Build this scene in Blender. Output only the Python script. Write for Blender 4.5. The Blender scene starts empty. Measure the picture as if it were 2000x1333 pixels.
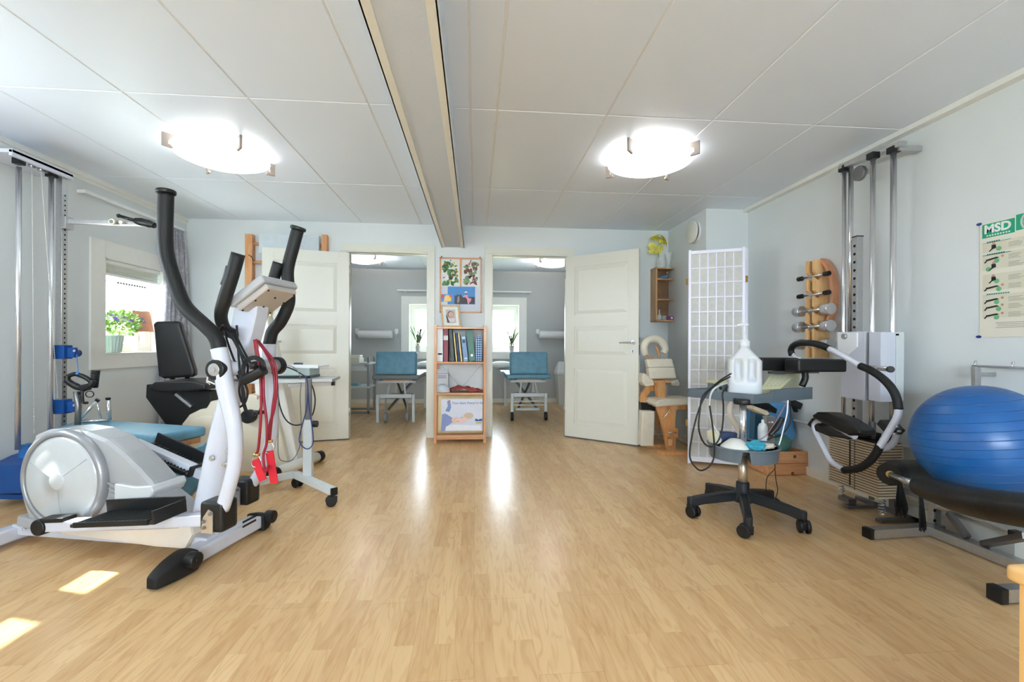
import bpy, bmesh, math, random
from mathutils import Vector, Matrix, Euler, Quaternion
random.seed(7)
sc = bpy.context.scene
COL = sc.collection
R = math.radians

# ------------------------------------------------------------ camera
FPX, YAW, ROLL, VH, CAMZ = 868.0, 0.083, 0.004, 675.5, 0.965
cd = bpy.data.cameras.new('camera')
cam = bpy.data.objects.new('camera', cd)
COL.objects.link(cam)
cam.location = (0, 0, CAMZ)
cam.rotation_euler = (Matrix.Rotation(-YAW, 3, 'Z') @ Matrix.Rotation(R(90), 3, 'X') @ Matrix.Rotation(ROLL, 3, 'Z')).to_euler()
cd.sensor_width = 36.0
cd.lens = FPX * 36.0 / 2000.0
cd.shift_y = (VH - 666.5) / 2000.0
cd.clip_start = 0.02
sc.camera = cam

# ------------------------------------------------------------ view
sc.view_settings.view_transform = 'Standard'
sc.view_settings.look = 'None'
sc.view_settings.gamma = 1.0
sc.view_settings.exposure = 0.22
sc.view_settings.use_curve_mapping = False
sc.cycles.max_bounces = 10
sc.cycles.diffuse_bounces = 6
sc.cycles.transparent_max_bounces = 16
sc.cycles.caustics_reflective = False
sc.cycles.caustics_refractive = False
sc.cycles.sample_clamp_indirect = 6.0

# ------------------------------------------------------------ world, sun, daylight at the windows, added fill lamps
world = bpy.data.worlds.new('sky')
sc.world = world
world.use_nodes = True
wn = world.node_tree
bg = wn.nodes['Background']
bg.inputs['Color'].default_value = (0.78, 0.89, 1.0, 1)
bg.inputs['Strength'].default_value = 24.0

def light(name, typ, loc, energy, color=(1, 1, 1), size=1.0, size_y=None, direction=None, spread=None):
    l = bpy.data.lights.new(name, typ)
    l.energy = energy
    l.color = color
    if typ == 'AREA':
        l.size = size
        if size_y:
            l.shape = 'RECTANGLE'
            l.size_y = size_y
        if spread: l.spread = R(spread)
    elif typ == 'POINT':
        l.shadow_soft_size = size
    o = bpy.data.objects.new(name, l)
    COL.objects.link(o)
    o.location = loc
    if direction is not None:
        o.rotation_euler = Vector(direction).to_track_quat('-Z', 'Y').to_euler()
    return o

XL_ = -2.88
SUN_DIR = Vector((1.43, -0.45, -1.50)).normalized()
sun = light('sun', 'SUN', (-9, 6, 8), 18.0, (1.0, 0.95, 0.86), direction=SUN_DIR)
sun.data.angle = R(0.6)
# fill lamps added behind the camera and low outside; daylight in the other windows
light('fill_rear', 'AREA', (-0.1, -2.45, 1.30), 100, (0.78, 0.89, 1.0), 2.3, 0.74, (0.1, 1, 0.75))  # added fill lamp in front of the unseen rear window
light('daylight_side', 'AREA', (XL_ - .10, 1.96, 1.40), 20, (0.84, 0.92, 1.0), 1.25, 0.30, (0.8, 0.75, 0.30))
light('fill_low_outside', 'AREA', (-4.1, 4.3, 0.25), 190, (0.88, 0.95, 1.0), 2.4, 1.1, (1, -0.05, 0.62))  # added fill lamp hidden below the sill, lights ceiling and upper walls
for nm, loc, sx, sy, d in (('portal_left', (-3.03, 4.03, 1.27), 0.66, 0.75, (1, 0, 0)), ('portal_far_left', (-0.73, 7.71, 1.26), 0.74, 0.8, (0, -1, 0)),
                           ('portal_far_right', (0.385, 7.71, 1.26), 0.73, 0.8, (0, -1, 0))):
    light(nm, 'AREA', loc, 1.0, (1, 1, 1), sx, sy, d).data.cycles.is_portal = True

# ------------------------------------------------------------ measuring helpers (photo pixel + one known coordinate -> world point)
def at(u, v, X=None, Y=None, Z=None):
    x = (u - 1000) / FPX; z = -(v - VH) / FPX; y = 1.0
    c, s = math.cos(ROLL), math.sin(ROLL)
    x, z = c * x + s * z, -s * x + c * z
    c, s = math.cos(YAW), math.sin(YAW)
    d = Vector((c * x + s * y, -s * x + c * y, z))
    t = X / d.x if X is not None else Y / d.y if Y is not None else (Z - CAMZ) / d.z
    p = d * t
    return Vector((p.x, p.y, p.z + CAMZ))

def onp(u, v, pt, n):
    """pixel ray met with the plane through pt with normal n"""
    o = Vector((0, 0, CAMZ)); d = at(u, v, Y=1.0) - o; n = Vector(n)
    return o + d * ((Vector(pt) - o).dot(n) / d.dot(n))

def ats(pts, **k):
    return [at(u, v, **k) for u, v in pts]

# ------------------------------------------------------------ materials
def lin(c):
    return tuple(((x / 12.92) if x <= 0.04045 else ((x + 0.055) / 1.055) ** 2.4) for x in c)
def rgb(r, g, b):
    return lin((r / 255, g / 255, b / 255))

MATS = {}
def mat(name, col, rough=0.5, metal=0.0, var=0.04, nscale=20.0, bump=0.0, bscale=200.0, coat=0.0, trans=0.0, alpha=1.0, emit=None, estr=0.0, ior=1.45, sheen=0.0, stretch=None, sss=0.0):
    if name in MATS: return MATS[name]
    m = bpy.data.materials.new(name)
    m.use_nodes = True
    nt = m.node_tree
    b = nt.nodes['Principled BSDF']
    c = rgb(*col)
    b.inputs['Base Color'].default_value = (*c, 1)
    b.inputs['Roughness'].default_value = rough
    b.inputs['Metallic'].default_value = metal
    b.inputs['IOR'].default_value = ior
    b.inputs['Coat Weight'].default_value = coat
    b.inputs['Transmission Weight'].default_value = trans
    b.inputs['Alpha'].default_value = alpha
    b.inputs['Sheen Weight'].default_value = sheen
    if sss:
        b.inputs['Subsurface Weight'].default_value = sss
        b.inputs['Subsurface Scale'].default_value = 0.02
    if emit:
        b.inputs['Emission Color'].default_value = (*rgb(*emit), 1)
        b.inputs['Emission Strength'].default_value = estr
    tc = nt.nodes.new('ShaderNodeTexCoord')
    mp = nt.nodes.new('ShaderNodeMapping')
    nt.links.new(tc.outputs['Object'], mp.inputs['Vector'])
    if stretch: mp.inputs['Scale'].default_value = stretch
    if var > 0:
        n = nt.nodes.new('ShaderNodeTexNoise')
        n.inputs['Scale'].default_value = nscale
        n.inputs['Detail'].default_value = 4
        nt.links.new(mp.outputs['Vector'], n.inputs['Vector'])
        r = nt.nodes.new('ShaderNodeValToRGB')
        r.color_ramp.elements[0].position = 0.3
        r.color_ramp.elements[1].position = 0.7
        r.color_ramp.elements[0].color = (*[max(0, x * (1 - var)) for x in c], 1)
        r.color_ramp.elements[1].color = (*[min(1, x * (1 + var)) for x in c], 1)
        nt.links.new(n.outputs['Fac'], r.inputs['Fac'])
        nt.links.new(r.outputs['Color'], b.inputs['Base Color'])
    if bump > 0:
        n2 = nt.nodes.new('ShaderNodeTexNoise')
        n2.inputs['Scale'].default_value = bscale
        n2.inputs['Detail'].default_value = 3
        nt.links.new(mp.outputs['Vector'], n2.inputs['Vector'])
        bp = nt.nodes.new('ShaderNodeBump')
        bp.inputs['Strength'].default_value = bump
        bp.inputs['Distance'].default_value = 0.002
        nt.links.new(n2.outputs['Fac'], bp.inputs['Height'])
        nt.links.new(bp.outputs['Normal'], b.inputs['Normal'])
    MATS[name] = m
    return m

def wood(name, c1, c2, rough=0.45, axis='Z', scale=6.0, coat=0.1):
    if name in MATS: return MATS[name]
    m = bpy.data.materials.new(name); m.use_nodes = True
    nt = m.node_tree; b = nt.nodes['Principled BSDF']
    tc = nt.nodes.new('ShaderNodeTexCoord'); mp = nt.nodes.new('ShaderNodeMapping')
    s = {'X': (0.12, 1, 1), 'Y': (1, 0.12, 1), 'Z': (1, 1, 0.12)}[axis]
    mp.inputs['Scale'].default_value = s
    nt.links.new(tc.outputs['Object'], mp.inputs['Vector'])
    n = nt.nodes.new('ShaderNodeTexNoise')
    n.inputs['Scale'].default_value = scale * 6; n.inputs['Detail'].default_value = 5; n.inputs['Distortion'].default_value = 0.6
    nt.links.new(mp.outputs['Vector'], n.inputs['Vector'])
    r = nt.nodes.new('ShaderNodeValToRGB')
    r.color_ramp.elements[0].position = 0.32; r.color_ramp.elements[1].position = 0.68
    r.color_ramp.elements[0].color = (*rgb(*c1), 1); r.color_ramp.elements[1].color = (*rgb(*c2), 1)
    nt.links.new(n.outputs['Fac'], r.inputs['Fac'])
    nt.links.new(r.outputs['Color'], b.inputs['Base Color'])
    b.inputs['Roughness'].default_value = rough
    b.inputs['Coat Weight'].default_value = coat
    MATS[name] = m
    return m

M_chrome = mat('chrome', (222, 223, 227), 0.2, 0.85, var=0.02)
M_steel = mat('brushed_steel', (196, 196, 197), 0.33, 0.85, var=0.05, nscale=60)
M_dsteel = mat('dull_steel', (140, 140, 142), 0.4, 1.0, var=0.06)
M_blackplastic = mat('black_plastic', (20, 21, 22), 0.42, var=0.1)
M_blackrubber = mat('black_rubber', (17, 18, 19), 0.6, var=0.15, bump=0.2)
M_foam = mat('black_foam_grip', (17, 18, 19), 0.55, var=0.12, bump=0.25, bscale=400)
M_vinyl = mat('black_vinyl', (22, 22, 23), 0.38, var=0.08, bump=0.35, bscale=350)
M_whitepaint = mat('white_enamel', (204, 207, 219), 0.22, var=0.015, coat=0.4)
M_whiteplastic = mat('white_plastic', (236, 237, 238), 0.35, var=0.015)
M_blue = mat('blue_enamel', (22, 72, 140), 0.35, var=0.06)
M_teal = mat('teal_vinyl', (98, 148, 172), 0.45, var=0.13, nscale=14, bump=0.15)
M_cord = mat('black_cable', (22, 23, 25), 0.45, var=0.05)
M_bluecord = mat('blue_cable', (38, 60, 120), 0.45, var=0.05)
M_pine = wood('pine', (214, 160, 112), (196, 132, 84), axis='Z')
M_pineX = wood('pine_crosswise', (216, 164, 118), (198, 136, 90), axis='X')
M_birch = wood('birch', (226, 186, 134), (208, 162, 106), axis='Z')
M_beech = wood('beech', (216, 164, 108), (196, 136, 80), axis='Z')
M_cream = mat('cream_vinyl', (216, 208, 190), 0.5, var=0.04, bump=0.15)
M_slot = mat('dark_slot', (12, 12, 13), 0.7, var=0.0)
M_rwhite = mat('trim_paint', (232, 232, 226), 0.35, var=0.01)

# ------------------------------------------------------------ mesh builder
def frame_from(d):
    d = Vector(d).normalized()
    up = Vector((0, 0, 1)) if abs(d.z) < 0.95 else Vector((1, 0, 0))
    a = d.cross(up).normalized()
    b = a.cross(d).normalized()
    return a, b

class MB:
    """collects shapes; build() links them as ONE mesh object"""
    def __init__(s):
        s.bm = bmesh.new()
    def _add(s, verts, faces, smooth=False):
        vs = [s.bm.verts.new(v) for v in verts]
        out = []
        for f in faces:
            try:
                fc = s.bm.faces.new([vs[i] for i in f]); fc.smooth = smooth; out.append(fc)
            except ValueError:
                pass
        return vs, out
    def merge(s, other, M=None, smooth=None):
        me = bpy.data.meshes.new('tmp'); other.to_mesh(me); other.free()
        if M is not None: me.transform(M)
        if smooth is not None:
            for p in me.polygons: p.use_smooth = smooth
        s.bm.from_mesh(me); bpy.data.meshes.remove(me)
        return s
    def box(s, c, size, bev=0.0, rot=None, seg=2, smooth=None):
        b = bmesh.new(); bmesh.ops.create_cube(b, size=1.0)
        bmesh.ops.scale(b, vec=Vector(size), verts=b.verts)
        if bev > 0:
            bmesh.ops.bevel(b, geom=b.edges[:], offset=min(bev, min(size) * 0.49), segments=seg, profile=0.7, affect='EDGES')
        M = Matrix.Translation(Vector(c))
        if rot is not None: M = M @ (rot.to_4x4() if not isinstance(rot, (tuple, list)) else Euler(rot).to_matrix().to_4x4())
        return s.merge(b, M, smooth if smooth is not None else (bev > 0 and seg > 2))
    def span(s, a, b, bev=0.0, seg=2):
        a = Vector(a); b = Vector(b)
        return s.box((a + b) / 2, [abs(x) for x in (b - a)], bev, seg=seg)
    def beam(s, p0, p1, w, h, bev=0.0, up=(0, 0, 1), seg=2):
        """rectangular bar from p0 to p1; w across, h along 'up'"""
        p0 = Vector(p0); p1 = Vector(p1); d = p1 - p0; L = d.length; d.normalize()
        up = Vector(up)
        if abs(d.dot(up)) > 0.98: up = Vector((0, 1, 0)) if abs(d.y) < 0.9 else Vector((1, 0, 0))
        x = d.cross(up).normalized(); z = x.cross(d).normalized()
        rot = Matrix((x, d, z)).transposed()
        return s.box((p0 + p1) / 2, (w, L, h), bev, rot=rot, seg=seg)
    def cyl(s, p0, p1, r0, r1=None, n=20, cap=True, bev=0.0):
        if r1 is None: r1 = r0
        p0 = Vector(p0); p1 = Vector(p1); d = (p1 - p0)
        a, b = frame_from(d); dn = d.normalized()
        prof = [(0, r0), (d.length, r1)]
        if bev > 0:
            prof = [(0, r0 - bev), (bev * 0.3, r0 - bev * 0.3), (bev, r0), (d.length - bev, r1), (d.length - bev * 0.3, r1 - bev * 0.3), (d.length, r1 - bev)]
        vs = []
        for t, r in prof:
            for i in range(n):
                q = 2 * math.pi * i / n
                vs.append(p0 + dn * t + (a * math.cos(q) + b * math.sin(q)) * r)
        fs = []
        for k in range(len(prof) - 1):
            for i in range(n):
                j = (i + 1) % n
                fs.append((k * n + i, k * n + j, (k + 1) * n + j, (k + 1) * n + i))
        V, F = s._add(vs, fs, True)
        if cap:
            for ring in (V[:n][::-1], V[-n:]):
                try: f = s.bm.faces.new(ring); f.smooth = False
                except ValueError: pass
        return s
    def tube(s, pts, r, n=10, sub=6, closed=False, cap=True, smooth=True, flat=None):
        """swept tube through pts; r a radius or a list of radii; flat=(w,h,up) makes it a strip"""
        pts = [Vector(p) for p in pts]
        rr = list(r) if isinstance(r, (list, tuple)) else [r] * len(pts)
        P, Q = [], []
        m = len(pts)
        if sub > 1 and m > 2:
            segs = m if closed else m - 1
            for i in range(segs):
                if closed:
                    p0, p1, p2, p3 = pts[(i - 1) % m], pts[i], pts[(i + 1) % m], pts[(i + 2) % m]
                else:
                    p1, p2 = pts[i], pts[i + 1]
                    p0 = pts[i - 1] if i > 0 else p1 * 2 - p2
                    p3 = pts[i + 2] if i + 2 < m else p2 * 2 - p1
                for k in range(sub):
                    t = k / sub
                    P.append(0.5 * ((2 * p1) + (p2 - p0) * t + (2 * p0 - 5 * p1 + 4 * p2 - p3) * t * t + (3 * p1 - p0 - 3 * p2 + p3) * t ** 3))
                    Q.append(rr[i] * (1 - t) + rr[(i + 1) % m] * t)
            if not closed: P.append(pts[-1]); Q.append(rr[-1])
        else:
            P, Q = pts, rr
        # remove duplicates
        N = len(P)
        T = []
        for i in range(N):
            if closed: d = P[(i + 1) % N] - P[i - 1]
            else: d = P[min(i + 1, N - 1)] - P[max(i - 1, 0)]
            T.append(d.normalized() if d.length > 1e-9 else Vector((0, 0, 1)))
        if flat:
            a = Vector(flat[2]) - T[0] * Vector(flat[2]).dot(T[0])
            a = a.normalized() if a.length > 1e-6 else frame_from(T[0])[0]
        else:
            a, _ = frame_from(T[0])
        vs = []
        for i in range(N):
            a = (a - T[i] * a.dot(T[i]))
            a = a.normalized() if a.length > 1e-9 else frame_from(T[i])[0]
            b = T[i].cross(a)
            if flat:
                w, h = flat[0] / 2, flat[1] / 2
                for x, y in ((-w, -h), (w, -h), (w, h), (-w, h)):
                    vs.append(P[i] + b * x + a * y)
            else:
                for k in range(n):
                    q = 2 * math.pi * k / n
                    vs.append(P[i] + (a * math.cos(q) + b * math.sin(q)) * Q[i])
        nn = 4 if flat else n
        fs = []
        for i in range(N if closed else N - 1):
            j = (i + 1) % N
            for k in range(nn):
                l = (k + 1) % nn
                fs.append((i * nn + k, i * nn + l, j * nn + l, j * nn + k))
        V, F = s._add(vs, fs, smooth and not flat)
        if cap and not closed:
            for ring in (V[:nn][::-1], V[-nn:]):
                try: s.bm.faces.new(ring)
                except ValueError: pass
        return s
    def lathe(s, prof, o=(0, 0, 0), axis=(0, 0, 1), n=28, sx=1.0, sy=1.0, smooth=True):
        """prof: (radius, height) list"""
        o = Vector(o); ax = Vector(axis).normalized()
        if abs(ax.z) > 0.999: a, b = Vector((1, 0, 0)), Vector((0, 1, 0))
        else: a, b = frame_from(ax)
        vs = []; 
        for r, h in prof:
            for i in range(n):
                q = 2 * math.pi * i / n
                vs.append(o + ax * h + a * (math.cos(q) * r * sx) + b * (math.sin(q) * r * sy))
        fs = []
        for k in range(len(prof) - 1):
            for i in range(n):
                j = (i + 1) % n
                fs.append((k * n + i, k * n + j, (k + 1) * n + j, (k + 1) * n + i))
        V, F = s._add(vs, fs, smooth)
        for ring, rr_ in ((V[:n][::-1], prof[0][0]), (V[-n:], prof[-1][0])):
            if rr_ > 1e-5:
                try: s.bm.faces.new(ring)
                except ValueError: pass
        return s
    def prism(s, poly, normal, th, bev=0.0, smooth=False, seg=2):
        """poly: coplanar 3D points; extruded by th along normal (centred)"""
        nrm = Vector(normal).normalized()
        b = bmesh.new()
        lo = [b.verts.new(Vector(p) - nrm * th / 2) for p in poly]
        f = b.faces.new(lo)
        ex = bmesh.ops.extrude_face_region(b, geom=[f])
        bmesh.ops.translate(b, vec=nrm * th, verts=[v for v in ex['geom'] if isinstance(v, bmesh.types.BMVert)])
        bmesh.ops.recalc_face_normals(b, faces=b.faces[:])
        if bev > 0:
            es = [e for e in b.edges if e.calc_face_angle(0) > 0.35]
            bmesh.ops.bevel(b, geom=es, offset=min(bev, th * 0.45), segments=seg, profile=0.7, affect='EDGES')
        return s.merge(b, None, smooth)
    def ball(s, c, r, sx=1, sy=1, sz=1, rot=None, u=20, v=12):
        b = bmesh.new(); bmesh.ops.create_uvsphere(b, u_segments=u, v_segments=v, radius=r)
        bmesh.ops.scale(b, vec=(sx, sy, sz), verts=b.verts)
        M = Matrix.Translation(Vector(c))
        if rot is not None: M = M @ (Euler(rot).to_matrix().to_4x4() if isinstance(rot, (tuple, list)) else rot.to_4x4())
        return s.merge(b, M, True)
    def quad(s, pts):
        s._add([Vector(p) for p in pts], [tuple(range(len(pts)))]); return s
    def build(s, name, m, parent=None, recalc=True, subsurf=0, origin=None):
        if recalc: bmesh.ops.recalc_face_normals(s.bm, faces=s.bm.faces[:])
        me = bpy.data.meshes.new(name)
        s.bm.to_mesh(me); s.bm.free()
        o = bpy.data.objects.new(name, me)
        COL.objects.link(o)
        if m is not None: me.materials.append(m)
        if parent is not None:
            base = Vector((0, 0, 0)); p = parent
            while p is not None: base += p.location; p = p.parent
            me.transform(Matrix.Translation(-base))
            o.parent = parent
        else:
            if origin is None:
                xs = [v.co.x for v in me.vertices]; ys = [v.co.y for v in me.vertices]; zs = [v.co.z for v in me.vertices]
                origin = Vector(((min(xs) + max(xs)) / 2, (min(ys) + max(ys)) / 2, min(zs)))
            me.transform(Matrix.Translation(-Vector(origin))); o.location = origin
        if subsurf:
            md = o.modifiers.new('smooth', 'SUBSURF'); md.levels = subsurf; md.render_levels = subsurf
        return o

def thing(name, label, cat, loc=(0, 0, 0), rotz=0.0, group=None):
    o = bpy.data.objects.new(name, None); COL.objects.link(o)
    o.location = loc; o.rotation_euler = (0, 0, rotz)
    o.empty_display_size = 0.05
    return tag(o, label, cat, group)
def tag(o, label, cat, group=None, kind=None):
    o['label'] = label; o['category'] = cat
    if group: o['group'] = group
    if kind: o['kind'] = kind
    return o
def struct(o):
    o['kind'] = 'structure'; return o
def copy_tree(o, parent=None):
    c = o.copy(); COL.objects.link(c); c.parent = parent
    for ch in list(o.children): copy_tree(ch, c)
    return c

def text_mb(body, size, origin, xdir, ydir, th=0.0006, mb=None, align='LEFT', shear=0.0, spacing=1.0, bold=0.0):
    """flat lettering turned into mesh, laid out with xdir/ydir in the world"""
    cu = bpy.data.curves.new('txt', 'FONT'); cu.body = body; cu.size = size; cu.align_x = align
    cu.extrude = th; cu.shear = shear; cu.space_character = spacing; cu.offset = bold; cu.resolution_u = 3
    o = bpy.data.objects.new('txt', cu); COL.objects.link(o)
    dg = bpy.context.evaluated_depsgraph_get()
    me = bpy.data.meshes.new_from_object(o.evaluated_get(dg))
    bpy.data.objects.remove(o); 
    x = Vector(xdir).normalized(); y = Vector(ydir).normalized(); z = x.cross(y)
    M = Matrix.Translation(Vector(origin)) @ Matrix((x, y, z)).transposed().to_4x4()
    me.transform(M)
    if mb is None: mb = MB()
    mb.bm.from_mesh(me); bpy.data.meshes.remove(me)
    return mb

# ============================================================ THE ROOM
XL, XR, YB, CH = -2.88, 2.50, 4.70, 2.225     # left wall, right wall, back wall, ceiling height
YF, XF0, XF1 = 7.50, -2.3, 2.3                 # far rooms
YR = -2.6
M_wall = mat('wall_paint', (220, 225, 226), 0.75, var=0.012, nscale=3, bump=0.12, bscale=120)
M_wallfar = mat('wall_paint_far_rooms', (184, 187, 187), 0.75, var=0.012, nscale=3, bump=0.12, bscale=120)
M_ceil = mat('ceiling_board', (228, 236, 248), 0.38, var=0.006, nscale=3, bump=0.10, bscale=260)
M_grid = mat('ceiling_grid', (228, 228, 230), 0.5, var=0.01)
M_shadow = mat('ceiling_void', (60, 60, 60), 0.9, var=0)
M_base = mat('skirting_paint', (226, 223, 212), 0.4, var=0.01)
M_door = mat('door_lacquer', (220, 219, 208), 0.32, var=0.006)

def floor_material():
    m = bpy.data.materials.new('laminate_floor'); m.use_nodes = True
    nt = m.node_tree; b = nt.nodes['Principled BSDF']; L = nt.links.new
    tc = nt.nodes.new('ShaderNodeTexCoord')
    # staves run away from the camera (along Y): swap so that brick rows run along Y
    mp = nt.nodes.new('ShaderNodeMapping'); mp.inputs['Rotation'].default_value = (0, 0, R(90))
    L(tc.outputs['Object'], mp.inputs['Vector'])
    def brick(w, h, mortar, off=0.37):
        br = nt.nodes.new('ShaderNodeTexBrick')
        br.offset = off; br.offset_frequency = 2; br.squash = 1.0
        br.inputs['Scale'].default_value = 1.0
        br.inputs['Brick Width'].default_value = w
        br.inputs['Row Height'].default_value = h
        br.inputs['Mortar Size'].default_value = mortar
        br.inputs['Mortar Smooth'].default_value = 0.1
        br.inputs['Bias'].default_value = 0
        br.inputs['Color1'].default_value = (0, 0, 0, 1)
        br.inputs['Color2'].default_value = (1, 1, 1, 1)
        br.inputs['Mortar'].default_value = (0.5, 0.5, 0.5, 1)
        L(mp.outputs['Vector'], br.inputs['Vector'])
        return br
    stave = brick(0.43, 0.064, 0.0, 0.37)
    # second layer decides a longer-range variation so neighbouring staves differ
    plank = brick(1.29, 0.192, 0.0009, 0.31)
    # grain
    mg = nt.nodes.new('ShaderNodeMapping'); mg.inputs['Scale'].default_value = (9, 1.3, 1)
    L(tc.outputs['Object'], mg.inputs['Vector'])
    addv = nt.nodes.new('ShaderNodeVectorMath'); addv.operation = 'ADD'
    sc_ = nt.nodes.new('ShaderNodeVectorMath'); sc_.operation = 'SCALE'; sc_.inputs['Scale'].default_value = 13.0
    L(stave.outputs['Color'], sc_.inputs[0]); L(mg.outputs['Vector'], addv.inputs[0]); L(sc_.outputs['Vector'], addv.inputs[1])
    n = nt.nodes.new('ShaderNodeTexNoise'); n.inputs['Scale'].default_value = 1.6; n.inputs['Detail'].default_value = 2.0; n.inputs['Distortion'].default_value = 0.4
    L(addv.outputs['Vector'], n.inputs['Vector'])
    # turn the slow noise into growth rings
    mul = nt.nodes.new('ShaderNodeMath'); mul.operation = 'MULTIPLY'; mul.inputs[1].default_value = 55.0
    L(n.outputs['Fac'], mul.inputs[0])
    sn = nt.nodes.new('ShaderNodeMath'); sn.operation = 'SINE'; L(mul.outputs[0], sn.inputs[0])
    n2 = nt.nodes.new('ShaderNodeTexNoise'); n2.inputs['Scale'].default_value = 5.0; n2.inputs['Detail'].default_value = 8
    L(addv.outputs['Vector'], n2.inputs['Vector'])
    def mix(fac, a, bb, typ='MIX'):
        x = nt.nodes.new('ShaderNodeMix'); x.data_type = 'RGBA'; x.blend_type = typ
        if isinstance(fac, float): x.inputs['Factor'].default_value = fac
        else: L(fac, x.inputs['Factor'])
        for s_, v in (('A', a), ('B', bb)):
            i = [q for q in x.inputs if q.name == s_ and q.type == 'RGBA'][0]
            if isinstance(v, tuple): i.default_value = (*v, 1)
            else: L(v, i)
        return [q for q in x.outputs if q.type == 'RGBA'][0]
    c = mix(stave.outputs['Color'], rgb(*FLOOR_A), rgb(*FLOOR_B))
    mr = nt.nodes.new('ShaderNodeMapRange'); mr.inputs['From Min'].default_value = 0.2; mr.inputs['From Max'].default_value = 1.0; mr.inputs['To Min'].default_value = 0; mr.inputs['To Max'].default_value = 0.34
    L(sn.outputs[0], mr.inputs['Value'])
    c = mix(mr.outputs['Result'], c, rgb(*FLOOR_C))
    mr2 = nt.nodes.new('ShaderNodeMapRange'); mr2.inputs['From Min'].default_value = 0.35; mr2.inputs['From Max'].default_value = 0.7; mr2.inputs['To Min'].default_value = 0; mr2.inputs['To Max'].default_value = 0.4
    L(n2.outputs['Fac'], mr2.inputs['Value'])
    c = mix(mr2.outputs['Result'], c, rgb(*FLOOR_D))
    pf = nt.nodes.new('ShaderNodeMath'); pf.operation = 'MULTIPLY'; pf.inputs[1].default_value = 0.35
    L(plank.outputs['Fac'], pf.inputs[0])
    c = mix(pf.outputs[0], c, rgb(150, 112, 74))
    L(c, b.inputs['Base Color'])
    b.inputs['Roughness'].default_value = 0.27
    b.inputs['Specular IOR Level'].default_value = 0.5
    bp = nt.nodes.new('ShaderNodeBump'); bp.inputs['Strength'].default_value = 0.04; bp.inputs['Distance'].default_value = 0.001
    L(n2.outputs['Fac'], bp.inputs['Height']); L(bp.outputs['Normal'], b.inputs['Normal'])
    return m
FLOOR_A, FLOOR_B, FLOOR_C, FLOOR_D = (222, 184, 134), (204, 162, 112), (184, 136, 86), (228, 194, 146)

struct(MB().span((XL - .3, YR - .3, -0.1), (XR + .3, YF + .3, 0)).build('floor', floor_material(), origin=(0, 0, 0)))

# walls with openings are made of blocks around the openings
def wall_blocks(mb, axis, pos, th, a0, a1, z0, z1, holes):
    """axis 'X': wall lies at x=pos..pos+th, runs along Y.  holes: (a0,a1,z0,z1) sorted"""
    def blk(p, q, r0, r1):
        if q - p < 1e-4 or r1 - r0 < 1e-4: return
        if axis == 'X': mb.span((pos, p, r0), (pos + th, q, r1))
        else: mb.span((p, pos, r0), (q, pos + th, r1))
    c = a0
    for h in sorted(holes):
        blk(c, h[0], z0, z1)
        blk(h[0], h[1], z0, h[2]); blk(h[0], h[1], h[3], z1)
        c = h[1]
    blk(c, a1, z0, z1)
    return mb

WL = (3.70, 4.36, 0.895, 1.645)      # left window opening (y0,y1,z0,z1)
M1 = wall_blocks(MB(), 'X', XL - 0.14, 0.14, YR - .1, YB + .12, 0, CH + .1, [tuple(q + e for q, e in zip(w_, (-.002, .002, -.002, .002))) for w_ in (WL, (1.30, 2.62, 1.30, 1.66))])
struct(M1.build('wall_left', M_wall))
struct(wall_blocks(MB(), 'X', XR, 0.12, YR - .1, 4.02, 0, CH + .1, []).build('wall_right', M_wall))
# the chimney breast that narrows the far right corner
struct(MB().span((2.10, 3.90, 0), (XR + .12, YB + .12, CH + .1)).build('wall_corner', M_wall))
D1 = (-1.315, -0.495, 0, 1.935); D2 = (0.172, 0.988, 0, 1.935)
struct(wall_blocks(MB(), 'Y', YB, 0.12, XL - .14, 2.15, 0, CH + .1, [D1, D2]).build('wall_back', M_wall))
# unseen rear wall; its window opening is added for fill light
struct(wall_blocks(MB(), 'Y', YR - 0.1, 0.1, XL - .14, XR + .12, 0, CH + .1, [(-1.3, 1.1, 0.9, 1.66)]).build('wall_rear', M_wall))
# far rooms
WF1 = (-1.10, -0.36, 0.86, 1.66); WF2 = (0.02, 0.75, 0.86, 1.66)
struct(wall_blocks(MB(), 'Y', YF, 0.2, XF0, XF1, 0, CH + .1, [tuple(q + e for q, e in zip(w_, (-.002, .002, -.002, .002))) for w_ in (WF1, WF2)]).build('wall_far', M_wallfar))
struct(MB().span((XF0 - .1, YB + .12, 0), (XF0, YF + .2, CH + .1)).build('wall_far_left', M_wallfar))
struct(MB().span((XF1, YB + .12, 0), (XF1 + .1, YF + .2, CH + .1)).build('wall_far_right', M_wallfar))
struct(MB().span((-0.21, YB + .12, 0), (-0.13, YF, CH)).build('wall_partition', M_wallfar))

# ceiling: boards laid in a grid with open joints
def ceiling(name, x0, x1, y0, y1, xs, ys, z=CH):
    g = 0.005
    mb = MB()
    X = [x0] + [x for x in sorted(xs) if x0 + .03 < x < x1 - .03] + [x1]
    Y = [y0] + [y for y in ys if y0 + .03 < y < y1 - .03] + [y1]
    for i in range(len(X) - 1):
        for j in range(len(Y) - 1):
            a, b2 = X[i] + (g if i else 0), X[i + 1] - (g if i < len(X) - 2 else 0)
            c, d = Y[j] + (g if j else 0), Y[j + 1] - (g if j < len(Y) - 2 else 0)
            mb.box(((a + b2) / 2, (c + d) / 2, z + 0.01), (b2 - a, d - c, 0.02), 0.0025, seg=1)
    o = struct(mb.build(name, M_ceil))
    gb = MB()
    gb.span((x0, y0, z + 0.0035), (x1, y1, z + 0.03))
    struct(gb.build('ceiling_grid', M_grid))
    return o
xs_l = [-0.559 - .6 * k for k in range(4)]; xs_r = [0.113 + .6 * k for k in range(4)]
ys_ = [2.372 + 1.2 * k for k in range(-5, 3)]
ceiling('ceiling', XL - .05, -0.34, YR, YB, xs_l, ys_)
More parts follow.
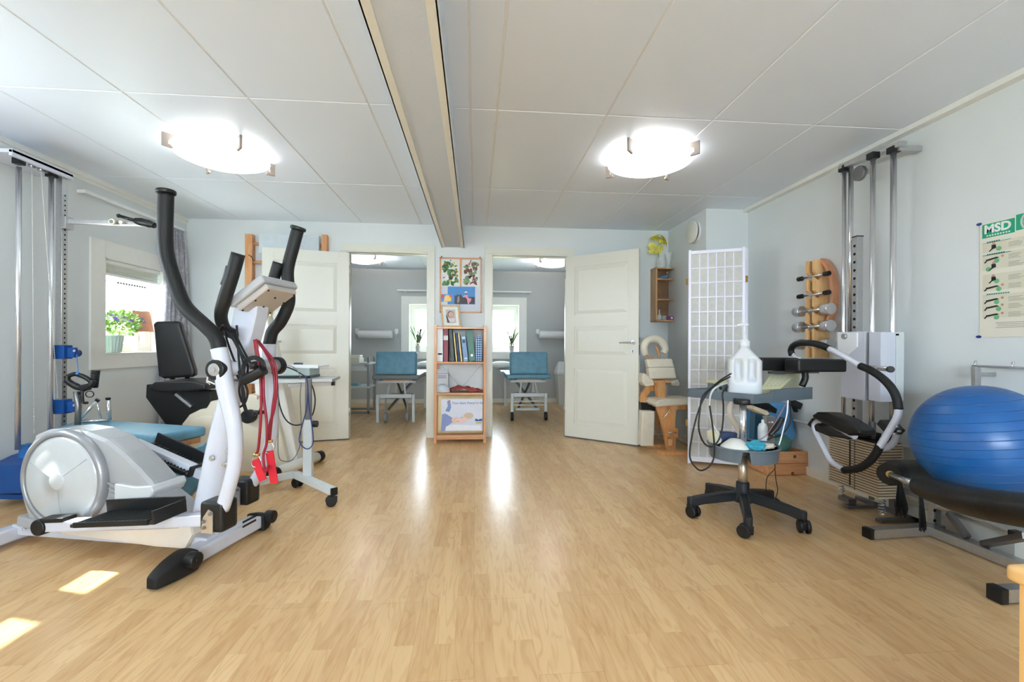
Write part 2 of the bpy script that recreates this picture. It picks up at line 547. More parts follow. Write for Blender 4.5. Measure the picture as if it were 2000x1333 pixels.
ceiling('ceiling', -0.125, XR, YR, YB, xs_r + [-0.03], ys_)
ceiling('ceiling_far', XF0, XF1, YB + .12, YF, [-2.0 + .6 * k for k in range(8)], [4.9, 6.1, 7.3])
struct(MB().span((XL - .3, YR - .3, CH + .06), (XR + .3, YF + .4, CH + .16)).build('roof', M_shadow))
# boxed beam across the room with corner strips
M_beam = mat('beam_paper', (208, 216, 228), 0.8, var=0.02, nscale=160, bump=0.5, bscale=300)
bmx0, bmx1, bmz = -0.345, -0.122, 1.995
struct(MB().span((bmx0, YR, bmz), (bmx1, YB, CH + .02)).build('trim_1', M_beam))
tb = MB()
for x in (bmx0, bmx1):
    sgn = 1 if x == bmx0 else -1
    tb.span((x - 0.006 * sgn, YR, bmz - 0.006), (x + 0.03 * sgn, YB, bmz + 0.001), 0.001)
    tb.span((x - 0.006 * sgn, YR, bmz - 0.006), (x + 0.001 * sgn, YB, bmz + 0.035), 0.001)
struct(tb.build('trim_2', M_rwhite))
# moulding between right wall and ceiling, and the flat angle on the left
struct(MB().span((XR - 0.05, YR, CH - 0.028), (XR + .01, 3.90, CH + .004), 0.003).build('trim_3', M_rwhite))
struct(MB().span((XL - .01, YR, CH - 0.034), (XL + 0.02, YB, CH + .004), 0.003).span((XL - .01, YR, CH - 0.06), (XL + 0.006, YB, CH - .03), 0.001).build('trim_4', M_rwhite))
# skirting boards
def skirt(name, a, b2): return struct(MB().span(a, b2, 0.003).build(name, M_base))
skirt('baseboard_left', (XL, YR, 0), (XL + .014, YB, .065))
skirt('baseboard_right', (XR - .014, YR, 0), (XR, 3.90, .065))
skirt('baseboard_back', (XL, YB - .014, 0), (-1.36, YB, .065))
skirt('baseboard_back', (1.04, YB - .014, 0), (2.1, YB, .065))
skirt('baseboard_corner', (2.086, 3.89, 0), (2.10, YB, .065))
skirt('baseboard_corner', (2.086, 3.886, 0), (2.5, 3.90, .065))
skirt('baseboard_far', (XF0, YF - .014, 0), (XF1, YF, .07))
skirt('baseboard_partition', (-0.224, YB + .14, 0), (-0.21, YF, .07))
skirt('baseboard_partition', (-0.13, YB + .14, 0), (-0.116, YF, .07))

# door casings (frames)
def casing(n, d, outer_r=0.075, parent=None):
    x0, x1, _, z1 = d
    mb = MB()
    w = 0.072
    for y0, y1 in ((YB - .014, YB), (YB + .12, YB + .134)):
        mb.span((x0 - w, y0, 0), (x0, y1, z1), .003)
        mb.span((x1, y0, 0), (x1 + w, y1, z1), .003)
        mb.span((x0 - w, y0 - .002, z1), (x1 + w, y1 + .002, z1 + w), .003)
    # jamb lining with stop
    mb.span((x0 - .001, YB - .012, 0), (x0 + .008, YB + .132, z1)); mb.span((x1 - .008, YB - .012, 0), (x1 + .001, YB + .132, z1)); mb.span((x0, YB - .012, z1 - .012), (x1, YB + .132, z1 + .001))
    mb.span((x0 + .008, YB + .045, 0), (x0 + .016, YB + .08, z1 - .012)); mb.span((x1 - .016, YB + .045, 0), (x1 - .008, YB + .08, z1 - .012)); mb.span((x0 + .008, YB + .045, z1 - .02), (x1 - .008, YB + .08, z1 - .012))
    return struct(mb.build('trim_%d' % n, M_door))
casing(5, D1); casing(6, D2)

def door_leaf(num, hinge, ang, mirror, width=0.79, height=1.905, th=0.04):
    """leaf built in local coordinates: hinge on the z axis, leaf along +x"""
    root = bpy.data.objects.new('door_%d' % num, None); COL.objects.link(root)
    mb = MB()
    st = 0.105
    rails = [(0.0, 0.19), (0.60, 0.735), (1.06, 1.185), (1.79, 1.905)]
    rails = [(0.012, 0.155), (0.735, 0.865), (1.165, 1.285), (1.79, height)]
    y = th / 2
    mb.span((0, -y, .012), (st, y, height), .002); mb.span((width - st, -y, .012), (width, y, height), .002)
    for a, b2 in rails: mb.span((st, -y, a), (width - st, y, b2))
    pan = [(0.155, 0.735), (0.865, 1.165), (1.285, 1.79)]
    for a, b2 in pan:
        mb.span((st, -y + .012, a), (width - st, y - .012, b2))
        # raised field with sloping edge
        for sg in (-1, 1):
            i0, i1 = 0.012, 0.045
            yy0, yy1 = sg * (y - .012), sg * (y - .003)
            o_ = [(st + i0, yy0, a + i0), (width - st - i0, yy0, a + i0), (width - st - i0, yy0, b2 - i0), (st + i0, yy0, b2 - i0)]
            q_ = [(st + i1, yy1, a + i1), (width - st - i1, yy1, a + i1), (width - st - i1, yy1, b2 - i1), (st + i1, yy1, b2 - i1)]
            mb._add(o_ + q_, [(0, 1, 5, 4), (1, 2, 6, 5), (2, 3, 7, 6), (3, 0, 4, 7), (4, 5, 6, 7)])
    mb.build('door_leaf', M_door, root, recalc=True)
    MB().span((0, -y + .002, .004), (width, y - .002, .013)).build('door_seal', mat('door_seal_blue', (70, 92, 112), .6), root)
    # lever handles, both sides, rosette + keyhole plate
    hd = MB()
    hx, hz = width - .055, 1.0
    for sg in (-1, 1):
        hd.cyl((hx, sg * y, hz), (hx, sg * (y + .008), hz), .025, n=24, bev=.002)
        hd.cyl((hx, sg * y, hz), (hx, sg * (y + .048), hz), .009)
        hd.tube([(hx, sg * (y + .046), hz), (hx - .03, sg * (y + .05), hz), (hx - .12, sg * (y + .048), hz - .002)], [.009, .009, .007], n=12)
        hd.cyl((hx, sg * y, hz - .085), (hx, sg * (y + .006), hz - .085), .024, n=24, bev=.002)
    h = hd.build('door_handle', M_steel, root)
    kb = MB()
    for sg in (-1, 1):
        kb.cyl((hx, sg * (y + .0055), hz - .08), (hx, sg * (y + .0068), hz - .08), .006, n=14)
        kb.box((hx, sg * (y + .0062), hz - .092), (.005, .0012, .02))
    kb.build('keyhole', M_slot, h)
    lk = MB(); lk.span((width - .0002, -.011, .88), (width + .0015, .011, 1.05), .0004); lk.box((width + .004, 0, .985), (.012, .012, .02), .002)
    lk.build('lock_plate', M_dsteel, root)
    hg = MB()
    for z in (.25, 1.68): hg.cyl((-.006, -y, z), (-.006, -y, z + .09), .008)
    hg.build('hinge', M_steel, root)
    root.location = hinge; root.rotation_euler = (0, 0, ang)
    if mirror: root.scale = (1, -1, 1)
    root['kind'] = 'structure'
    return root
# right leaf: hinge at the right jamb, swings into the room
pR = at(1248, 870, Z=0); hR = Vector((0.967, YB - .034, 0))
aR = math.atan2(pR.y - hR.y, pR.x - hR.x)
door_leaf(2, hR, aR, False)
hL = Vector((-1.284, YB - .034, 0)); pL = at(497, 468, Z=0) if False else at(497, 873.5, Z=0)
aL = math.atan2(pL.y - hL.y, pL.x - hL.x)
door_leaf(1, hL, aL, True)

# left window: deep reveal, frame, sash, glass
M_glass = None
def glass_material():
    m = bpy.data.materials.new('window_glass'); m.use_nodes = True
    nt = m.node_tree; nt.nodes.clear()
    o = nt.nodes.new('ShaderNodeOutputMaterial'); t = nt.nodes.new('ShaderNodeBsdfTransparent'); g = nt.nodes.new('ShaderNodeBsdfGlossy')
    lw = nt.nodes.new('ShaderNodeLayerWeight'); pw = nt.nodes.new('ShaderNodeMath'); pw.operation = 'POWER'; pw.inputs[1].default_value = 4.0
    fr = nt.nodes.new('ShaderNodeMath'); fr.operation = 'MULTIPLY_ADD'; fr.inputs[1].default_value = 0.6; fr.inputs[2].default_value = 0.03
    nt.links.new(lw.outputs['Facing'], pw.inputs[0]); nt.links.new(pw.outputs[0], fr.inputs[0])
    mx = nt.nodes.new('ShaderNodeMixShader'); g.inputs['Roughness'].default_value = 0.02
    t.inputs['Color'].default_value = (0.95, 0.97, 0.96, 1)
    nt.links.new(fr.outputs[0], mx.inputs[0]); nt.links.new(t.outputs[0], mx.inputs[1]); nt.links.new(g.outputs[0], mx.inputs[2]); nt.links.new(mx.outputs[0], o.inputs[0])
    return m
M_glass = glass_material()

def window_in_wall(num, axis, wallpos, outdir, a0, a1, z0, z1, depth=.14, trimw=.105, sash=.06, casing_th=.016, mat_=M_rwhite):
    """axis: axis the wall runs along ('Y' for side walls, 'X' for far wall). outdir = +-1 along the normal"""
    def V(a, n, z):   # a along wall, n distance outwards from the inner wall face
        return Vector((wallpos + outdir * n, a, z)) if axis == 'Y' else Vector((a, wallpos + outdir * n, z))
    root = bpy.data.objects.new('window_%d' % num, None); COL.objects.link(root)
    root.location = V((a0 + a1) / 2, 0, z0); root['kind'] = 'structure'
    c = MB()
    c.span(V(a0 - trimw, -casing_th, z0 - trimw), V(a0, 0, z1 + trimw), .002); c.span(V(a1, -casing_th, z0 - trimw), V(a1 + trimw, 0, z1 + trimw), .002)
    c.span(V(a0, -casing_th, z1), V(a1, 0, z1 + trimw), .002); c.span(V(a0, -casing_th, z0 - trimw), V(a1, 0, z0), .002)
    c.build('window_casing', mat_, root)
    r = MB()
    t = .010
    r.span(V(a0, -casing_th + .001, z0), V(a0 + t, depth - .002, z1)); r.span(V(a1 - t, -casing_th + .001, z0), V(a1, depth - .002, z1))
    r.span(V(a0, -casing_th + .001, z1 - t), V(a1, depth - .002, z1))
    r.build('window_reveal', mat_, root)
    MB().span(V(a0, -casing_th - .004, z0 - .012), V(a1, depth, z0), .002).build('window_sill', mat_, root)
    f = MB()
    w = .035
    f.span(V(a0 + .0104, depth - .0506, z0 + .001), V(a0 + w, depth - .0006, z1 - .0106), .003); f.span(V(a1 - w, depth - .0506, z0 + .001), V(a1 - .0104, depth - .0006, z1 - .0106), .003)
    f.span(V(a0 + .011, depth - .05, z0 + .0004), V(a1 - .011, depth - .001, z0 + w), .003); f.span(V(a0 + .011, depth - .05, z1 - w), V(a1 - .011, depth - .001, z1 - .0102), .003)
    f.build('window_frame', mat_, root)
    s_ = MB(); b = w - .005; q = w + sash - .02
    s_.span(V(a0 + b, depth - .0408, z0 + b + .0008), V(a0 + q, depth - .0092, z1 - b - .0008), .004); s_.span(V(a1 - q, depth - .0408, z0 + b + .0008), V(a1 - b, depth - .0092, z1 - b - .0008), .004)
    s_.span(V(a0 + b + .0008, depth - .04, z0 + b), V(a1 - b - .0008, depth - .01, z0 + q), .004); s_.span(V(a0 + b + .0008, depth - .04, z1 - q), V(a1 - b - .0008, depth - .01, z1 - b), .004)
    s_.build('window_sash', mat_, root)
    MB().span(V(a0 + q, depth - .026, z0 + q), V(a1 - q, depth - .022, z1 - q)).build('window_pane', M_glass, root)
    return root
window_in_wall(1, 'Y', XL, -1, WL[0], WL[1], WL[2], WL[3], trimw=.125)
window_in_wall(2, 'X', YF, 1, *WF1, depth=.2, trimw=.12, sash=.07)
window_in_wall(3, 'X', YF, 1, *WF2, depth=.2, trimw=.12, sash=.07)
w4 = window_in_wall(4, 'Y', XL, -1, 1.30, 2.62, 1.30, 1.66, trimw=.09)
MB().span((XL - .135, 2.14, 1.305), (XL - .09, 2.31, 1.655), .003).build('window_mullion', M_rwhite, w4)
window_in_wall(5, 'X', YR, -1, -1.3, 1.1, 0.9, 1.66, depth=.1, trimw=.09)  # unseen rear window, added to go with the fill lamp
# slatted blind pulled to the top of the left window and the slotted air vent above the sash

# ============================================================ CEILING LAMPS
M_lampglass = bpy.data.materials.new('opal_glass'); M_lampglass.use_nodes = True
_b = M_lampglass.node_tree.nodes['Principled BSDF']
_b.inputs['Base Color'].default_value = (.9, .88, .84, 1); _b.inputs['Roughness'].default_value = .15
_b.inputs['Emission Color'].default_value = (1.0, 0.985, 0.97, 1); _b.inputs['Emission Strength'].default_value = 3.2
M_clip = mat('bronze_clip', (150, 138, 128), .5, 0, var=.05)
def make_lamp(label):
    t = thing('ceiling_lamp', label, 'ceiling lamp')
    prof = []
    for i in range(13):
        q = i / 12
        prof.append((0.270 * q if i else 0.0005, -0.108 + 0.058 * q ** 2.2))
    prof += [(0.268, -0.044)] + [(0.264 * (1 - i / 10), -0.048 - 0.052 * (1 - (1 - i / 10) ** 2.2)) for i in range(1, 10)] + [(0.0005, -.102)]
    MB().lathe(prof, n=64).build('lamp_glass', M_lampglass, t)
    MB().lathe([(0.10, 0), (0.10, -.012), (0.0005, -.014)], n=32).cyl((0, 0, -.012), (0, 0, -.06), .012).build('lamp_base', M_whiteplastic, t)
    for k in range(4):
        a = math.pi / 4 + k * math.pi / 2
        d = Vector((math.cos(a), math.sin(a), 0)); n = Vector((-math.sin(a), math.cos(a), 0))
        poly = [d * .21 + Vector((0, 0, -.0)), d * .318, d * .318 + Vector((0, 0, -.078)), d * .262 + Vector((0, 0, -.082)), d * .268 + Vector((0, 0, -.068)), d * .288 + Vector((0, 0, -.060)), d * .284 + Vector((0, 0, -.036))]
        MB().prism(poly, n, .014, .001).build('lamp_clip', M_clip, t)
    return t
lampspots = [((-1.63, 3.02), 'round opal glass ceiling lamp above the white elliptical trainer', 0),
             ((1.14, 2.84), 'round opal glass ceiling lamp on the gym ceiling left of the chrome weight tower', 0),
             ((at(708, 500, Y=6.45).x, 6.45), 'round opal glass ceiling lamp seen through the left doorway', 0),
             ((at(1078, 500, Y=6.45).x, 6.45), 'round opal glass ceiling lamp seen through the right doorway', 0)]
lamp0 = make_lamp(lampspots[0][1])
for i, ((x, y), lab, rz) in enumerate(lampspots):
    o = lamp0 if i == 0 else copy_tree(lamp0)
    o['label'] = lab; o['group'] = 'round ceiling lamps'
    o.location = (x, y, CH); o.rotation_euler.z = rz
    light('lamp_bulb', 'POINT', (x, y, CH - .07), 1.6 if y < 5 else 64, (1, .96, .91), .06)

# ============================================================ LEFT WALL: window dressing
def blind():
    t = thing('roller_blind', 'white pleated blind gathered at the top of the left window', 'window blind', (XL - .02, 4.03, 1.55))
    y0, y1 = WL[0] + .012, WL[1] - .012
    MB().span((XL - .05, y0, 1.603), (XL - .012, y1, 1.633), .004).build('headrail', M_whiteplastic, t)
    mb = MB(); pts = []
    for i in range(13):
        z = 1.603 - i * .0065; x = XL - .02 - (.016 if i % 2 else 0)
        pts.append((x, z))
    vs = []; fs = []
    for x, z in pts: vs += [(x, y0, z), (x, y1, z)]
    for i in range(len(pts) - 1): fs.append((2 * i, 2 * i + 1, 2 * i + 3, 2 * i + 2))
    mb._add(vs, fs)
    for i in range(len(pts) - 1):
        pass
    mb.build('pleated_cloth', mat('blind_cloth', (238, 240, 232), .8, var=.01), t)
    MB().span((XL - .044, y0, 1.508), (XL - .014, y1, 1.526), .003).build('bottom_rail', M_whiteplastic, t)
    return t
blind()
vt = thing('window_vent', 'narrow white slotted air vent along the top of the left window sash', 'air vent', (XL - .09, 4.05, 1.47))
MB().span((XL - .094, 3.78, 1.462), (XL - .083, 4.32, 1.488), .002).build('vent_body', M_whiteplastic, vt)
sl = MB()
for k in range(11): sl.span((XL - .0832, 3.95 + k * .03, 1.470), (XL - .0822, 3.968 + k * .03, 1.481))
sl.build('vent_slots', M_slot, vt)

# curtain rod with curtain
rod = thing('curtain_rod', 'white flat curtain rail above the left window', 'curtain rail', (XL + .05, 4.0, 1.93))
q0 = at(163, 387, X=XL + .055); q1 = at(358, 450, X=XL + .055)
rz = (q0.z + q1.z) / 2
MB().span((XL + .045, q0.y, rz - .012), (XL + .06, q1.y, rz + .012), .002).build('rail', M_whiteplastic, rod)
for y in (q0.y + .01, q1.y - .01): MB().span((XL, y - .008, rz - .012), (XL + .05, y + .008, rz + .012), .002).build('rail_bracket', M_whiteplastic, rod)
def curtain_material():
    m = bpy.data.materials.new('curtain_damask'); m.use_nodes = True; nt = m.node_tree; b = nt.nodes['Principled BSDF']
    tc = nt.nodes.new('ShaderNodeTexCoord'); w = nt.nodes.new('ShaderNodeTexNoise'); w.inputs['Scale'].default_value = 9; w.inputs['Detail'].default_value = 1.5; w.inputs['Distortion'].default_value = 2.5
    nt.links.new(tc.outputs['Object'], w.inputs['Vector'])
    r = nt.nodes.new('ShaderNodeValToRGB'); r.color_ramp.interpolation = 'LINEAR'
    e = r.color_ramp.elements; e[0].position = .47; e[0].color = (*rgb(188, 190, 198), 1); e[1].position = .56; e[1].color = (*rgb(222, 224, 233), 1)
    x = e.new(.52); x.color = (*rgb(160, 163, 176), 1)
    nt.links.new(w.outputs['Fac'], r.inputs['Fac']); nt.links.new(r.outputs['Color'], b.inputs['Base Color'])
    b.inputs['Roughness'].default_value = .55; b.inputs['Sheen Weight'].default_value = .4
    # thin cloth lets some daylight through
    tr = nt.nodes.new('ShaderNodeBsdfTranslucent'); tr.inputs['Color'].default_value = (*rgb(216, 212, 214), 1)
    mx = nt.nodes.new('ShaderNodeMixShader'); mx.inputs[0].default_value = .45
    o = nt.nodes['Material Output']
    nt.links.new(b.outputs[0], mx.inputs[1]); nt.links.new(tr.outputs[0], mx.inputs[2]); nt.links.new(mx.outputs[0], o.inputs['Surface'])
    return m
def curtain():
    ya, yb_ = 4.24, 4.56
    mb = MB(); n = 56; zt = rz - .014; rows = 30; vs = []; fs = []
    for r_ in range(rows + 1):
        z = zt + (0.02 - zt) * r_ / rows
        q = r_ / rows
        pinch = 1 - .25 * math.exp(-((q - .0) / .08) ** 2)
        spread = 1 + .62 * min(1, q * 1.6)
        for i in range(n + 1):
            s = i / n
            y = 4.455 + (s - .5) * .27 * spread * pinch + .012 * math.sin(q * 3 + s * 9)
            x = XL + .052 + .024 * math.sin(s * math.pi * 2 * 5.5 + .5 * math.sin(q * 4)) * (.5 + .6 * min(1, q * 3)) * pinch
            vs.append((x, y, z))
    for r_ in range(rows):
        for i in range(n):
            a = r_ * (n + 1) + i
            fs.append((a, a + 1, a + n + 2, a + n + 1))
    mb._add(vs, fs, True)
    o = mb.build('curtain', curtain_material(), recalc=False)
    tag(o, 'long grey-violet patterned curtain gathered beside the left window', 'curtain')
    md = o.modifiers.new('cloth', 'SOLIDIFY'); md.thickness = .0012
curtain()

# lamp and flower pot on the window sill
lamp = thing('table_lamp', 'small copper-pink square shade lamp standing on the left window sill', 'table lamp', (XL - .075, 4.14, WL[2]))
lc = Vector((XL - .065, 4.14, WL[2]))
MB().lathe([(.035, 0), (.035, .008), (.012, .014), (.014, .06), (.024, .12), (.012, .18), (.006, .2), (.006, .26)], lc, n=20).build('lamp_base', M_whiteplastic, lamp)
def frus(mb, c, z0, z1, a0, a1, b0, b1):
    v = [(c[0] + sx * a0, c[1] + sy * b0, c[2] + z0) for sx, sy in ((-1, -1), (1, -1), (1, 1), (-1, 1))] + [(c[0] + sx * a1, c[1] + sy * b1, c[2] + z1) for sx, sy in ((-1, -1), (1, -1), (1, 1), (-1, 1))]
    mb._add(v, [(0, 1, 5, 4), (1, 2, 6, 5), (2, 3, 7, 6), (3, 0, 4, 7)])
    return mb
ls = frus(MB(), lc, .18, .36, .055, .036, .13, .10).build('lamp_shade', mat('copper_shade', (224, 160, 128), .7, var=.06, sss=.0), lamp)
ls.modifiers.new('t', 'SOLIDIFY').thickness = .002

def foliage(mb, c, r, n, size, squash=.7, rnd=None, up=.3):
    rnd = rnd or random
    for _ in range(n):
        while True:
            p = Vector((rnd.uniform(-1, 1), rnd.uniform(-1, 1), rnd.uniform(-1, 1)))
            if .25 < p.length < 1: break
        q = Vector((p.x * r[0], p.y * r[1], p.z * r[2]))
        d = (p.normalized() + Vector((rnd.uniform(-.6, .6), rnd.uniform(-.6, .6), rnd.uniform(-.3, .6) + up))).normalized()
        a, b = frame_from(d)
        a = (a * math.cos(rnd.random() * 6.28) + b * math.sin(rnd.random() * 6.28)).normalized()
        L = size * rnd.uniform(.7, 1.3); W = L * .36
        o = Vector(c) + q; k = a.cross(d).normalized() * (L * .08)
        pts = [o, o + d * L * .4 + a * W + k, o + d * L, o + d * L * .4 - a * W + k, o + d * L * .5 - k * .8]
        mb._add(pts, [(0, 1, 4), (1, 2, 4), (2, 3, 4), (3, 0, 4)], True)
    return mb
pot = thing('flower_pot', 'pale mint ribbed pot of purple and white flowers on the left window sill', 'potted flowers', (XL - .05, 3.83, WL[2]))
pc = Vector((XL - .028, 3.835, WL[2] + .001))
pm = MB(); prof = [(.048, 0), (.05, .005), (.066, .125), (.072, .13), (.072, .14), (.066, .14), (.058, .12), (.0005, .118)]
pm.lathe(prof, pc, n=36)
for k in range(18):
    a = k * math.pi / 9
    pm.cyl(pc + Vector((.050 * math.cos(a), .050 * math.sin(a), .006)), pc + Vector((.066 * math.cos(a), .066 * math.sin(a), .124)), .004, n=6)
pm.build('pot', mat('mint_ceramic', (206, 226, 218), .3, var=.02), pot)
rn = random.Random(3)
foliage(MB(), pc + Vector((.02, .06, .235)), (.08, .17, .09), 420, .036, rnd=rn).build('leaves', mat('petunia_leaves', (160, 190, 116), .55, var=.25, nscale=40), pot)
fm = MB(); fw = MB()
for i in range(46):
    a = rn.uniform(0, 6.28); h = rn.uniform(.0, 1.0); rr_ = math.sqrt(rn.random())
    p = pc + Vector((.03 + .085 * rr_ * math.cos(a), .07 + .19 * rr_ * math.sin(a), .25 + .085 * (1 - rr_ * .6) * h))
    d = Vector((math.cos(a) * .7 + .4, math.sin(a) * .6, .7)).normalized()
    A, B = frame_from(d); R_ = .019
    tgt = fm if i % 2 else fw
    vs = [p]
    for k in range(10): 
        q = k * math.pi / 5; r2 = R_ * (1 if k % 2 == 0 else .7)
        vs.append(p + d * .008 + (A * math.cos(q) + B * math.sin(q)) * r2)
    tgt._add(vs, [(0, 1 + k, 1 + (k + 1) % 10) for k in range(10)], True)
fm.build('purple_blossoms', mat('purple_petal', (138, 108, 200), .6, var=.15), pot)
fw.build('white_blossoms', mat('white_petal', (232, 224, 236), .6, var=.05), pot)

# garden seen through the left window
tag(foliage(MB(), (-9.4, 12.6, .75), (.9, 4.2, .75), 1500, .22, rnd=rn).cyl((-9.4, 12.6, -.3), (-9.4, 12.6, .7), .09).build('hedge', mat('hedge_leaves', (214, 228, 188), .7, var=.2)), 'blurred bright green hedge outside the left window', 'hedge')
struct(MB().span((-40, -20, -.5), (40, 60, -.3)).build('ground', mat('ground_outside', (190, 196, 178), .9, var=.06, nscale=.5)))

# ============================================================ LEFT WALL: pulley station
px_ = XL
st = thing('pulley_machine', 'wall pulley machine with chrome guide rods and blue weight stack on the left wall', 'weight machine', (XL, 2.95, 0))
XP = -2.70
rodm = MB()
def vrod(u0, v0, u1, v1, r, X=XP, mb=rodm, z0=None, z1=None):
    a = at(u0, v0, X=X); b = at(u1, v1, X=X)
    y = (a.y + b.y) / 2
    mb.cyl((X, y, b.z if z0 is None else z0), (X, y, a.z if z1 is None else z1), r, n=20)
    return y
XT = -2.74
y1 = vrod(28, 332, 42, 885, .0135)
ypl = None
a = at(92, 352, X=XP); b = at(105, 838, X=XP); y2 = (a.y + b.y) / 2
rodm.cyl((XP, y2, .12), (XP, y2, a.z), .0135, n=20)
rodm.build('guide_rod', M_chrome, st)
ztop = at(92, 350, X=XP).z
for y in (y1, y2): MB().box((XP, y, ztop + .012), (.042, .042, .036), .003).build('rod_cap', M_blackplastic, st)
yc = at(122, 500, X=XP + .02).y
# top plate and wall bracket
tp = MB(); tp.span((XL + .005, y1 - .09, ztop + .03), (XP + .05, yc + .035, ztop + .052), .003)
tp.span((XP + .03, y1 - .09, ztop + .012), (XP + .05, yc + .035, ztop + .05), .003)
tp.build('top_plate', M_whitepaint, st)
# square column carrying the adjustable pulleys
MB().span((XP - .01, yc - .02, .12), (XP + .03, yc + .02, ztop + .03), .003).build('column', M_steel, st)
hm = MB()
for i in range(52): hm.cyl((XP + .0295, yc, .30 + i * .032), (XP + .0308, yc, .30 + i * .032), .006, n=10)
hm.build('column_holes', M_slot, st)
cbl = MB()
yk = at(60, 400, X=XP).y; ym = at(78, 380, X=XP).y
def beadchain(mb, p0, p1, r=.0032, step=.016):
    p0 = Vector(p0); p1 = Vector(p1); n = int((p1 - p0).length / step)
    mb.cyl(p0, p1, r * .5, n=6)
    for i in range(n + 1): mb.ball(p0.lerp(p1, i / n), r, u=6, v=4)
beadchain(cbl, (XP, yk, ztop), (XP + .0, yk + .02, .42)); beadchain(cbl, (XP, ym, ztop), (XP + .02, yc - .035, .62))
cbl.build('pulley_cord', mat('pulley_cord_white', (214, 214, 210), .6, var=.05), st)
pw = MB()
for y in (yk, ym, ym + .02): pw.cyl((XP - .012, y, ztop + .018), (XP + .012, y, ztop + .018), .014); 
pw.build('top_pulley', M_steel, st)
# weight stack housing: blue angular box
def stack_housing():
    zf = .09; zt = .255
    ya, yb2 = y1 - .045, y2 + .055
    x0, x1 = XL + .07, XP + .06
    h = MB()
    poly = [(x0, ya, zf), (x0, yb2, zf), (x0, yb2, zt + .05), (x0, ya + .12, zt + .03), (x0, ya, zt)]
    mid = Vector(((x0 + x1) / 2, 0, 0)) - Vector((x0, 0, 0))
    h.prism([Vector(p) + Vector((mid.x, 0, 0)) for p in poly], (1, 0, 0), x1 - x0, .004)
    o = h.build('stack_housing', M_blue, st)
    g = MB()
    for i in range(9):
        g.span((x1 - .001, ya + .05, zf + .035 + i * .026), (x1 + .0012, yb2 - .012, zf + .038 + i * .026))
        g.span((x0 + .02, ya - .0012, zf + .035 + i * .026), (x1 - .02, ya + .001, zf + .038 + i * .026)) if False else None
    g.build('weight_plate_gaps', M_slot, o)
    for y in (y1 + .05, yk + .01, y2 - .02): MB().span((XP - .03, y - .014, zt), (XP + .02, y + .014, zt + .1), .003).build('cord_clamp', mat('blue_clamp', (36, 104, 176), .35, var=.05), st)
stack_housing()
f = MB(); f.beam((XL + .08, y1 + .02, .06), (XP + .26, y1 + .02, .045), .05, .03, .004); f.beam((XL + .08, y2 + .03, .06), (XP + .20, y2 + .03, .045), .05, .03, .004); f.beam((XL + .08, y1, .085), (XL + .08, y2 + .05, .085), .05, .03, .004)
f.build('base_frame', M_blue, st)
f = MB(); f.beam((XP + .26, y1 - .01, .028), (XP + .26, y1 + .05, .028), .045, .05, .008); f.beam((XP + .20, y2, .028), (XP + .20, y2 + .06, .028), .045, .05, .008)
f.bm.free()
MB().beam((XP + .26, y1 - .01, .028), (XP + .26, y1 + .05, .028), .045, .05, .008).build('rubber_foot', M_blackrubber, st)
MB().beam((XP + .20, y2, .028), (XP + .20, y2 + .06, .028), .045, .05, .008).build('rubber_foot', M_blackrubber, st)
# blue sliding pulley blocks on the column
for (u, v, hh) in ((130, 695, .072), (127, 802, .074)):
    p = at(u, v, X=XP + .05)
    bmb = MB(); bmb.span((XP - .03, yc - .034, p.z - hh * .62), (XP + .055, yc + .030, p.z + hh * .62), .004)
    bmb.span((XP + .055, yc - .014, p.z - hh * .5), (XP + .10, yc + .014, p.z + hh * .4), .004)
    o = bmb.build('pulley_block', M_blue, st)
    MB().cyl((XP + .105, yc - .008, p.z - hh * .1), (XP + .105, yc + .012, p.z - hh * .1), .024, n=20, bev=.002).build('pulley_wheel', mat('blue_plastic_dark', (18, 44, 96), .4), o)
    MB().cyl((XP + .102, yc - .017, p.z + .008), (XP + .102, yc - .0135, p.z + .008), .008, n=14).build('bolt', M_chrome, o)
# swivel arm near the top of the column
arm_z = at(128, 441, X=XP + .03).z
am = MB(); A0 = Vector((XP + .035, yc, arm_z)); A1 = at(268, 442, Y=yc + .02)
A1 = Vector((XP + .62, yc + .03, arm_z + .005))
am.beam(A0, A1, .028, .028, .003)
am.span((XP + .02, yc - .03, arm_z - .05), (XP + .06, yc + .03, arm_z + .03), .004)
ao = am.build('swivel_arm', M_steel, st)
MB().cyl(A0 + Vector((.30, -.016, 0)), A0 + Vector((.30, -.030, 0)), .020, n=20, bev=.002).cyl(A0 + Vector((.35, -.016, 0)), A0 + Vector((.35, -.022, 0)), .012, n=16).build('arm_wheel', mat('ivory_plastic', (226, 220, 196), .4), ao)
MB().cyl(A0 + Vector((.30, -.03, 0)), A0 + Vector((.30, -.032, 0)), .012, n=16).build('wheel_hub', M_dsteel, ao)
# black handle hanging at the arm end
hb = MB()
H0, H1, H2, H3 = at(230, 428, Y=yc - .03), at(262, 437, Y=yc - .03), at(300, 446, Y=yc - .03), at(318, 453, Y=yc - .03)
hb.tube([H0, H1], .011, sub=1); hb.tube([H2, H3], .012, sub=1); hb.ball(H0, .013)
hb.tube([H1, H1.lerp(H2, .3), H1.lerp(H2, .7), H2], [.018, .027, .027, .019], n=14)
tag(hb.build('pull_handle', M_blackplastic), 'black padded pull handle hanging at the end of the upper pulley arm', 'pull handle')

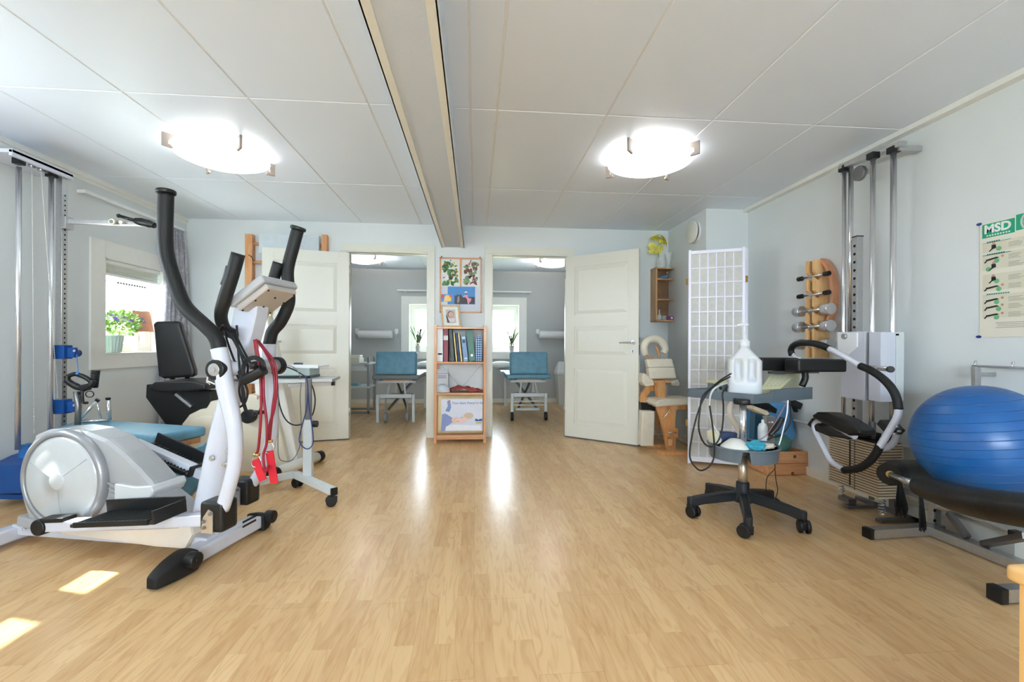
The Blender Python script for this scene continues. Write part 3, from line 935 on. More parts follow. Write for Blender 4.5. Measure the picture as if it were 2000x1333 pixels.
# sling cradle hanging from the lower blue block + armrest bench attachment
sl_ = thing('padded_cradle', 'black padded cradle on a blue buckle hanging from the blue pulley block', 'exercise cradle', at(165, 745, Y=2.95))
Yc = 2.93
cr = MB(); cr.tube([at(133, 742, Y=Yc), at(150, 738, Y=Yc), at(172, 747, Y=Yc), at(186, 762, Y=Yc)], [.012, .014, .014, .012], n=10)
cr.tube([at(133, 742, Y=Yc), at(134, 752, Y=Yc), at(150, 762, Y=Yc), at(168, 768, Y=Yc)], [.012, .018, .020, .014], n=10)
cr.tube([at(160, 764, Y=Yc - .02), at(176, 760, Y=Yc - .05), at(184, 750, Y=Yc - .05)], [.016, .016, .014], n=10)
cr.build('padding', M_vinyl, sl_)
gp = MB(); gp.tube([at(184, 764, Y=Yc), at(188, 730, Y=Yc)], .020, n=14)
for k in range(7): gp.tube([at(184 + .5 * k, 760 - 4.6 * k, Y=Yc), at(184.2 + .5 * k, 758.5 - 4.6 * k, Y=Yc)], .0225, n=14)
gp.build('ribbed_grip', M_blackrubber, sl_)
MB().ball(at(153, 738, Y=Yc), .014).tube([at(153, 734, Y=Yc), at(151, 712, Y=Yc), at(150, 700, Y=Yc - .02)], .0022, n=6).build('blue_buckle', mat('buckle_blue', (40, 120, 200), .35), sl_)
lg = MB(); lg.tube([at(150, 772, Y=Yc), at(154, 800, Y=Yc), at(153, 838, Y=Yc)], .016, n=10, sub=1)
lg.build('post', M_dsteel, sl_)
rg = MB(); rg.tube([at(176 + 8 * math.cos(i * .628), 777 + 6 * math.sin(i * .628), Y=Yc - .02) for i in range(10)], .003, n=6, sub=3, closed=True)
rg.tube([at(150, 780, Y=Yc), at(165, 770, Y=Yc), at(178, 766, Y=Yc)], .007, n=8); rg.tube([at(161, 768, Y=Yc), at(163, 792, Y=Yc), at(172, 794, Y=Yc)], .008, n=8)
rg.build('adjusting_lever', M_blackplastic, sl_)
MB().tube([at(184, 760, Y=Yc), at(186, 755, Y=Yc)], .008, n=8).tube([at(146, 762, Y=Yc), at(160, 766, Y=Yc), at(172, 765, Y=Yc)], .005, n=8).build('chrome_rod', M_chrome, sl_)

# ============================================================ teal treatment bench with dip handles
bench = thing('treatment_bench', 'low teal padded bench with wooden edge behind the elliptical trainer', 'bench', (-2.0, 3.05, 0))
zb = .45
bc = [at(103, 840, Z=zb), at(285, 862, Z=zb), at(407, 836, Z=zb), at(245, 822, Z=zb)]
bc = [at(106, 843, Z=zb), at(303, 858, Z=zb), at(405, 838, Z=zb), at(165, 824, Z=zb)]
def slab(mb, pts, th, bev, dz=0):
    return mb.prism([Vector((p.x, p.y, p.z - th / 2 + dz)) for p in pts], (0, 0, 1), th, bev, smooth=True, seg=4)
slab(MB(), bc, .06, .028).build('cushion', M_teal, bench)
cen = sum(bc, Vector()) / 4
slab(MB(), [cen + (p - cen) * .93 for p in bc], .035, .003, -.066).build('wood_frame', M_pineX, bench)
low = [cen + (p - cen) * f_ for p, f_ in zip(bc, (.5, .98, .98, .5))]
# hanging teal front panel (folded head section)
fp_ = [at(330, 905, Y=bc[1].y + .12), at(408, 868, Y=bc[1].y + .12), at(412, 905, Y=bc[1].y + .12), at(398, 950, Y=bc[1].y + .12), at(362, 990, Y=bc[1].y + .12), at(300, 930, Y=bc[1].y + .12)]
MB().prism(fp_, (0, 1, 0), .05, .015, smooth=True, seg=3).build('folded_cushion', M_teal, bench)
lg = MB()
for f_ in ((.8, 0), (.8, 1), (.75, 2), (.75, 3)):
    p = cen + (bc[f_[1]] - cen) * f_[0]
    lg = MB(); lg.beam((p.x, p.y, 0.004), (p.x, p.y, zb - .07), .035, .035, .004); lg.build('leg', M_steel, bench)
cm = MB(); p, q = [cen + (bc[i] - cen) * .8 for i in (0, 1)]; cm.beam((p.x, p.y, .12), (q.x, q.y, .12), .03, .03, .003); p, q = [cen + (bc[i] - cen) * .75 for i in (2, 3)]; cm.beam((p.x, p.y, .12), (q.x, q.y, .12), .03, .03, .003)
cm.build('crossbar', M_steel, bench)
hs = thing('push_handles', 'chrome bent-tube push handle stand on the teal bench', 'exercise handles', (cen.x - .3, cen.y, zb))
zq = zb + .006
hm = MB()
a0 = at(152, 833, Z=zq); a1 = at(215, 829, Z=zq)
hm.tube([a0 + Vector((0, 0, .006)), a1 + Vector((0, 0, .006))], .009, sub=1)
t0 = at(190, 790, Y=a0.y + .03); hm.tube([a0 + Vector((0, 0, .008)), t0], .011, sub=1); hm.tube([t0, at(199, 829, Y=a0.y + .05)], .006, sub=1)
t1 = at(212, 787, Y=a1.y); hm.tube([a1 + Vector((0, 0, .006)), t1], .012, sub=1)
hm.build('chrome_tube', M_chrome, hs)
MB().tube([t0, t0 + (t0 - a0).normalized() * .012], .013, sub=1, n=14).tube([t1, t1 + Vector((0, 0, .012))], .014, sub=1, n=14).build('end_cap', M_blackrubber, hs)

# ============================================================ wall bars behind the left door
wb = thing('wall_bars', 'pine wall bars on the back wall behind the open left door', 'wall bars', (-1.9, 4.6, 0))
for (u0, nm) in ((486, 0), (632, 1)):
    c = at(u0, 600, Y=4.65)
    mb = MB(); top = at(u0, 462, Y=4.65).z
    mb.span((c.x - .035 if nm == 0 else c.x - .02, 4.632, 0.0), (c.x + .035 if nm == 0 else c.x + .03, 4.698, top), .004)
    mb.build('upright', M_pine, wb)
    if nm == 0: xa = c.x
    else: xb = c.x
for k in range(9):
    z = at(500, 478, Y=4.6).z - k * .185
    MB().cyl((xa, 4.665, z), (xb, 4.665, z), .016, n=14).build('bar', M_pineX, wb)
MB().tube([(xa + .0, 4.63, 1.86), (xa + .045, 4.61, 1.83), (xa + .055, 4.61, 1.80)], .004, n=6).build('hook', M_blackplastic, wb)

mp_ = at(505, 462, Y=4.615); mq_ = at(622, 500, Y=4.615)
tag(MB().span((mp_.x, 4.605, mq_.z), (mq_.x, 4.628, mp_.z), .004).build('exercise_mat', mat('mat_greyblue', (196, 204, 210), .7)), 'pale grey-blue mat hanging on the wall bars above the left door', 'mat')

# ============================================================ ELLIPTICAL TRAINER
EF = at(427, 1092, Z=0)            # centre of the front stabiliser on the floor
EA = Vector((-.972, .235, 0)).normalized()      # towards the rear (flywheel)
EP = Vector((EA.y * 1, -EA.x, 0)) if True else None
if EP.y < 0: EP = -EP              # across the machine, away from the camera
def E(u, v, off): return onp(u, v, EF + EP * off, EP)
ell = thing('elliptical_trainer', 'large white elliptical trainer with black handlebars and silver flywheel cover', 'elliptical trainer', (EF.x - .55, EF.y + .15, 0))
n0 = at(345, 1118, Z=.035); f0 = at(510, 1025, Z=.035)
sd = (f0 - n0); sd.z = 0; sdn = sd.normalized()
M_silver = mat('silver_plastic', (176, 178, 181), .32, .25, var=.02, coat=.2)
M_disc = mat('flywheel_disc', (194, 199, 202), .25, .1, var=.015, coat=.4)
M_shroud = mat('shroud_cream', (226, 218, 206), .4, var=.02)
# front stabiliser
p0 = n0 + sdn * .07; p1 = f0 - sdn * .03
mb = MB(); mb.beam((p0.x, p0.y, .052), (p1.x, p1.y, .052), .075, .062, .012, seg=3); mb.build('front_stabiliser', M_whitepaint, ell)
tx = sdn; side = Vector((sdn.y, -sdn.x, 0))
sk = MB()
for k in range(2): sk.box(p1 - tx * (.09) + side * .0385 + Vector((0, 0, .053 + (.014 if k else -.008))), (.002, .09, .010), rot=Matrix((side, tx, Vector((0, 0, 1)))).transposed())
sk.build('warning_sticker', M_blackplastic, ell)
def foot(c, d, L=.18, name='stabiliser_foot'):
    """pointed plastic end shoe"""
    b = bmesh.new()
    bmesh.ops.create_cube(b, size=1)
    bmesh.ops.subdivide_edges(b, edges=b.edges[:], cuts=4, use_grid_fill=True)
    s_ = Vector((d.y, -d.x, 0))
    for v in b.verts:
        t = v.co.y + .5            # 0 at the tube, 1 at the tip
        w = .052 * (1 - .55 * t * t); h = .094 * (1 - .45 * t * t)
        x = v.co.x * 2 * w; z = (v.co.z + .5) * h
        if v.co.z > .2: z -= abs(v.co.x) * .05 * h * 4
        p = Vector(c) + d * (t * L) + s_ * x; v.co = Vector((p.x, p.y, .004 + z))
    m_ = MB(); m_.merge(b, None, True)
    return m_
foot(n0 + sdn * .075, -sdn).build('stabiliser_foot', M_blackrubber, ell, subsurf=1)
foot(f0 - sdn * .035, sdn, .09).build('stabiliser_foot', M_blackrubber, ell, subsurf=1)
for c in (n0 + sdn * .02 + side * .066, f0 + side * .06):
    wh = MB()
    wh.cyl(c + Vector((0, 0, .035)) - side * .02, c + Vector((0, 0, .035)) + side * .022, .032, n=24, bev=.005)
    wh.cyl(c + Vector((0, 0, .035)) + side * .02, c + Vector((0, 0, .035)) + side * .027, .012, n=14)
    wh.build('transport_wheel', M_blackplastic, ell)
# rear stabiliser
RC = at(42, 1045, Z=.05); 
mb = MB(); mb.beam(Vector((RC.x, RC.y, .052)) - sdn * .30, Vector((RC.x, RC.y, .052)) + sdn * .28, .075, .062, .012, seg=3); mb.build('rear_stabiliser', M_whitepaint, ell)
for s_ in (-1, 1):
    foot(Vector((RC.x, RC.y, 0)) + sdn * (.28 * s_), sdn * s_, .10).build('stabiliser_foot', M_blackrubber, ell, subsurf=1)
bt = MB()
for u, v in ((41, 1029), (51, 1042)): 
    q = at(u, v, Z=.084); bt.cyl((q.x, q.y, .082), (q.x, q.y, .09), .009, n=12)
bt.build('bolt', M_chrome, ell)
# main rail
r0 = Vector((RC.x, RC.y, .07)); r1 = Vector((EF.x, EF.y, .07)) + EA * .02
mb = MB(); mb.beam(r0, r1, .07, .05, .008); mb.build('main_rail', M_whitepaint, ell)
# lower belly cover
pol = [E(150, 1030, 0), E(395, 1012, 0), E(402, 1040, 0), E(388, 1066, 0), E(330, 1062, 0), E(240, 1050, 0), E(150, 1040, 0)]
for p in pol: p.z = max(p.z, .03)
MB().prism(pol, EP, .13, .012, smooth=False).build('belly_cover', M_shroud, ell)
# flywheel housing
off = -.07
hp = [(82, 905), (88, 880), (98, 860), (103, 851), (125, 842), (160, 839), (200, 845), (238, 860), (270, 885), (300, 913), (325, 940), (331, 948), (329, 962), (385, 1006), (380, 1030), (300, 1034), (220, 1036), (140, 1034), (90, 1012), (78, 975), (76, 940)]
MB().prism([E(u, v, 0) for u, v in hp], EP, .14, .03, smooth=False, seg=3).build('housing', M_silver, ell)
dc = E(127, 944, -.085); dr = .80 * abs(E(131, 868, -.085).z - dc.z) * 1.25
def ring(R0, R1, off0, off1, c=dc, n=64):
    m_ = MB(); m_.lathe([(R0, off0), (R0, off1), (R1, off1), (R1, off0), (R0, off0)] if R1 > 0 else [(0.0005, off0), (0.0005, off1)], c, axis=-EP, n=n); return m_
dr = abs(E(131, 866, -.085).z - dc.z) * 1.10
MB().lathe([(dr * 1.13, -.05), (dr * 1.13, .0), (dr * 1.10, .016), (dr * 1.02, .020), (dr * 1.0, .012), (dr * .99, -.02)], dc, axis=-EP, n=72).build('housing_rim', mat('rim_silver', (158, 161, 165), .3, .35, var=.02), ell)
MB().lathe([(dr * .995, .0), (dr * .985, .012), (dr * .9, .019), (dr * .5, .026), (dr * .21, .028), (dr * .20, .031), (dr * .17, .034), (.0005, .035)], dc, axis=-EP, n=72).build('flywheel_cover', M_disc, ell)
gr = MB()
for a in (35, 155, 275):
    d = EA * (-math.cos(R(a))) + Vector((0, 0, math.sin(R(a))))
    gr.beam(dc - EP * .0300 + d * dr * .22, dc - EP * .0205 + d * dr * .9, .0025, .0025, 0)
gr.build('cover_seam', mat('seam_grey', (168, 172, 176), .5), ell)
# sloping top hump and collar toward the mast
cl = [E(240, 945, -.09), E(285, 955, -.09), E(331, 950, -.09), E(335, 965, -.09), E(320, 985, -.09), E(270, 990, -.09), E(205, 962, -.09), E(205, 925, -.09)]
cl = [E(u, v, -.0715) for u, v in ((236, 955), (262, 962), (285, 985), (292, 1012), (232, 1012), (228, 985))]
MB().prism(cl, EP, .004, .001, smooth=False, seg=2).build('side_panel', mat('panel_grey', (170, 168, 167), .35, .15, var=.02), ell)
rb = MB()
for k in range(4):
    a_ = E(212 + k * 2, 950 + k * 10, -.078); b_ = E(262 + k * 6, 972 + k * 8, -.078)
    rb.beam(a_, b_, .004, .006, .001)
rb.build('cooling_rib', M_silver, ell)
col = [E(262, 940, 0), E(300, 946, 0), E(332, 944, 0), E(336, 955, 0), E(330, 968, 0), E(285, 975, 0), E(262, 970, 0)]
MB().prism(col, EP, .175, .012, smooth=False, seg=3).build('housing_collar', mat('collar_white', (204, 206, 207), .35, var=.01), ell)
# mast
ms = MB()
ms.tube([E(408, 1012, 0), E(418, 950, 0), E(430, 880, 0), E(446, 800, 0), E(462, 745, 0)], [.060, .056, .052, .046, .040], n=20, flat=None)
ms.build('mast', M_whitepaint, ell)
um = [E(462, 605, 0), E(538, 588, 0), E(533, 612, 0), E(516, 660, 0), E(495, 725, 0), E(480, 745, 0), E(462, 760, 0), E(455, 745, 0), E(472, 700, 0), E(461, 650, 0)]
um = [E(468, 608, 0), E(515, 592, 0), E(512, 620, 0), E(504, 655, 0), E(492, 695, 0), E(482, 712, 0), E(478, 745, 0), E(450, 745, 0), E(461, 700, 0), E(461, 655, 0)]
MB().prism(um, EP, .085, .018, smooth=False, seg=3).build('upper_mast', M_whitepaint, ell)
bl = MB()
for u, v in ((416, 900), (447, 886), (441, 912), (456, 785), (457, 797)): 
    q = E(u, v, -.056); bl.cyl(q, q - EP * .010, .009, n=8); bl.cyl(q - EP * .002, q - EP * .004, .013, n=16)
bl.build('mast_bolt', M_chrome, ell)
# axle with end caps
ax = E(470, 726, 0); 
a0 = Vector((ax.x, ax.y, ax.z)) - EP * .235 ; a0 = E(423, 727, -.19)
a1 = a0 + EP * .37
MB().cyl(a0 + EP * .02, a1 - EP * .02, .033, n=28).build('axle', M_whitepaint, ell)
for c_, d in ((a0, -EP), (a1, EP)):
    o = MB().cyl(c_ - d * .02, c_ + d * .012, .043, n=32, bev=.004).build('axle_cap', M_blackplastic, ell)
    MB().cyl(c_ + d * .010, c_ + d * .016, .026, n=24, bev=.002).cyl(c_ + d * .014, c_ + d * .022, .012, n=6).build('cap_bolt', M_steel, o)
# moving handlebars
HN = -.17
hnd = [E(u, v, HN) for u, v in ((322, 383), (321, 440), (322, 488), (328, 520), (343, 565), (355, 594), (370, 614), (400, 641), (417, 658), (425, 672), (429, 688))]
MB().tube(hnd, .0285, n=18, sub=6).build('handle_grip', M_foam, ell)
MB().cyl(hnd[0] + Vector((0, 0, -.004)), hnd[0] + Vector((0, 0, .014)), .036, n=28, bev=.005).build('grip_end_cap', M_blackplastic, ell)
MB().tube([E(428, 686, HN), E(434, 715, HN), E(441, 760, HN), E(455, 820, HN), E(461, 865, HN), E(460, 910, HN), E(450, 955, HN), E(437, 1000, HN)], [.031, .032, .034, .031, .028, .027, .027, .027], n=18, sub=6).build('handle_lever', M_whitepaint, ell)
HF = .19
hnf = [E(580, 452, HF), E(571, 487, HF), E(561, 530, HF), E(563, 570, HF), E(563, 598, HF), E(548, 632, HF), E(532, 652, HF), E(526, 677, HF)]
MB().tube(hnf, .0285, n=18, sub=6).build('handle_grip', M_foam, ell)
d_ = (hnf[0] - hnf[1]).normalized()
MB().cyl(hnf[0] - d_ * .004, hnf[0] + d_ * .014, .036, n=28, bev=.005).build('grip_end_cap', M_blackplastic, ell)
MB().tube([E(526, 676, HF), E(525, 720, HF), E(529, 780, HF), E(532, 840, HF), E(524, 890, HF), E(508, 930, HF), E(490, 955, HF)], [.030, .031, .032, .030, .027, .027, .027], n=18, sub=6).build('handle_lever', M_whitepaint, ell)
# fixed handlebars
for off_, pts in ((-.15, [(464, 500), (452, 545), (438, 590), (431, 622), (440, 648), (462, 660)]), (.17, [(543, 517), (535, 545), (524, 580), (514, 612), (505, 640), (495, 655)])):
    L = [E(u, v, off_ * (1 - .8 * (i / 5) ** 2.5)) for i, (u, v) in enumerate(pts)]
    o = MB().tube(L, [.026, .026, .026, .025, .024, .024], n=16, sub=6).build('fixed_handlebar', M_foam, ell)
    if off_ < 0:
        MB().tube([E(447, 525, off_ - .0), E(441, 548, off_), E(436, 562, off_)], .014, n=10).build('pulse_sensor', M_blackplastic, o)
# console
CA, CB = E(447, 601, -.11), E(514, 548, -.11)
up_ = (CB - CA).normalized(); nn_ = EP.cross(up_).normalized()
if nn_.z < 0: nn_ = -nn_
CO = (CA + CB) / 2 + EP * .11
def cbox(mb, t0, t1, s0, s1, h0, h1, bev):
    c = CO + up_ * ((t0 + t1) / 2) + EP * ((s0 + s1) / 2) + nn_ * ((h0 + h1) / 2)
    return mb.box(c, (abs(t1 - t0), abs(s1 - s0), abs(h1 - h0)), bev, rot=Matrix((up_, EP, nn_)).transposed(), seg=3, smooth=False)
Lc = (CB - CA).length / 2
cbox(MB(), -Lc, Lc, -.115, .115, -.014, .022, .012).build('console', mat('console_silver', (196, 198, 202), .3, .35, var=.02), ell)
o = cbox(MB(), -Lc * .86, Lc * .88, -.098, .098, -.040, -.013, .012).build('console_back', mat('console_back_grey', (190, 184, 178), .4, .1, var=.02), ell)
cbox(MB(), -Lc * .7, Lc * .7, -.08, .08, .020, .024, .001).build('console_screen', mat('lcd_dark', (70, 78, 76), .2), ell)
sc_ = MB()
for t, s_ in ((-.75, -.085), (-.75, .085), (.75, -.085), (.75, .085), (0, -.085), (.1, .085), (.35, 0), (-.35, 0)):
    c = CO + up_ * (Lc * t) + EP * s_ - nn_ * .0402
    sc_.cyl(c, c - nn_ * .003, .0045, n=10)
sc_.build('console_screw', M_slot, ell)
# pedal levers, pedals, joints
zj = None
PN = -.155
J = E(433, 1018, PN); K = E(92, 1034, PN)
MB().beam(K, J, .05, .045, .006).build('pedal_arm', M_whitepaint, ell)
MB().cyl(K - EP * .035, K + EP * .035, .036, n=28, bev=.006).beam(K + Vector((0, 0, .028)) , K + (J - K).normalized() * .13 + Vector((0, 0, .028)), .06, .02, .008).build('crank_cap', M_blackplastic, ell)
def joint(c, nm, s_=1.0):
    o = MB().box(c + EA * .005 + Vector((0, 0, .01)), (.105, .09, .125), .024, rot=Matrix((EA, EP, Vector((0, 0, 1)))).transposed(), seg=4).build('pedal_joint', M_blackplastic, ell)
    b = MB(); b.prism([c + EA * (.045) - Vector((0, 0, .052)) - EP * .048, c - EA * .01 - Vector((0, 0, .052)) - EP * .048, c - EA * .01 + Vector((0, 0, .035)) - EP * .048, c + EA * .01 + Vector((0, 0, .045)) - EP * .048, c + EA * .035 + Vector((0, 0, .01)) - EP * .048], EP, .004)
    b.build('joint_plate', M_steel, o)
    k = MB()
    for dx, dz in ((.028, -.03), (.03, -.005), (.0, .028)): 
        q = c + EA * dx + Vector((0, 0, dz)) - EP * .050; k.cyl(q, q - EP * .006, .007, n=10)
    k.build('joint_bolt', M_dsteel, o)
joint(J + Vector((0, 0, .01)), 'n')
PF = .175
J2 = E(482, 966, PF); K2 = E(262, 872, PF - .02)
MB().beam(K2, J2, .05, .045, .006).build('pedal_arm', M_whitepaint, ell)
joint(J2, 'f')
def pedal(c, d, L=.37, W=.15, tilt=0):
    """tray: d along the machine (heel to toe), rim on the outer and toe side"""
    w = EP; u_ = d.cross(w).normalized()
    if u_.z < 0: u_ = -u_
    rot = Matrix((d, w, u_)).transposed()
    m_ = MB(); m_.box(c, (L, W, .014), .004, rot=rot)
    for k in range(17): m_.box(c + d * (-L * .42 + k * L * .84 / 16) + u_ * .009, (.007, W * .86, .006), .001, rot=rot, seg=1)
    o = m_.build('pedal', mat('pedal_tread', (40, 41, 43), .4, var=.05), ell)
    r = MB()
    r.box(c + d * (L / 2) + u_ * .02, (.012, W, .055), .004, rot=rot); r.box(c + w * (W / 2) + u_ * .026, (L, .010, .066), .004, rot=rot)
    r.box(c - w * (W / 2) + u_ * .004, (L * .9, .010, .022), .004, rot=rot); 
    r.build('pedal_rim', M_blackplastic, o)
pc1 = (at(165, 1034, Z=.20) + at(345, 1000, Z=.20)) / 2
dn = (J - K).normalized()
pn = K.lerp(J, .48) + Vector((0, 0, .045)); pn = E(255, 1018, PN - .03)
pedal(pn, -(-dn), .40, .15)
df = (J2 - K2).normalized(); pf_ = E(335, 902, PF + .01)
pedal(pf_, df, .36, .15)
MB().beam(E(60, 1018, -.03), E(110, 1030, -.03), .10, .05, .01).build('rear_bracket', M_silver, ell)

# ---- bands hung on the handlebar
def eb(pts, off0, jitter=0): return [E(u, v, off0) for u, v in pts]
blk = thing('resistance_band', 'black exercise tubing bundle with padded handle hung on the fixed handlebar', 'resistance band', E(480, 800, -.12), group='exercise bands hung on the elliptical trainer')
bb = MB()
for k, pts in enumerate([[(432, 648), (436, 672), (448, 705), (462, 735), (470, 750)], [(438, 650), (446, 678), (460, 715), (472, 745)], [(445, 652), (462, 680), (476, 715), (478, 745)], [(452, 655), (470, 690), (484, 720), (480, 748)], [(458, 655), (476, 690), (492, 718), (505, 735)], [(462, 640), (466, 700), (470, 745)], [(470, 745), (468, 770), (474, 790), (478, 778), (472, 750)], [(474, 745), (484, 768), (480, 790), (470, 800)], [(472, 745), (476, 790), (484, 815)]]):
    bb.tube([E(u, v, -.10 - .008 * (k % 4)) for u, v in pts], .0045, n=8)
bb.tube([E(430, 650, -.13), E(437, 640, -.17), E(447, 652, -.13)], .006, n=8)
bb.build('tubing', M_blackrubber, blk)
hh = MB(); hh.tube([E(476, 748, -.15), E(496, 738, -.15), E(516, 727, -.15)], .021, n=16); hh.build('handle_pad', M_foam, blk)
hs2 = MB(); hs2.tube([E(474, 748, -.15), E(478, 715, -.15), E(495, 703, -.15), E(512, 710, -.15), E(518, 728, -.15)], .004, sub=5, flat=(.018, .004, EP)); hs2.cyl(E(494, 712, -.15), E(497, 724, -.15), .017, n=16); hs2.build('handle_strap', M_blackplastic, blk)
MB().cyl(E(487, 818, -.12) - EP * .006, E(487, 818, -.12) + EP * .006, .024, n=24, bev=.003).tube([E(484, 815, -.12), E(476, 790, -.12)], .007, n=8).build('door_anchor', M_blackrubber, blk)
M_redtube = mat('red_tubing', (140, 24, 44), .4, var=.1)
M_redstrap = mat('red_strap', (206, 36, 52), .6, var=.08)
for nm, lab, runs, strap, ringp, o_ in (
    ('a', 'dark red exercise tubing with its red ankle strap hanging lower left, beside the trainer mast', [[(497, 668), (500, 690), (508, 730), (511, 780), (510, 830), (506, 880), (501, 893)], [(499, 668), (505, 700), (514, 730), (516, 780), (522, 830), (522, 870), (516, 895), (520, 925), (526, 915)]], [(500, 902), (507, 920), (516, 943)], (503, 893), -.09),
    ('b', 'dark red exercise tubing whose red ankle strap hangs rightmost, in front of the far lever', [[(500, 668), (516, 688), (532, 720), (538, 760), (534, 800), (530, 840), (528, 865)], [(504, 670), (520, 690), (537, 715), (541, 760), (537, 800), (528, 835), (527, 865)]], [(528, 885), (532, 912), (538, 948)], (528, 866), -.05)):
    t = thing('resistance_band', lab, 'resistance band', E(515, 800, o_), group='exercise bands hung on the elliptical trainer')
    m_ = MB()
    for r_ in runs: m_.tube([E(u, v, o_) for u, v in r_], .0058, n=8)
    m_.build('tubing', M_redtube, t)
    m2 = MB(); m2.tube([E(u, v, o_) for u, v in strap], .01, sub=5, flat=(.036, .005, EP)); m2.build('ankle_strap', M_redstrap, t)
    c = E(ringp[0], ringp[1], o_)
    m3 = MB(); m3.tube([c, c + Vector((.018, 0, -.025)), c + Vector((.012, 0, -.05)), c + Vector((-.014, 0, -.05)), c + Vector((-.020, 0, -.028))], .0022, n=6, closed=True, sub=2); m3.build('ring', M_chrome, t)
    MB().cyl(c + Vector((-.012, 0, 0)), c + Vector((.012, 0, 0)), .007, n=10).build('ferrule', mat('brass', (196, 158, 84), .35, .8), t)

# ============================================================ RECUMBENT BIKE behind the trainer
YBK = 3.62
def K_(u, v, y=YBK): return at(u, v, Y=y)
bike = thing('exercise_bike', 'cream recumbent exercise bike with black seat in the left corner', 'exercise bike', (-1.9, 3.7, 0))
M_bikecream = mat('bike_cream', (226, 218, 198), .4, var=.015)
M_bikewhite = mat('bike_white', (238, 236, 230), .35, var=.015)
bp_ = [(303, 640), (308, 634), (348, 633), (355, 638), (384, 728), (384, 738), (378, 741), (325, 745), (314, 741), (309, 700)]
MB().prism([K_(u, v, 3.72) for u, v in bp_], (.25, -.97, 0), .085, .030, smooth=True, seg=4).build('backrest', M_vinyl, bike)
for u in (337, 366):
    MB().tube([K_(u, 738, 3.76), K_(u + 2, 758, 3.76)], .017, n=12, sub=1).build('backrest_post', M_blackplastic, bike)
sp = [K_(318, 757), K_(330, 748), K_(400, 745), K_(425, 752), K_(425, 762), K_(405, 766), K_(345, 768), K_(322, 764)]
MB().prism([p + Vector((0, .02, 0)) for p in sp], (0, 1, 0), .34, .02, smooth=True, seg=4).build('seat', M_vinyl, bike)
fr = [(296, 756), (332, 753), (345, 764), (420, 768), (422, 798), (398, 808), (372, 852), (347, 851), (295, 781)]
MB().prism([K_(u, v) for u, v in fr], (0, 1, 0), .10, .006).build('seat_carriage', M_blackplastic, bike)
cm = MB()
for u, v in ((356, 768), (378, 768)): cm.cyl(K_(u, v, YBK - .052), K_(u, v, YBK - .058), .008, n=12)
cm.build('carriage_bolt', M_chrome, bike)
MB().tube([K_(410, 757, YBK - .1), K_(405, 748, YBK - .1), K_(416, 716, YBK - .1), K_(424, 712, YBK - .1)], .006, n=8).tube([K_(407, 750, YBK - .1), K_(425, 757, YBK - .1), K_(436, 756, YBK - .1)], .006, n=8).build('seat_lever', M_bikewhite, bike)
MB().beam(K_(345, 775, YBK - .06), K_(376, 800, YBK - .06), .03, .02, .004).build('seat_rail', M_steel, bike)
hp = [(366, 850), (370, 830), (384, 812), (404, 802), (416, 800), (424, 786), (470, 780), (500, 772), (520, 778), (545, 800), (560, 850), (572, 905), (540, 922), (470, 928), (400, 925), (372, 900)]
MB().prism([K_(u, v) for u, v in hp], (0, 1, 0), .17, .02, seg=3).build('housing', M_bikecream, bike)
MB().lathe([(.001, 0), (.02, .0), (.155, .004), (.165, 0), (.165, -.03)], K_(405, 860, YBK - .088), axis=(0, -1, 0), n=48).build('crank_disc', M_bikecream, bike)
tw = [(507, 622), (523, 612), (529, 630), (546, 706), (562, 762), (590, 905), (530, 918), (515, 850), (505, 760), (498, 690)]
MB().prism([K_(u, v, YBK + .03) for u, v in tw], (0, 1, 0), .12, .014, seg=3).build('front_tower', M_bikewhite, bike)
MB().prism([K_(u, v, YBK + .02) for u, v in ((523, 604), (534, 602), (530, 622), (524, 624))], (0, 1, 0), .03, .003).build('console_edge', mat('console_cream', (232, 218, 170), .4), bike)
ps = MB(); c = K_(487, 818, YBK - .13); ps.cyl(c - Vector((0, .03, 0)), c + Vector((0, .03, 0)), .05, n=28, bev=.008); ps.box(c + Vector((.06, 0, .03)), (.10, .09, .02), .005); ps.build('pedal', M_blackrubber, bike)
# lettering on the housing (word mostly hidden)
tt = text_mb('STEX', .032, K_(502, 784, YBK - .087), (1, 0, .12), (0, 0, 1), th=.001); tt.build('label_lettering', mat('label_red', (150, 30, 40), .5), bike)
st0, st1 = at(531, 932, Z=.045), at(629, 893, Z=.045)
dd = (st1 - st0).normalized()
MB().cyl(st0 + dd * .03, st1 - dd * .03, .040, n=24).build('front_tube', M_bikewhite, bike)
for q, s_ in ((st0, 1), (st1, -1)): MB().cyl(q, q + dd * .06 * s_, .044, n=24, bev=.006).build('tube_cap', M_blackplastic, bike)
rl = MB(); rl.beam(K_(372, 905) , K_(560, 912), .05, .05, .006); rl.cyl(K_(380, 905) + Vector((0, -.25, 0)), K_(380, 905) + Vector((0, .25, 0)), .03, n=16); 
rl.build('lower_rail', M_bikewhite, bike)
pl_ = MB(); a = K_(380, 905); pl_.span((a.x - .03, YBK - .25, .003), (a.x + .03, YBK + .25, a.z - .02), .01); pl_.build('rear_foot', M_blackplastic, bike)
cbm = MB(); cbm.tube([at(450, 905, Y=3.1), at(490, 890, Y=3.2), at(520, 880, Y=3.3)], .003, n=6)
cbm.bm.free()

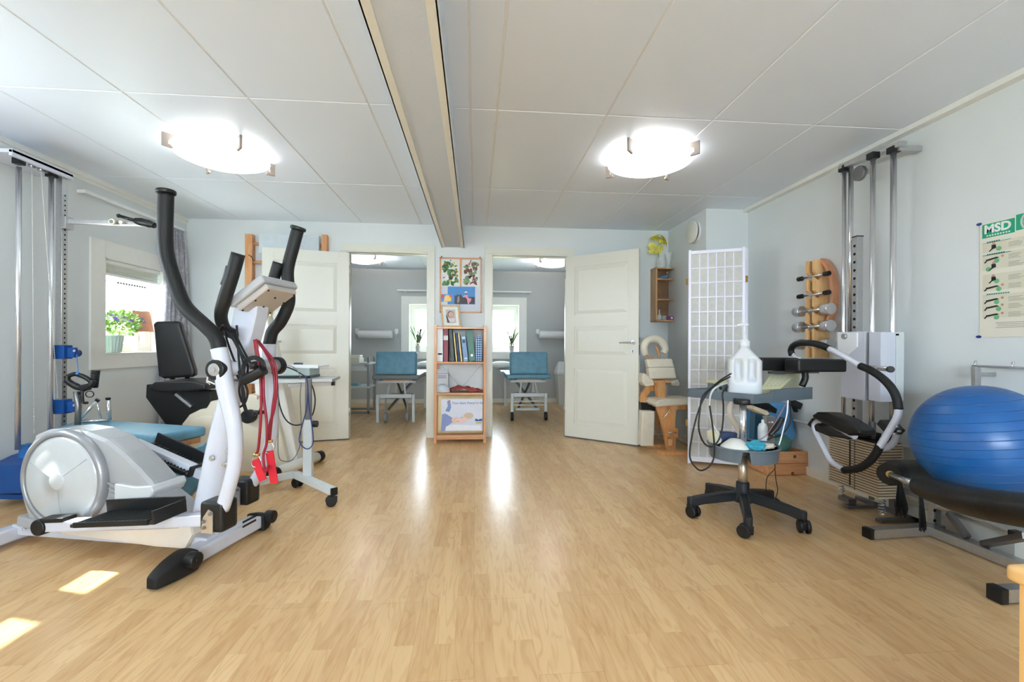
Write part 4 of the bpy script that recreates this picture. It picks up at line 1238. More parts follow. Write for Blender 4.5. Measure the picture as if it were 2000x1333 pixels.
# ============================================================ rolling instrument table
tbl = thing('rolling_table', 'light grey tilting rolling table on castors beside the red exercise bands', 'table', (-1.05, 3.1, 0))
M_tgrey = mat('table_grey_enamel', (206, 212, 214), .35, var=.02)
ZB = .085
c0 = at(604, 938, Z=ZB); e1 = at(654, 963, Z=ZB); j = at(578, 930, Z=ZB); e0 = at(474, 953, Z=ZB)
b_ = MB(); b_.beam(j, e1, .04, .042, .003); b_.beam(j + (j - e0).normalized() * .02, e0, .04, .042, .003); b_.build('base_frame', M_tgrey, tbl)
MB().box(e1 + (e1 - j).normalized() * .004, (.042, .012, .044), .003, rot=(0, 0, math.atan2((e1 - j).y, (e1 - j).x) - math.pi / 2)).build('end_plug', M_blackplastic, tbl)
ctop = at(604, 742, Y=c0.y)
MB().span((c0.x - .028, c0.y - .02, ZB), (c0.x + .028, c0.y + .02, at(604, 823, Y=c0.y).z), .003).build('outer_column', M_tgrey, tbl)
MB().span((c0.x - .018, c0.y - .013, ZB + .2), (c0.x + .018, c0.y + .013, ctop.z - .004), .002).build('inner_column', M_dsteel, tbl)
MB().cyl((c0.x + .028, c0.y, at(604, 832, Y=c0.y).z), (c0.x + .06, c0.y, at(604, 832, Y=c0.y).z), .022, n=12, bev=.004).cyl((c0.x + .02, c0.y, at(604, 832, Y=c0.y).z), (c0.x + .03, c0.y, at(604, 832, Y=c0.y).z), .010).build('clamp_knob', M_blackplastic, tbl)
def castor(c, name='castor', par=None, r=.030, ang=0.0, ztop=None):
    """twin wheel castor standing on the floor under c"""
    d = Vector((math.cos(ang), math.sin(ang), 0)); s_ = Vector((-d.y, d.x, 0))
    o0 = Vector((c.x, c.y, 0)) - d * r * .5
    m_ = MB()
    for k in (-1, 1): m_.cyl(o0 + Vector((0, 0, r)) + s_ * (k * .008), o0 + Vector((0, 0, r)) + s_ * (k * .028), r, n=24, bev=.006)
    m_.box(o0 + Vector((0, 0, r * 1.25)) + d * r * .25, (r * 1.9, .020, r * 1.3), .008, rot=(0, 0, ang), seg=3)
    m_.cyl(Vector((c.x, c.y, r)), Vector((c.x, c.y, ztop or c.z)), .009, n=10)
    return m_.build(name, M_blackplastic, par)
for q, a in ((e1, .4), (at(580, 930, Z=ZB), 2.6), (e0, 1.3)): castor(q, 'castor', tbl, .030, a, ZB - .01)
zt = .705
tp = [at(470, 757, Z=zt), at(655, 746, Z=zt)]
tpy = tp[1].y; 
q0, q1 = Vector((-1.62, tpy - .16, zt)), Vector((at(655, 745, Z=zt).x, tpy - .02, zt))
w = Vector((-.12, .97, 0)).normalized()
MB().prism([q0, q1, q1 + w * .34, q0 + w * .34], (0, 0, 1), .022, .003).build('table_top', M_tgrey, tbl)
fr = MB(); fr.beam(q0 + w * .10 + Vector((.3, 0, -.030)), q1 + w * .10 + Vector((-.02, 0, -.030)), .03, .025, .002); fr.build('under_rail', M_steel, tbl)
MB().beam(q1 + w * .10 + Vector((-.022, 0, -.030)), q1 + w * .10 + Vector((-.0, 0, -.030)), .034, .03, .002).build('rail_plug', M_blackplastic, tbl)
# apparatus on the table
dev = thing('therapy_device', 'grey therapy device with a white lid on the rolling table', 'therapy device', (-1.25, tpy + .12, zt + .012))
zz = zt + .0115
a, b = at(534, 745, Z=zz), at(600, 742, Z=zz)
yy = q1.y + .06
xa, xb = at(536, 745, Y=yy).x, at(606, 742, Y=yy).x
zt2 = at(560, 722, Y=yy).z
MB().span((xa, yy, zz), (xb, yy + .22, zz + .018), .004).build('device_base', M_blackplastic, dev)
MB().span((xa, yy + .003, zz + .018), (xb - .004, yy + .22, zt2), .01).build('device_body', mat('device_grey', (176, 188, 186), .4, var=.03), dev)
MB().prism([(xa - .01, yy, zt2), (xb + .06, yy, zt2 - .005), (xb + .06, yy, zt2 + .020), (xa - .01, yy, zt2 + .024)], (0, 1, 0), .012, .002).span((xa - .01, yy + .006, zt2 + .0), (xb + .06, yy + .24, zt2 + .012), .003).build('device_lid', M_whiteplastic, dev)
pd = MB(); c = at(582, 710, Y=yy + .05); pd.box(Vector((c.x, yy + .06, zt2 + .026)), (.055, .04, .016), .005, seg=3); tag(pd.build('remote_handset', mat('navy_plastic', (52, 66, 92), .4)), 'small navy handset lying on the white lid of the therapy device', 'handset')
def cable(label, pts, r, m_, y, cat='cable', name='cable', grp=None):
    o = MB().tube([at(u, v, Y=(y if not isinstance(y, (list, tuple)) else y[i])) for i, (u, v) in enumerate(pts)], r, n=8).build(name, m_)
    tag(o, label, cat, grp); return o
yf = q1.y - .035
cable('thick black cable looping from the therapy device down past the table column', [(528, 712), (545, 716), (578, 728), (605, 748), (616, 780), (612, 812), (596, 830), (575, 834), (558, 822), (547, 795), (543, 765), (541, 748)], .0048, M_cord, [yf + .02] * 3 + [yf] * 9)
cable('thin grey cable hanging in a long loop below the rolling table', [(545, 714), (575, 722), (588, 745), (587, 780), (589, 820), (588, 870), (575, 900), (556, 905), (545, 890), (545, 820), (544, 760), (540, 749)], .003, mat('grey_cable', (110, 116, 118), .5), yf - .01)
cable('dark blue cable looping around the column of the rolling table', [(598, 738), (602, 760), (600, 800), (590, 840), (586, 865), (595, 878), (605, 880), (613, 868), (611, 840), (605, 800), (602, 765)], .0036, M_bluecord, c0.y - .045)
cable('short black lead hanging behind the black exercise tubing', [(464, 790), (468, 812), (480, 821), (495, 820), (506, 810), (512, 790)], .0035, M_cord, 2.6)

# ============================================================ BOOKCASE between the doors
bc = thing('bookcase', 'narrow pine bookcase standing between the two doorways', 'bookcase', (-.16, 4.56, 0))
s0, s1 = at(847, 868, Z=0), at(952, 864, Z=0)
YC = 4.41; x0 = at(848, 700, Y=YC).x; x1 = at(950, 700, Y=YC).x; dep = .27
x0t = x0
zt = at(895, 636, Y=YC).z
def zc(v): return at(895, v, Y=YC).z
for xx in (x0, x1 - .026):
    for yy in (YC, YC + dep - .026):
        MB().span((xx, yy, 0), (xx + .026, yy + .026, zt), .002).build('upright', M_pine, bc)
    MB().span((xx, YC + .03, zt - .05), (xx + .022, YC + dep - .026, zt - .005), .001).span((xx, YC + .026, .07), (xx + .022, YC + dep - .026, .11), .001).bm.free()
zs = [zc(640), zc(708), zc(769), zc(852)]
for z in zs: MB().span((x0 + .026, YC + .003, z - .018), (x1 - .026, YC + dep, z), .002).build('shelf', M_pineX, bc)
MB().span((x0 + .024, YC + .022, zs[3] - .045), (x1 - .024, YC + .034, zs[3] - .018), .001).build('plinth_rail', M_pineX, bc)
xr = MB(); xr.beam((x0 + .03, YC + dep - .004, zs[1] - .02), (x1 - .03, YC + dep - .004, zs[2] - .25), .008, .003); xr.beam((x1 - .03, YC + dep - .006, zs[1] - .02), (x0 + .03, YC + dep - .006, zs[2] - .25), .008, .003)
xr.build('cross_brace', mat('galvanised', (120, 130, 132), .4, .8, var=.05), bc)
# books on the top shelf
def cx(u): return at(u, 680, Y=YC + .05).x
zb_ = zs[1] + .001
def book(name, u0, u1, v_top, m_, label, cat='book', lean=0.0, depth=.20, yo=.03, rnd=.002):
    xA, xB = cx(u0), cx(u1); h = zc(v_top) - zb_
    t = xB - xA
    rot = Matrix.Rotation(lean, 3, 'Y')
    m2 = MB(); m2.span((-t / 2, 0, 0), (t / 2, depth, h), rnd)
    o = m2.build(name, m_, origin=(0, 0, 0))
    # lean about the lower edge
    o.rotation_euler = (0, lean, 0)
    dz = abs(math.sin(lean)) * t / 2
    o.location = ((xA + xB) / 2 + .004 + math.sin(-lean) * h, YC + yo, zb_ + dz)
    return tag(o, label, cat, 'books and binders on the top shelf')
w1 = book('binder', 853.2, 864.5, 643.5, mat('binder_white', (226, 228, 230), .4, var=.02), 'white ring binder at the left end of the bookcase top shelf', 'binder')
def onbook(o, shapes):   # shapes: (name, x,z,w,h,material) on the spine
    for nm, x, z, w_, h_, m_ in shapes:
        b2 = MB().box((0, 0, 0), (w_, .0016, h_), 0).build(nm, m_, origin=(0, 0, 0)); b2.parent = o; b2.location = (x, -.0006, z)
onbook(w1, [('grip_slot', 0, .075, .04, .016, M_slot)])
w2 = book('binder', 865.5, 874.5, 643.5, mat('binder_maroon', (128, 26, 48), .4, var=.04), 'maroon ring binder with a white spine label', 'binder')
onbook(w2, [('spine_label', 0, .235, .045, .045, mat('label_paper', (214, 214, 210), .6))])
book('binder', 875.5, 882, 645, mat('binder_charcoal', (66, 78, 82), .45, var=.08), 'charcoal grey folder leaning beside the maroon binder', 'binder', -.09)
book('book', 884.5, 887, 651, mat('book_yellow', (226, 206, 128), .5), 'thin pale yellow book leaning beside the charcoal folder', lean=-.10)
book('book', 888.5, 892.5, 651, mat('book_navy', (42, 60, 116), .5, var=.2, nscale=80), 'thin navy spiral book between two pale yellow books', lean=-.10)
book('book', 893.5, 896.5, 652, mat('book_ivory', (224, 208, 150), .5), 'thin ivory yellow book leaning against the light blue book', lean=-.11)
w6 = book('book', 899.5, 908.5, 657, mat('book_lightblue', (124, 154, 194), .45, var=.06), 'light blue book with a dark emblem on its spine', lean=-.11)
onbook(w6, [('spine_emblem', 0, .20, .026, .03, mat('emblem_dark', (46, 58, 84), .5)), ('spine_label', 0, .235, .03, .012, M_whiteplastic), ('spine_line', 0, .03, .03, .01, M_whiteplastic)])
w7 = book('binder', 909.5, 921.5, 646, mat('binder_green', (60, 112, 96), .4, var=.05), 'wide green ring binder leaning to the left', 'binder', -.11)
onbook(w7, [('finger_ring', .0, .06, .018, .02, M_steel)]); text_o = None
w8 = MB(); xA, xB = cx(928.5), cx(941.5)
pr = [(-.5, 0), (-.5, .75), (-.42, .88), (-.2, .98), (0, 1), (.2, .98), (.42, .88), (.5, .75), (.5, 0)]
hh_ = zc(657) - zb_
w8.prism([((xA + xB) / 2 + (xB - xA) * a * .95, YC + .13, zb_ + .003 + b * hh_) for a, b in pr], (0, 1, 0), .18, .008, seg=3)
def pat_blue():
    m = bpy.data.materials.new('blue_pattern_cloth'); m.use_nodes = True; nt = m.node_tree; b = nt.nodes['Principled BSDF']
    tc = nt.nodes.new('ShaderNodeTexCoord'); mp = nt.nodes.new('ShaderNodeMapping'); mp.inputs['Rotation'].default_value = (0, R(45), 0)
    ck = nt.nodes.new('ShaderNodeTexChecker'); ck.inputs['Scale'].default_value = 62
    ck.inputs['Color1'].default_value = (*rgb(38, 84, 150), 1); ck.inputs['Color2'].default_value = (*rgb(176, 200, 222), 1)
    nt.links.new(tc.outputs['Object'], mp.inputs['Vector']); nt.links.new(mp.outputs['Vector'], ck.inputs['Vector']); nt.links.new(ck.outputs['Color'], b.inputs['Base Color']); b.inputs['Roughness'].default_value = .8
    return m
tag(w8.build('fabric_pouch', pat_blue()), 'rounded blue and white patterned pouch at the right end of the top shelf', 'pouch')
# middle shelf
zm = zs[2] + .001
bx = thing('carton', 'small grey-white printed carton standing on the middle shelf', 'box', (cx(861), YC + .15, zm))
xa, xb = at(853, 750, Y=YC + .12).x, at(876, 750, Y=YC + .12).x
MB().span((xa, YC + .12, zm), (xb, YC + .2, zc(733)), .001).span((xa, YC + .2, zc(733)), (xb - .01, YC + .201, zc(725)), 0).build('carton_box', mat('carton_grey', (198, 200, 206), .6, var=.02), bx)
text_mb('Back to your\nbest future', .018, ((xa + .006), YC + .1192, zc(737)), (1, 0, 0), (0, 0, 1), th=.0003).bm.free()
ln = MB()
for k in range(2): ln.span((xa + .012, YC + .1188, zc(737 + k * 3.5) - .004), (xb - .02, YC + .1196, zc(737 + k * 3.5) + .002))
ln.build('print_lines', mat('print_grey', (84, 88, 98), .6), bx)
bg_ = MB(); bg_.ball((at(865, 760, Y=YC + .07).x, YC + .075, zm + .004), .075, 1.0, .55, 1.05, u=20, v=14)
for v in bg_.bm.verts:
    if v.co.z < zm + .001: v.co.z = zm + .001
    else: v.co += Vector((random.uniform(-.004, .004), random.uniform(-.003, .003), random.uniform(-.004, .004)))
tag(bg_.build('plastic_bag', mat('bag_translucent', (196, 204, 212), .3, var=.08, nscale=40)), 'crumpled translucent plastic bag in front of the small carton', 'bag')
cl = MB(); n = 26; x0c, x1c = at(879, 760, Y=YC + .1).x, at(943, 760, Y=YC + .1).x; vs = []; fs = []
rn = random.Random(5)
for i in range(n + 1):
    for j_ in range(13):
        s, t = i / n, j_ / 12
        h = .052 * math.sin(math.pi * min(1, s * 1.1 + .05)) ** .6 * (1 - .55 * s) * (.55 + .45 * math.sin(t * math.pi)) + .010 * math.sin(s * 17 + t * 6) + .008 * math.sin(s * 7 - t * 11)
        vs.append((x0c + (x1c - x0c) * s, YC + .05 + .17 * t, zm + .004 + max(0, h)))
for i in range(n):
    for j_ in range(12): fs.append((i * 13 + j_, (i + 1) * 13 + j_, (i + 1) * 13 + j_ + 1, i * 13 + j_ + 1))
cl._add(vs, fs, True); o = cl.build('folded_cloth', mat('rust_cloth', (152, 70, 68), .8, var=.1, bump=.3)); o.modifiers.new('t', 'SOLIDIFY').thickness = .004
tag(o, 'crumpled rust-red cloth lying on the middle shelf', 'cloth')
# pillow package on the bottom shelf
pk = thing('pillow_package', 'cream pillow in a printed package leaning on the bottom shelf', 'packaged pillow', (cx(895), YC + .1, zs[3]))
zl = zs[3] + .002
P0, P1, P2, P3 = at(857, 847, Y=YC + .06), at(957, 847, Y=YC + .0), at(960, 777, Y=YC + .03), at(859, 775, Y=YC + .09)
xa, xb = x0 + .032, x1 - .03
zh = zc(775)
pm = MB(); b = bmesh.new(); bmesh.ops.create_cube(b, size=1); bmesh.ops.subdivide_edges(b, edges=b.edges[:], cuts=8, use_grid_fill=True)
xe = xb
for v in b.verts:
    x, y, z = v.co * 2
    th_ = .058 * (1 - abs(x) ** 4 * .7) * (1 - abs(z) ** 4 * .7)
    v.co = Vector(((xa + xe) / 2 + x * (xe - xa) / 2, YC + .12 + y * th_ + .02 * z, zl + (zh - zl) * (z + 1) / 2))
pm.merge(b, None, True); pm.build('pillow_bag', mat('bag_cream', (230, 216, 176), .35, var=.05), pk)
# printed front: several flat colour areas on one card
yc_ = YC + .038
xl, xr_ = xa + .035, xb - .004; zlo, zhi = zl + .035, zh - .035
MB().prism([(xl, yc_ + .006, zlo), (xr_, yc_ + .006, zlo), (xr_, yc_ + .018, zhi), (xl, yc_ + .018, zhi)], (0, 1, -.04), .004).build('printed_card', mat('card_white', (214, 218, 232), .3, var=.01), pk)
W_, H_ = xr_ - xl, zhi - zlo
def C_(s, t): return Vector((xl + W_ * s, yc_ + .003 + .012 * t, zlo + H_ * t))
def blob(name, pts, col, k=0): 
    m_ = MB(); m_.prism([C_(s, t) + Vector((0, -.0007 * (k + 1), 0)) for s, t in pts], (0, 1, -.04), .0008); return m_.build(name, mat('print_' + name, col, .4, var=.02), pk)
def ell_(cx_, cy_, rx, ry, n=20, a=0): 
    return [(cx_ + rx * math.cos(2 * math.pi * i / n) * math.cos(a) - ry * math.sin(2 * math.pi * i / n) * math.sin(a) , cy_ + (rx * math.cos(2 * math.pi * i / n) * math.sin(a) + ry * math.sin(2 * math.pi * i / n) * math.cos(a)) * W_ / H_ * .6) for i in range(n)]
blob('pyjama', [(0, 0), (.02, .52), (.1, .55), (.26, .42), (.3, .3), (.14, .14), (.1, 0)], (134, 146, 196), 0)
blob('small_pillow', [(.68, .78), (.8, .66), (.96, .60), (.98, .72), (.9, .8), (.75, .84)], (212, 214, 226), 0)
blob('pillow_print', [(.1, .02), (.12, .15), (.3, .2), (.95, .16), (.97, .02)], (232, 234, 242), 0)
blob('hair', ell_(.66, .47, .12, .13, a=-.2), (204, 184, 158), 1)
blob('face', ell_(.49, .34, .15, .12, a=.3), (228, 198, 192), 2)
blob('neck', [(.24, .36), (.36, .44), (.42, .3), (.3, .22)], (226, 190, 170), 1)
blob('mouth', ell_(.40, .30, .03, .012, a=1.2), (200, 120, 116), 3)
blob('closed_eye', ell_(.5, .42, .035, .008, a=.3), (120, 90, 80), 3)
blob('figurine', [(.1, .62), (.16, .78), (.14, .92), (.22, .9), (.24, .74), (.2, .6)], (120, 140, 190), 0)
blob('figurine_head', ell_(.19, .93, .035, .04), (170, 110, 80), 1)
blob('emblem', [(.82, .30), (.99, .30), (.99, .38), (.93, .37), (.9, .34), (.87, .37), (.82, .38)], (34, 84, 160), 1)
blob('emblem_gold', [(.84, .22), (.98, .22), (.98, .28), (.84, .28)], (206, 194, 120), 1)
tm = text_mb('Your best friend in be', .035, C_(.245, .84) + Vector((0, -.003, 0)), (1, 0, 0), (0, .04, 1), th=.0004, shear=.35, spacing=1.0)
tm.build('lettering', mat('print_blue_ink', (60, 76, 140), .5), pk)
# framed baby photograph leaning on the bookcase top
fr_ = thing('photo_frame', 'light wood framed baby photograph leaning on top of the bookcase', 'photo frame', (cx(880), YC + .2, zs[0]))
zt_ = zs[0] + .001; yA = YC + .17
pt = [at(864, 634, Y=yA), at(900, 634, Y=yA), at(896, 591, Y=yA + .05), at(860, 591, Y=yA + .05)]
dzz = zt_ + .0 - min(pt[0].z, pt[1].z); pt = [p + Vector((0, 0, dzz + .003)) for p in pt]
cc = sum(pt, Vector()) / 4; nF = (pt[1] - pt[0]).cross(pt[3] - pt[0]).normalized()
def F_(s, t, k=0): return pt[0].lerp(pt[1], s).lerp(pt[3].lerp(pt[2], s), t) + nF * k
def fq(s0, t0, s1, t1, k): return [F_(s0, t0, k), F_(s1, t0, k), F_(s1, t1, k), F_(s0, t1, k)]
m_ = MB()
for q in ((0, 0, 1, .07), (0, .93, 1, 1), (0, .07, .09, .93), (.91, .07, 1, .93)): m_.prism(fq(*q, 0), nF, .014, .001)
m_.build('frame', wood('pale_oak', (216, 182, 134), (200, 160, 110)), fr_)
MB().prism(fq(.08, .06, .92, .94, -.002), nF, .004).build('mount_card', mat('mount_white', (232, 234, 228), .5), fr_)
def inner(name, pts, col, k):
    MB().prism([F_(.24 + .52 * s, .20 + .60 * t, .001 + .0007 * k) for s, t in pts], nF, .0008).build(name, mat('photo_' + name, col, .4, var=.03), fr_)
def el(cx_, cy_, rx, ry, n=18): return [(cx_ + rx * math.cos(6.2832 * i / n), cy_ + ry * math.sin(6.2832 * i / n)) for i in range(n)]
inner('blanket', [(0, 0), (1, 0), (1, 1), (0, 1)], (196, 192, 190), 0)
inner('dark_side', [(0, .55), (.1, .6), (.3, .1), (.85, .05), (.8, 0), (.1, 0)], (84, 80, 78), 1)
inner('clothes', [(.2, .3), (.4, .4), (.95, .3), (.8, .02), (.35, .02)], (226, 210, 214), 2)
inner('baby_head', el(.5, .62, .34, .27), (130, 100, 86), 3)
inner('baby_face', el(.54, .60, .27, .22), (214, 176, 160), 4)
inner('mouth_print', el(.56, .50, .06, .03), (176, 90, 90), 5)
MB().beam(F_(.5, .85, -.008), Vector((F_(.5, .5).x, yA + .14, zt_ + .003)), .03, .003).build('easel_leg', M_blackplastic, fr_)
# large print frame (pin board) on the wall
bd = thing('picture_frame', 'large wooden frame with prints pinned on it hanging above the bookcase', 'picture frame', (-.15, YB, 1.3))
yW = YB - .012
def W2(u, v, k=0.0): return at(u, v, Y=yW - k)
m_ = MB(); A_, B_ = W2(858, 612), W2(940, 505)
xA, xB, zA, zB2 = A_.x, B_.x, A_.z, B_.z
fw_ = .014
for a, b in (((xA, zA), (xB, zA + fw_)), ((xA, zB2 - fw_), (xB, zB2)), ((xA, zA), (xA + fw_, zB2)), ((xB - fw_, zA), (xB, zB2)), (((xA + xB) / 2 - .012, zB2 - .30), ((xA + xB) / 2 + .008, zB2 - fw_))):
    m_.span((a[0], yW - .010, a[1]), (b[0], yW + .012, b[1]), .001)
m_.build('frame', M_pineX, bd)
MB().span((xA + fw_, yW, zA + fw_), (xB - fw_, yW + .008, zB2 - fw_)).build('backing_card', mat('backing_grey', (206, 212, 220), .5, var=.01), bd)
for x in (xA + .02, xB - .02): MB().cyl((x, yW - .004, zB2 + .008), (x, yW + .01, zB2 + .008), .006, n=10).build('hook', M_blackplastic, bd)
pr_ = thing('horse_photo', 'blue-sky photo of a child in pink riding a dark horse, pinned in the large frame', 'photo', (-.1, yW, 1.42))
def pp(name, parent, pts, col, k, nm=None):
    MB().prism([W2(u, v, .004 + .0009 * k) for u, v in pts], (0, 1, 0), .0009).build(name, mat('art_' + name, col, .5, var=.05, nscale=60), parent)
pp('sky_print', pr_, [(873.5, 561), (927, 561), (927, 595.5), (873.5, 595.5)], (74, 138, 200), 0)
pp('horse_body', pr_, [(887, 595), (887, 577), (890, 580), (892, 576), (896, 578), (899, 576), (902, 581), (908, 583), (915, 581), (926.5, 581), (926.5, 595)], (62, 56, 60), 1)
pp('horse_blaze', pr_, [(892, 592), (893, 581), (896, 579), (897, 588), (895, 593)], (150, 140, 138), 2)
pp('pink_outfit', pr_, [(907, 580), (910, 576), (912, 577), (914, 583), (920, 584), (919, 589), (916, 592), (915, 595), (913, 595), (912, 588), (910, 583)], (226, 150, 178), 2)
pp('arm', pr_, [(903, 581), (908, 577), (910, 578), (905, 582)], (222, 170, 160), 3)
pp('riding_helmet', pr_, [(906, 573), (907.5, 570), (911, 570), (912.5, 573), (909, 574)], (236, 234, 232), 3)
pp('hair_print', pr_, [(907, 573.5), (912, 573.5), (910, 577)], (90, 60, 54), 2)
ch = thing('greeting_card', 'small colourful card tucked in the large frame left of the horse photo', 'card', (-.3, yW, 1.4))
pp('card_sky', ch, [(860, 576), (885, 576), (885, 590.5), (860, 590.5)], (94, 142, 214), 1)
pp('card_red', ch, [(860.5, 578), (864, 576.5), (867, 578), (866, 583), (862, 583)], (214, 84, 84), 2)
pp('card_yellow', ch, [(868, 580), (871, 577.5), (875, 578), (881, 581), (880, 590), (866, 590)], (240, 206, 110), 2)
pp('card_orange', ch, [(876, 577), (880, 577), (882, 582), (878, 583)], (226, 104, 70), 3)
pp('card_light', ch, [(869, 582), (871, 581), (872, 585), (870, 586)], (246, 226, 210), 4)
rn = random.Random(11)
for nm, lab, (ua, ub), cols in (('botanical_print', 'botanical print with large green leaves pinned at the left of the frame', (861, 896.5), [(70, 120, 70), (96, 142, 84), (60, 104, 66), (214, 186, 90), (150, 70, 66)]),
                               ('botanical_print', 'botanical print with brown cones pinned at the right of the frame', (901, 935.5), [(104, 62, 60), (124, 76, 72), (120, 156, 110), (150, 176, 146), (160, 70, 84)])):
    t = thing(nm, lab, 'print', (0, yW, 1.6), group=None)
    pp('paper_' + ('l' if ua < 880 else 'r'), t, [(ua, 509), (ub, 509), (ub + .5, 561), (ua - .5, 561)], (224, 224, 220), 3)
    t.children[0].name = 'paper'
    for ci, cl_ in enumerate(cols):
        m_ = MB()
        for k in range(13 if ci < 3 else 7):
            u = rn.uniform(ua + 4, ub - 4); v = rn.uniform(513, 556); L = rn.uniform(2.4, 6.5 if ci < 3 else 2.8); W = L * rn.uniform(.35, .6); a = rn.uniform(0, 3.14)
            pts = [(u + L * math.cos(q) * math.cos(a) - W * math.sin(q) * math.sin(a), v + L * math.cos(q) * math.sin(a) + W * math.sin(q) * math.cos(a)) for q in [i * .785 for i in range(8)]]
            pts = [(min(max(p, ua + 1), ub - 1), min(max(q, 510.5), 559.5)) for p, q in pts]
            m_._add([W2(p, q, .0076 + .0004 * ci) for p, q in pts], [tuple(range(8))])
        m_.build('plant_motif', mat('motif_%d_%d' % (int(ua), ci), cl_, .6, var=.15, nscale=90), t)
    MB().ball(W2((ua + ub) / 2, 510, .010), .006, u=10, v=6).build('push_pin', mat('pin_navy', (40, 50, 80), .4), t)

# ============================================================ FAR ROOMS
def far_bed(x, y, sgn, label, grey=False):
    """treatment couch, head end towards the doorway; local frame: +y away"""
    t = thing('treatment_couch', label, 'treatment couch', (x, y, 0))
    W = .52
    hb = MB(); hb.box((x + 0.0, y + .06, .735), (.49 if not grey else .50, .12, .29), .035, seg=4, smooth=True, rot=(R(-8), 0, 0)); hb.build('head_cushion', M_teal, t)
    MB().box((x, y + .30, .565), (W + .06, .62, .06), .025, seg=4, smooth=True).build('front_cushion', mat('grey_vinyl', (112, 118, 120), .45, var=.04) if grey else M_teal, t)
    MB().box((x + .03 * sgn, y + 1.05, .565), (W + .06, .86, .06), .025, seg=4, smooth=True).build('main_cushion', mat('grey_vinyl_light', (168, 180, 188), .45, var=.04), t)
    MB().box((x, y + .12, .525), (W * .6, .1, .02), .003).build('wood_slat', M_pineX, t)
    fm = MB()
    for s_ in (-1, 1): fm.beam((x + s_ * W * .42, y + .08, .50), (x + s_ * W * .42, y + 1.35, .50), .03, .03, .002)
    fm.beam((x - W * .42, y + .1, .50), (x + W * .42, y + .1, .50), .03, .03, .002)
    fm.build('top_frame', M_tgrey, t)
    lf = MB(); lf.beam((x - W * .38, y - .0, .33), (x + W * .38, y - .0, .33), .03, .045, .003)
    if not grey:
        for z in (.25, .2): lf.beam((x - W * .38, y, z), (x + W * .38, y, z), .012, .012, .002)
        lf.beam((x - W * .3, y + .12, .13), (x + W * .3, y + .12, .13), .04, .03, .003)
    lf.build('end_frame', M_tgrey, t)
    for s_ in (-1, 1):
        l = MB(); l.beam((x + s_ * W * .42, y, .10 if not grey else .002), (x + s_ * W * .42, y, .35), .034, .034, .003); l.build('leg', M_tgrey, t)
        l = MB(); l.beam((x + s_ * W * .22, y + .03, .33), (x + s_ * W * .16, y + .10, .50), .02, .02, .002); l.build('lift_arm', M_tgrey, t)
        l = MB(); l.beam((x + s_ * W * .42, y + 1.3, .0), (x + s_ * W * .42, y + 1.3, .49), .034, .034, .003); l.build('leg', M_tgrey, t)
        cx_ = x + s_ * (W * .42 if not grey else W * .26)
        cw = MB(); yy = y if not grey else y + .06
        cw.cyl((cx_ - .018, yy - .01, .055), (cx_ + .018, yy - .01, .055), .055, n=20, bev=.005); cw.box((cx_, yy, .10), (.034, .05, .03), .005); cw.beam((cx_, yy, .09), (cx_, yy, .33), .018, .018, .002)
        cw.build('castor', M_blackplastic if not grey else mat('castor_grey', (150, 152, 154), .5), t)
    sc_ = MB(); 
    for k in (-1, 1): sc_.beam((x - .12 * k, y + .15, .14), (x + .12 * k, y + .75, .47), .02, .03, .002); sc_.beam((x - .15, y + .3 + .2 * k, .30), (x + .15, y + .3 + .2 * k, .30), .02, .02, .002)
    sc_.build('lift_linkage', M_dsteel, t)
    if sgn > 0: rbn = None
    return t
bl_ = at(774, 826, Z=0.01); br_ = at(1034, 820, Z=0.01)
far_bed(bl_.x, bl_.y, 1, 'treatment couch with blue head cushion and grey front seen through the left doorway', True)
far_bed(br_.x, br_.y, -1, 'treatment couch with blue head cushion and blue front seen through the right doorway')
for (u, v, y, lab) in ((838, 722, bl_.y + 1.5, 'white pillow on the couch in the left far room'), (980, 718, br_.y + 1.3, 'white pillow with a burgundy edge on the couch in the right far room')):
    c = at(u, v, Y=y); p = MB(); p.ball(Vector((c.x, y, .66)), .2, 1, .8, .30, u=24, v=12); o = tag(p.build('pillow', mat('pillow_white', (232, 232, 230), .8, var=.02)), lab, 'pillow')
# rolled paper dispensers
for (ua, ub, v, lab, half) in ((700, 770, 656, 'white paper roll in a wall holder in the left far room', 1), (1054, 1125, 654, 'white paper roll in a wall holder in the right far room', -1)):
    ca, cb = at(ua, v, Y=YF - .09), at(ub, v, Y=YF - .09)
    z = ca.z
    t = thing('paper_roll_holder', lab, 'paper roll', ((ca.x + cb.x) / 2, YF, z))
    MB().cyl((ca.x, YF - .09, z), (cb.x - .03, YF - .09, z), .062, n=28, bev=.003).build('paper_roll', mat('paper_white', (232, 232, 232), .8, var=.01), t)
    for x in (ca.x - .03, cb.x + .03): MB().span((x - .02, YF - .1, z + .02), (x + .02, YF, z + .095), .004).beam((x, YF - .09, z), (x, YF - .03, z + .05), .02, .02, .002).build('holder_bracket', M_whiteplastic, t)
    MB().span((ca.x - .03, YF - .02, z + .06), (cb.x + .03, YF, z + .08), .002).build('holder_bar', M_steel, t)
for (ua, ub, lab) in ((775, 890, 'white curtain rail above the window in the left far room'), (900, 1037, 'white curtain rail above the window in the right far room')):
    a, b = at(ua, 569, Y=YF - .06), at(ub, 569, Y=YF - .06)
    if ua < 800: b.x = -.24
    else: a.x = -.10
    zr = at(775, 569, Y=YF - .06).z
    MBr = thing('curtain_rod', lab, 'curtain rail', ((a.x + b.x) / 2, YF, zr))
    MB().span((a.x, YF - .068, zr - .012), (b.x, YF - .056, zr + .012), .002).build('rail', M_rwhite, MBr)
    for x in (a.x + .12, b.x - .12): MB().span((x - .01, YF - .058, zr - .03), (x + .01, YF, zr + .01), .002).build('rail_bracket', M_rwhite, MBr)
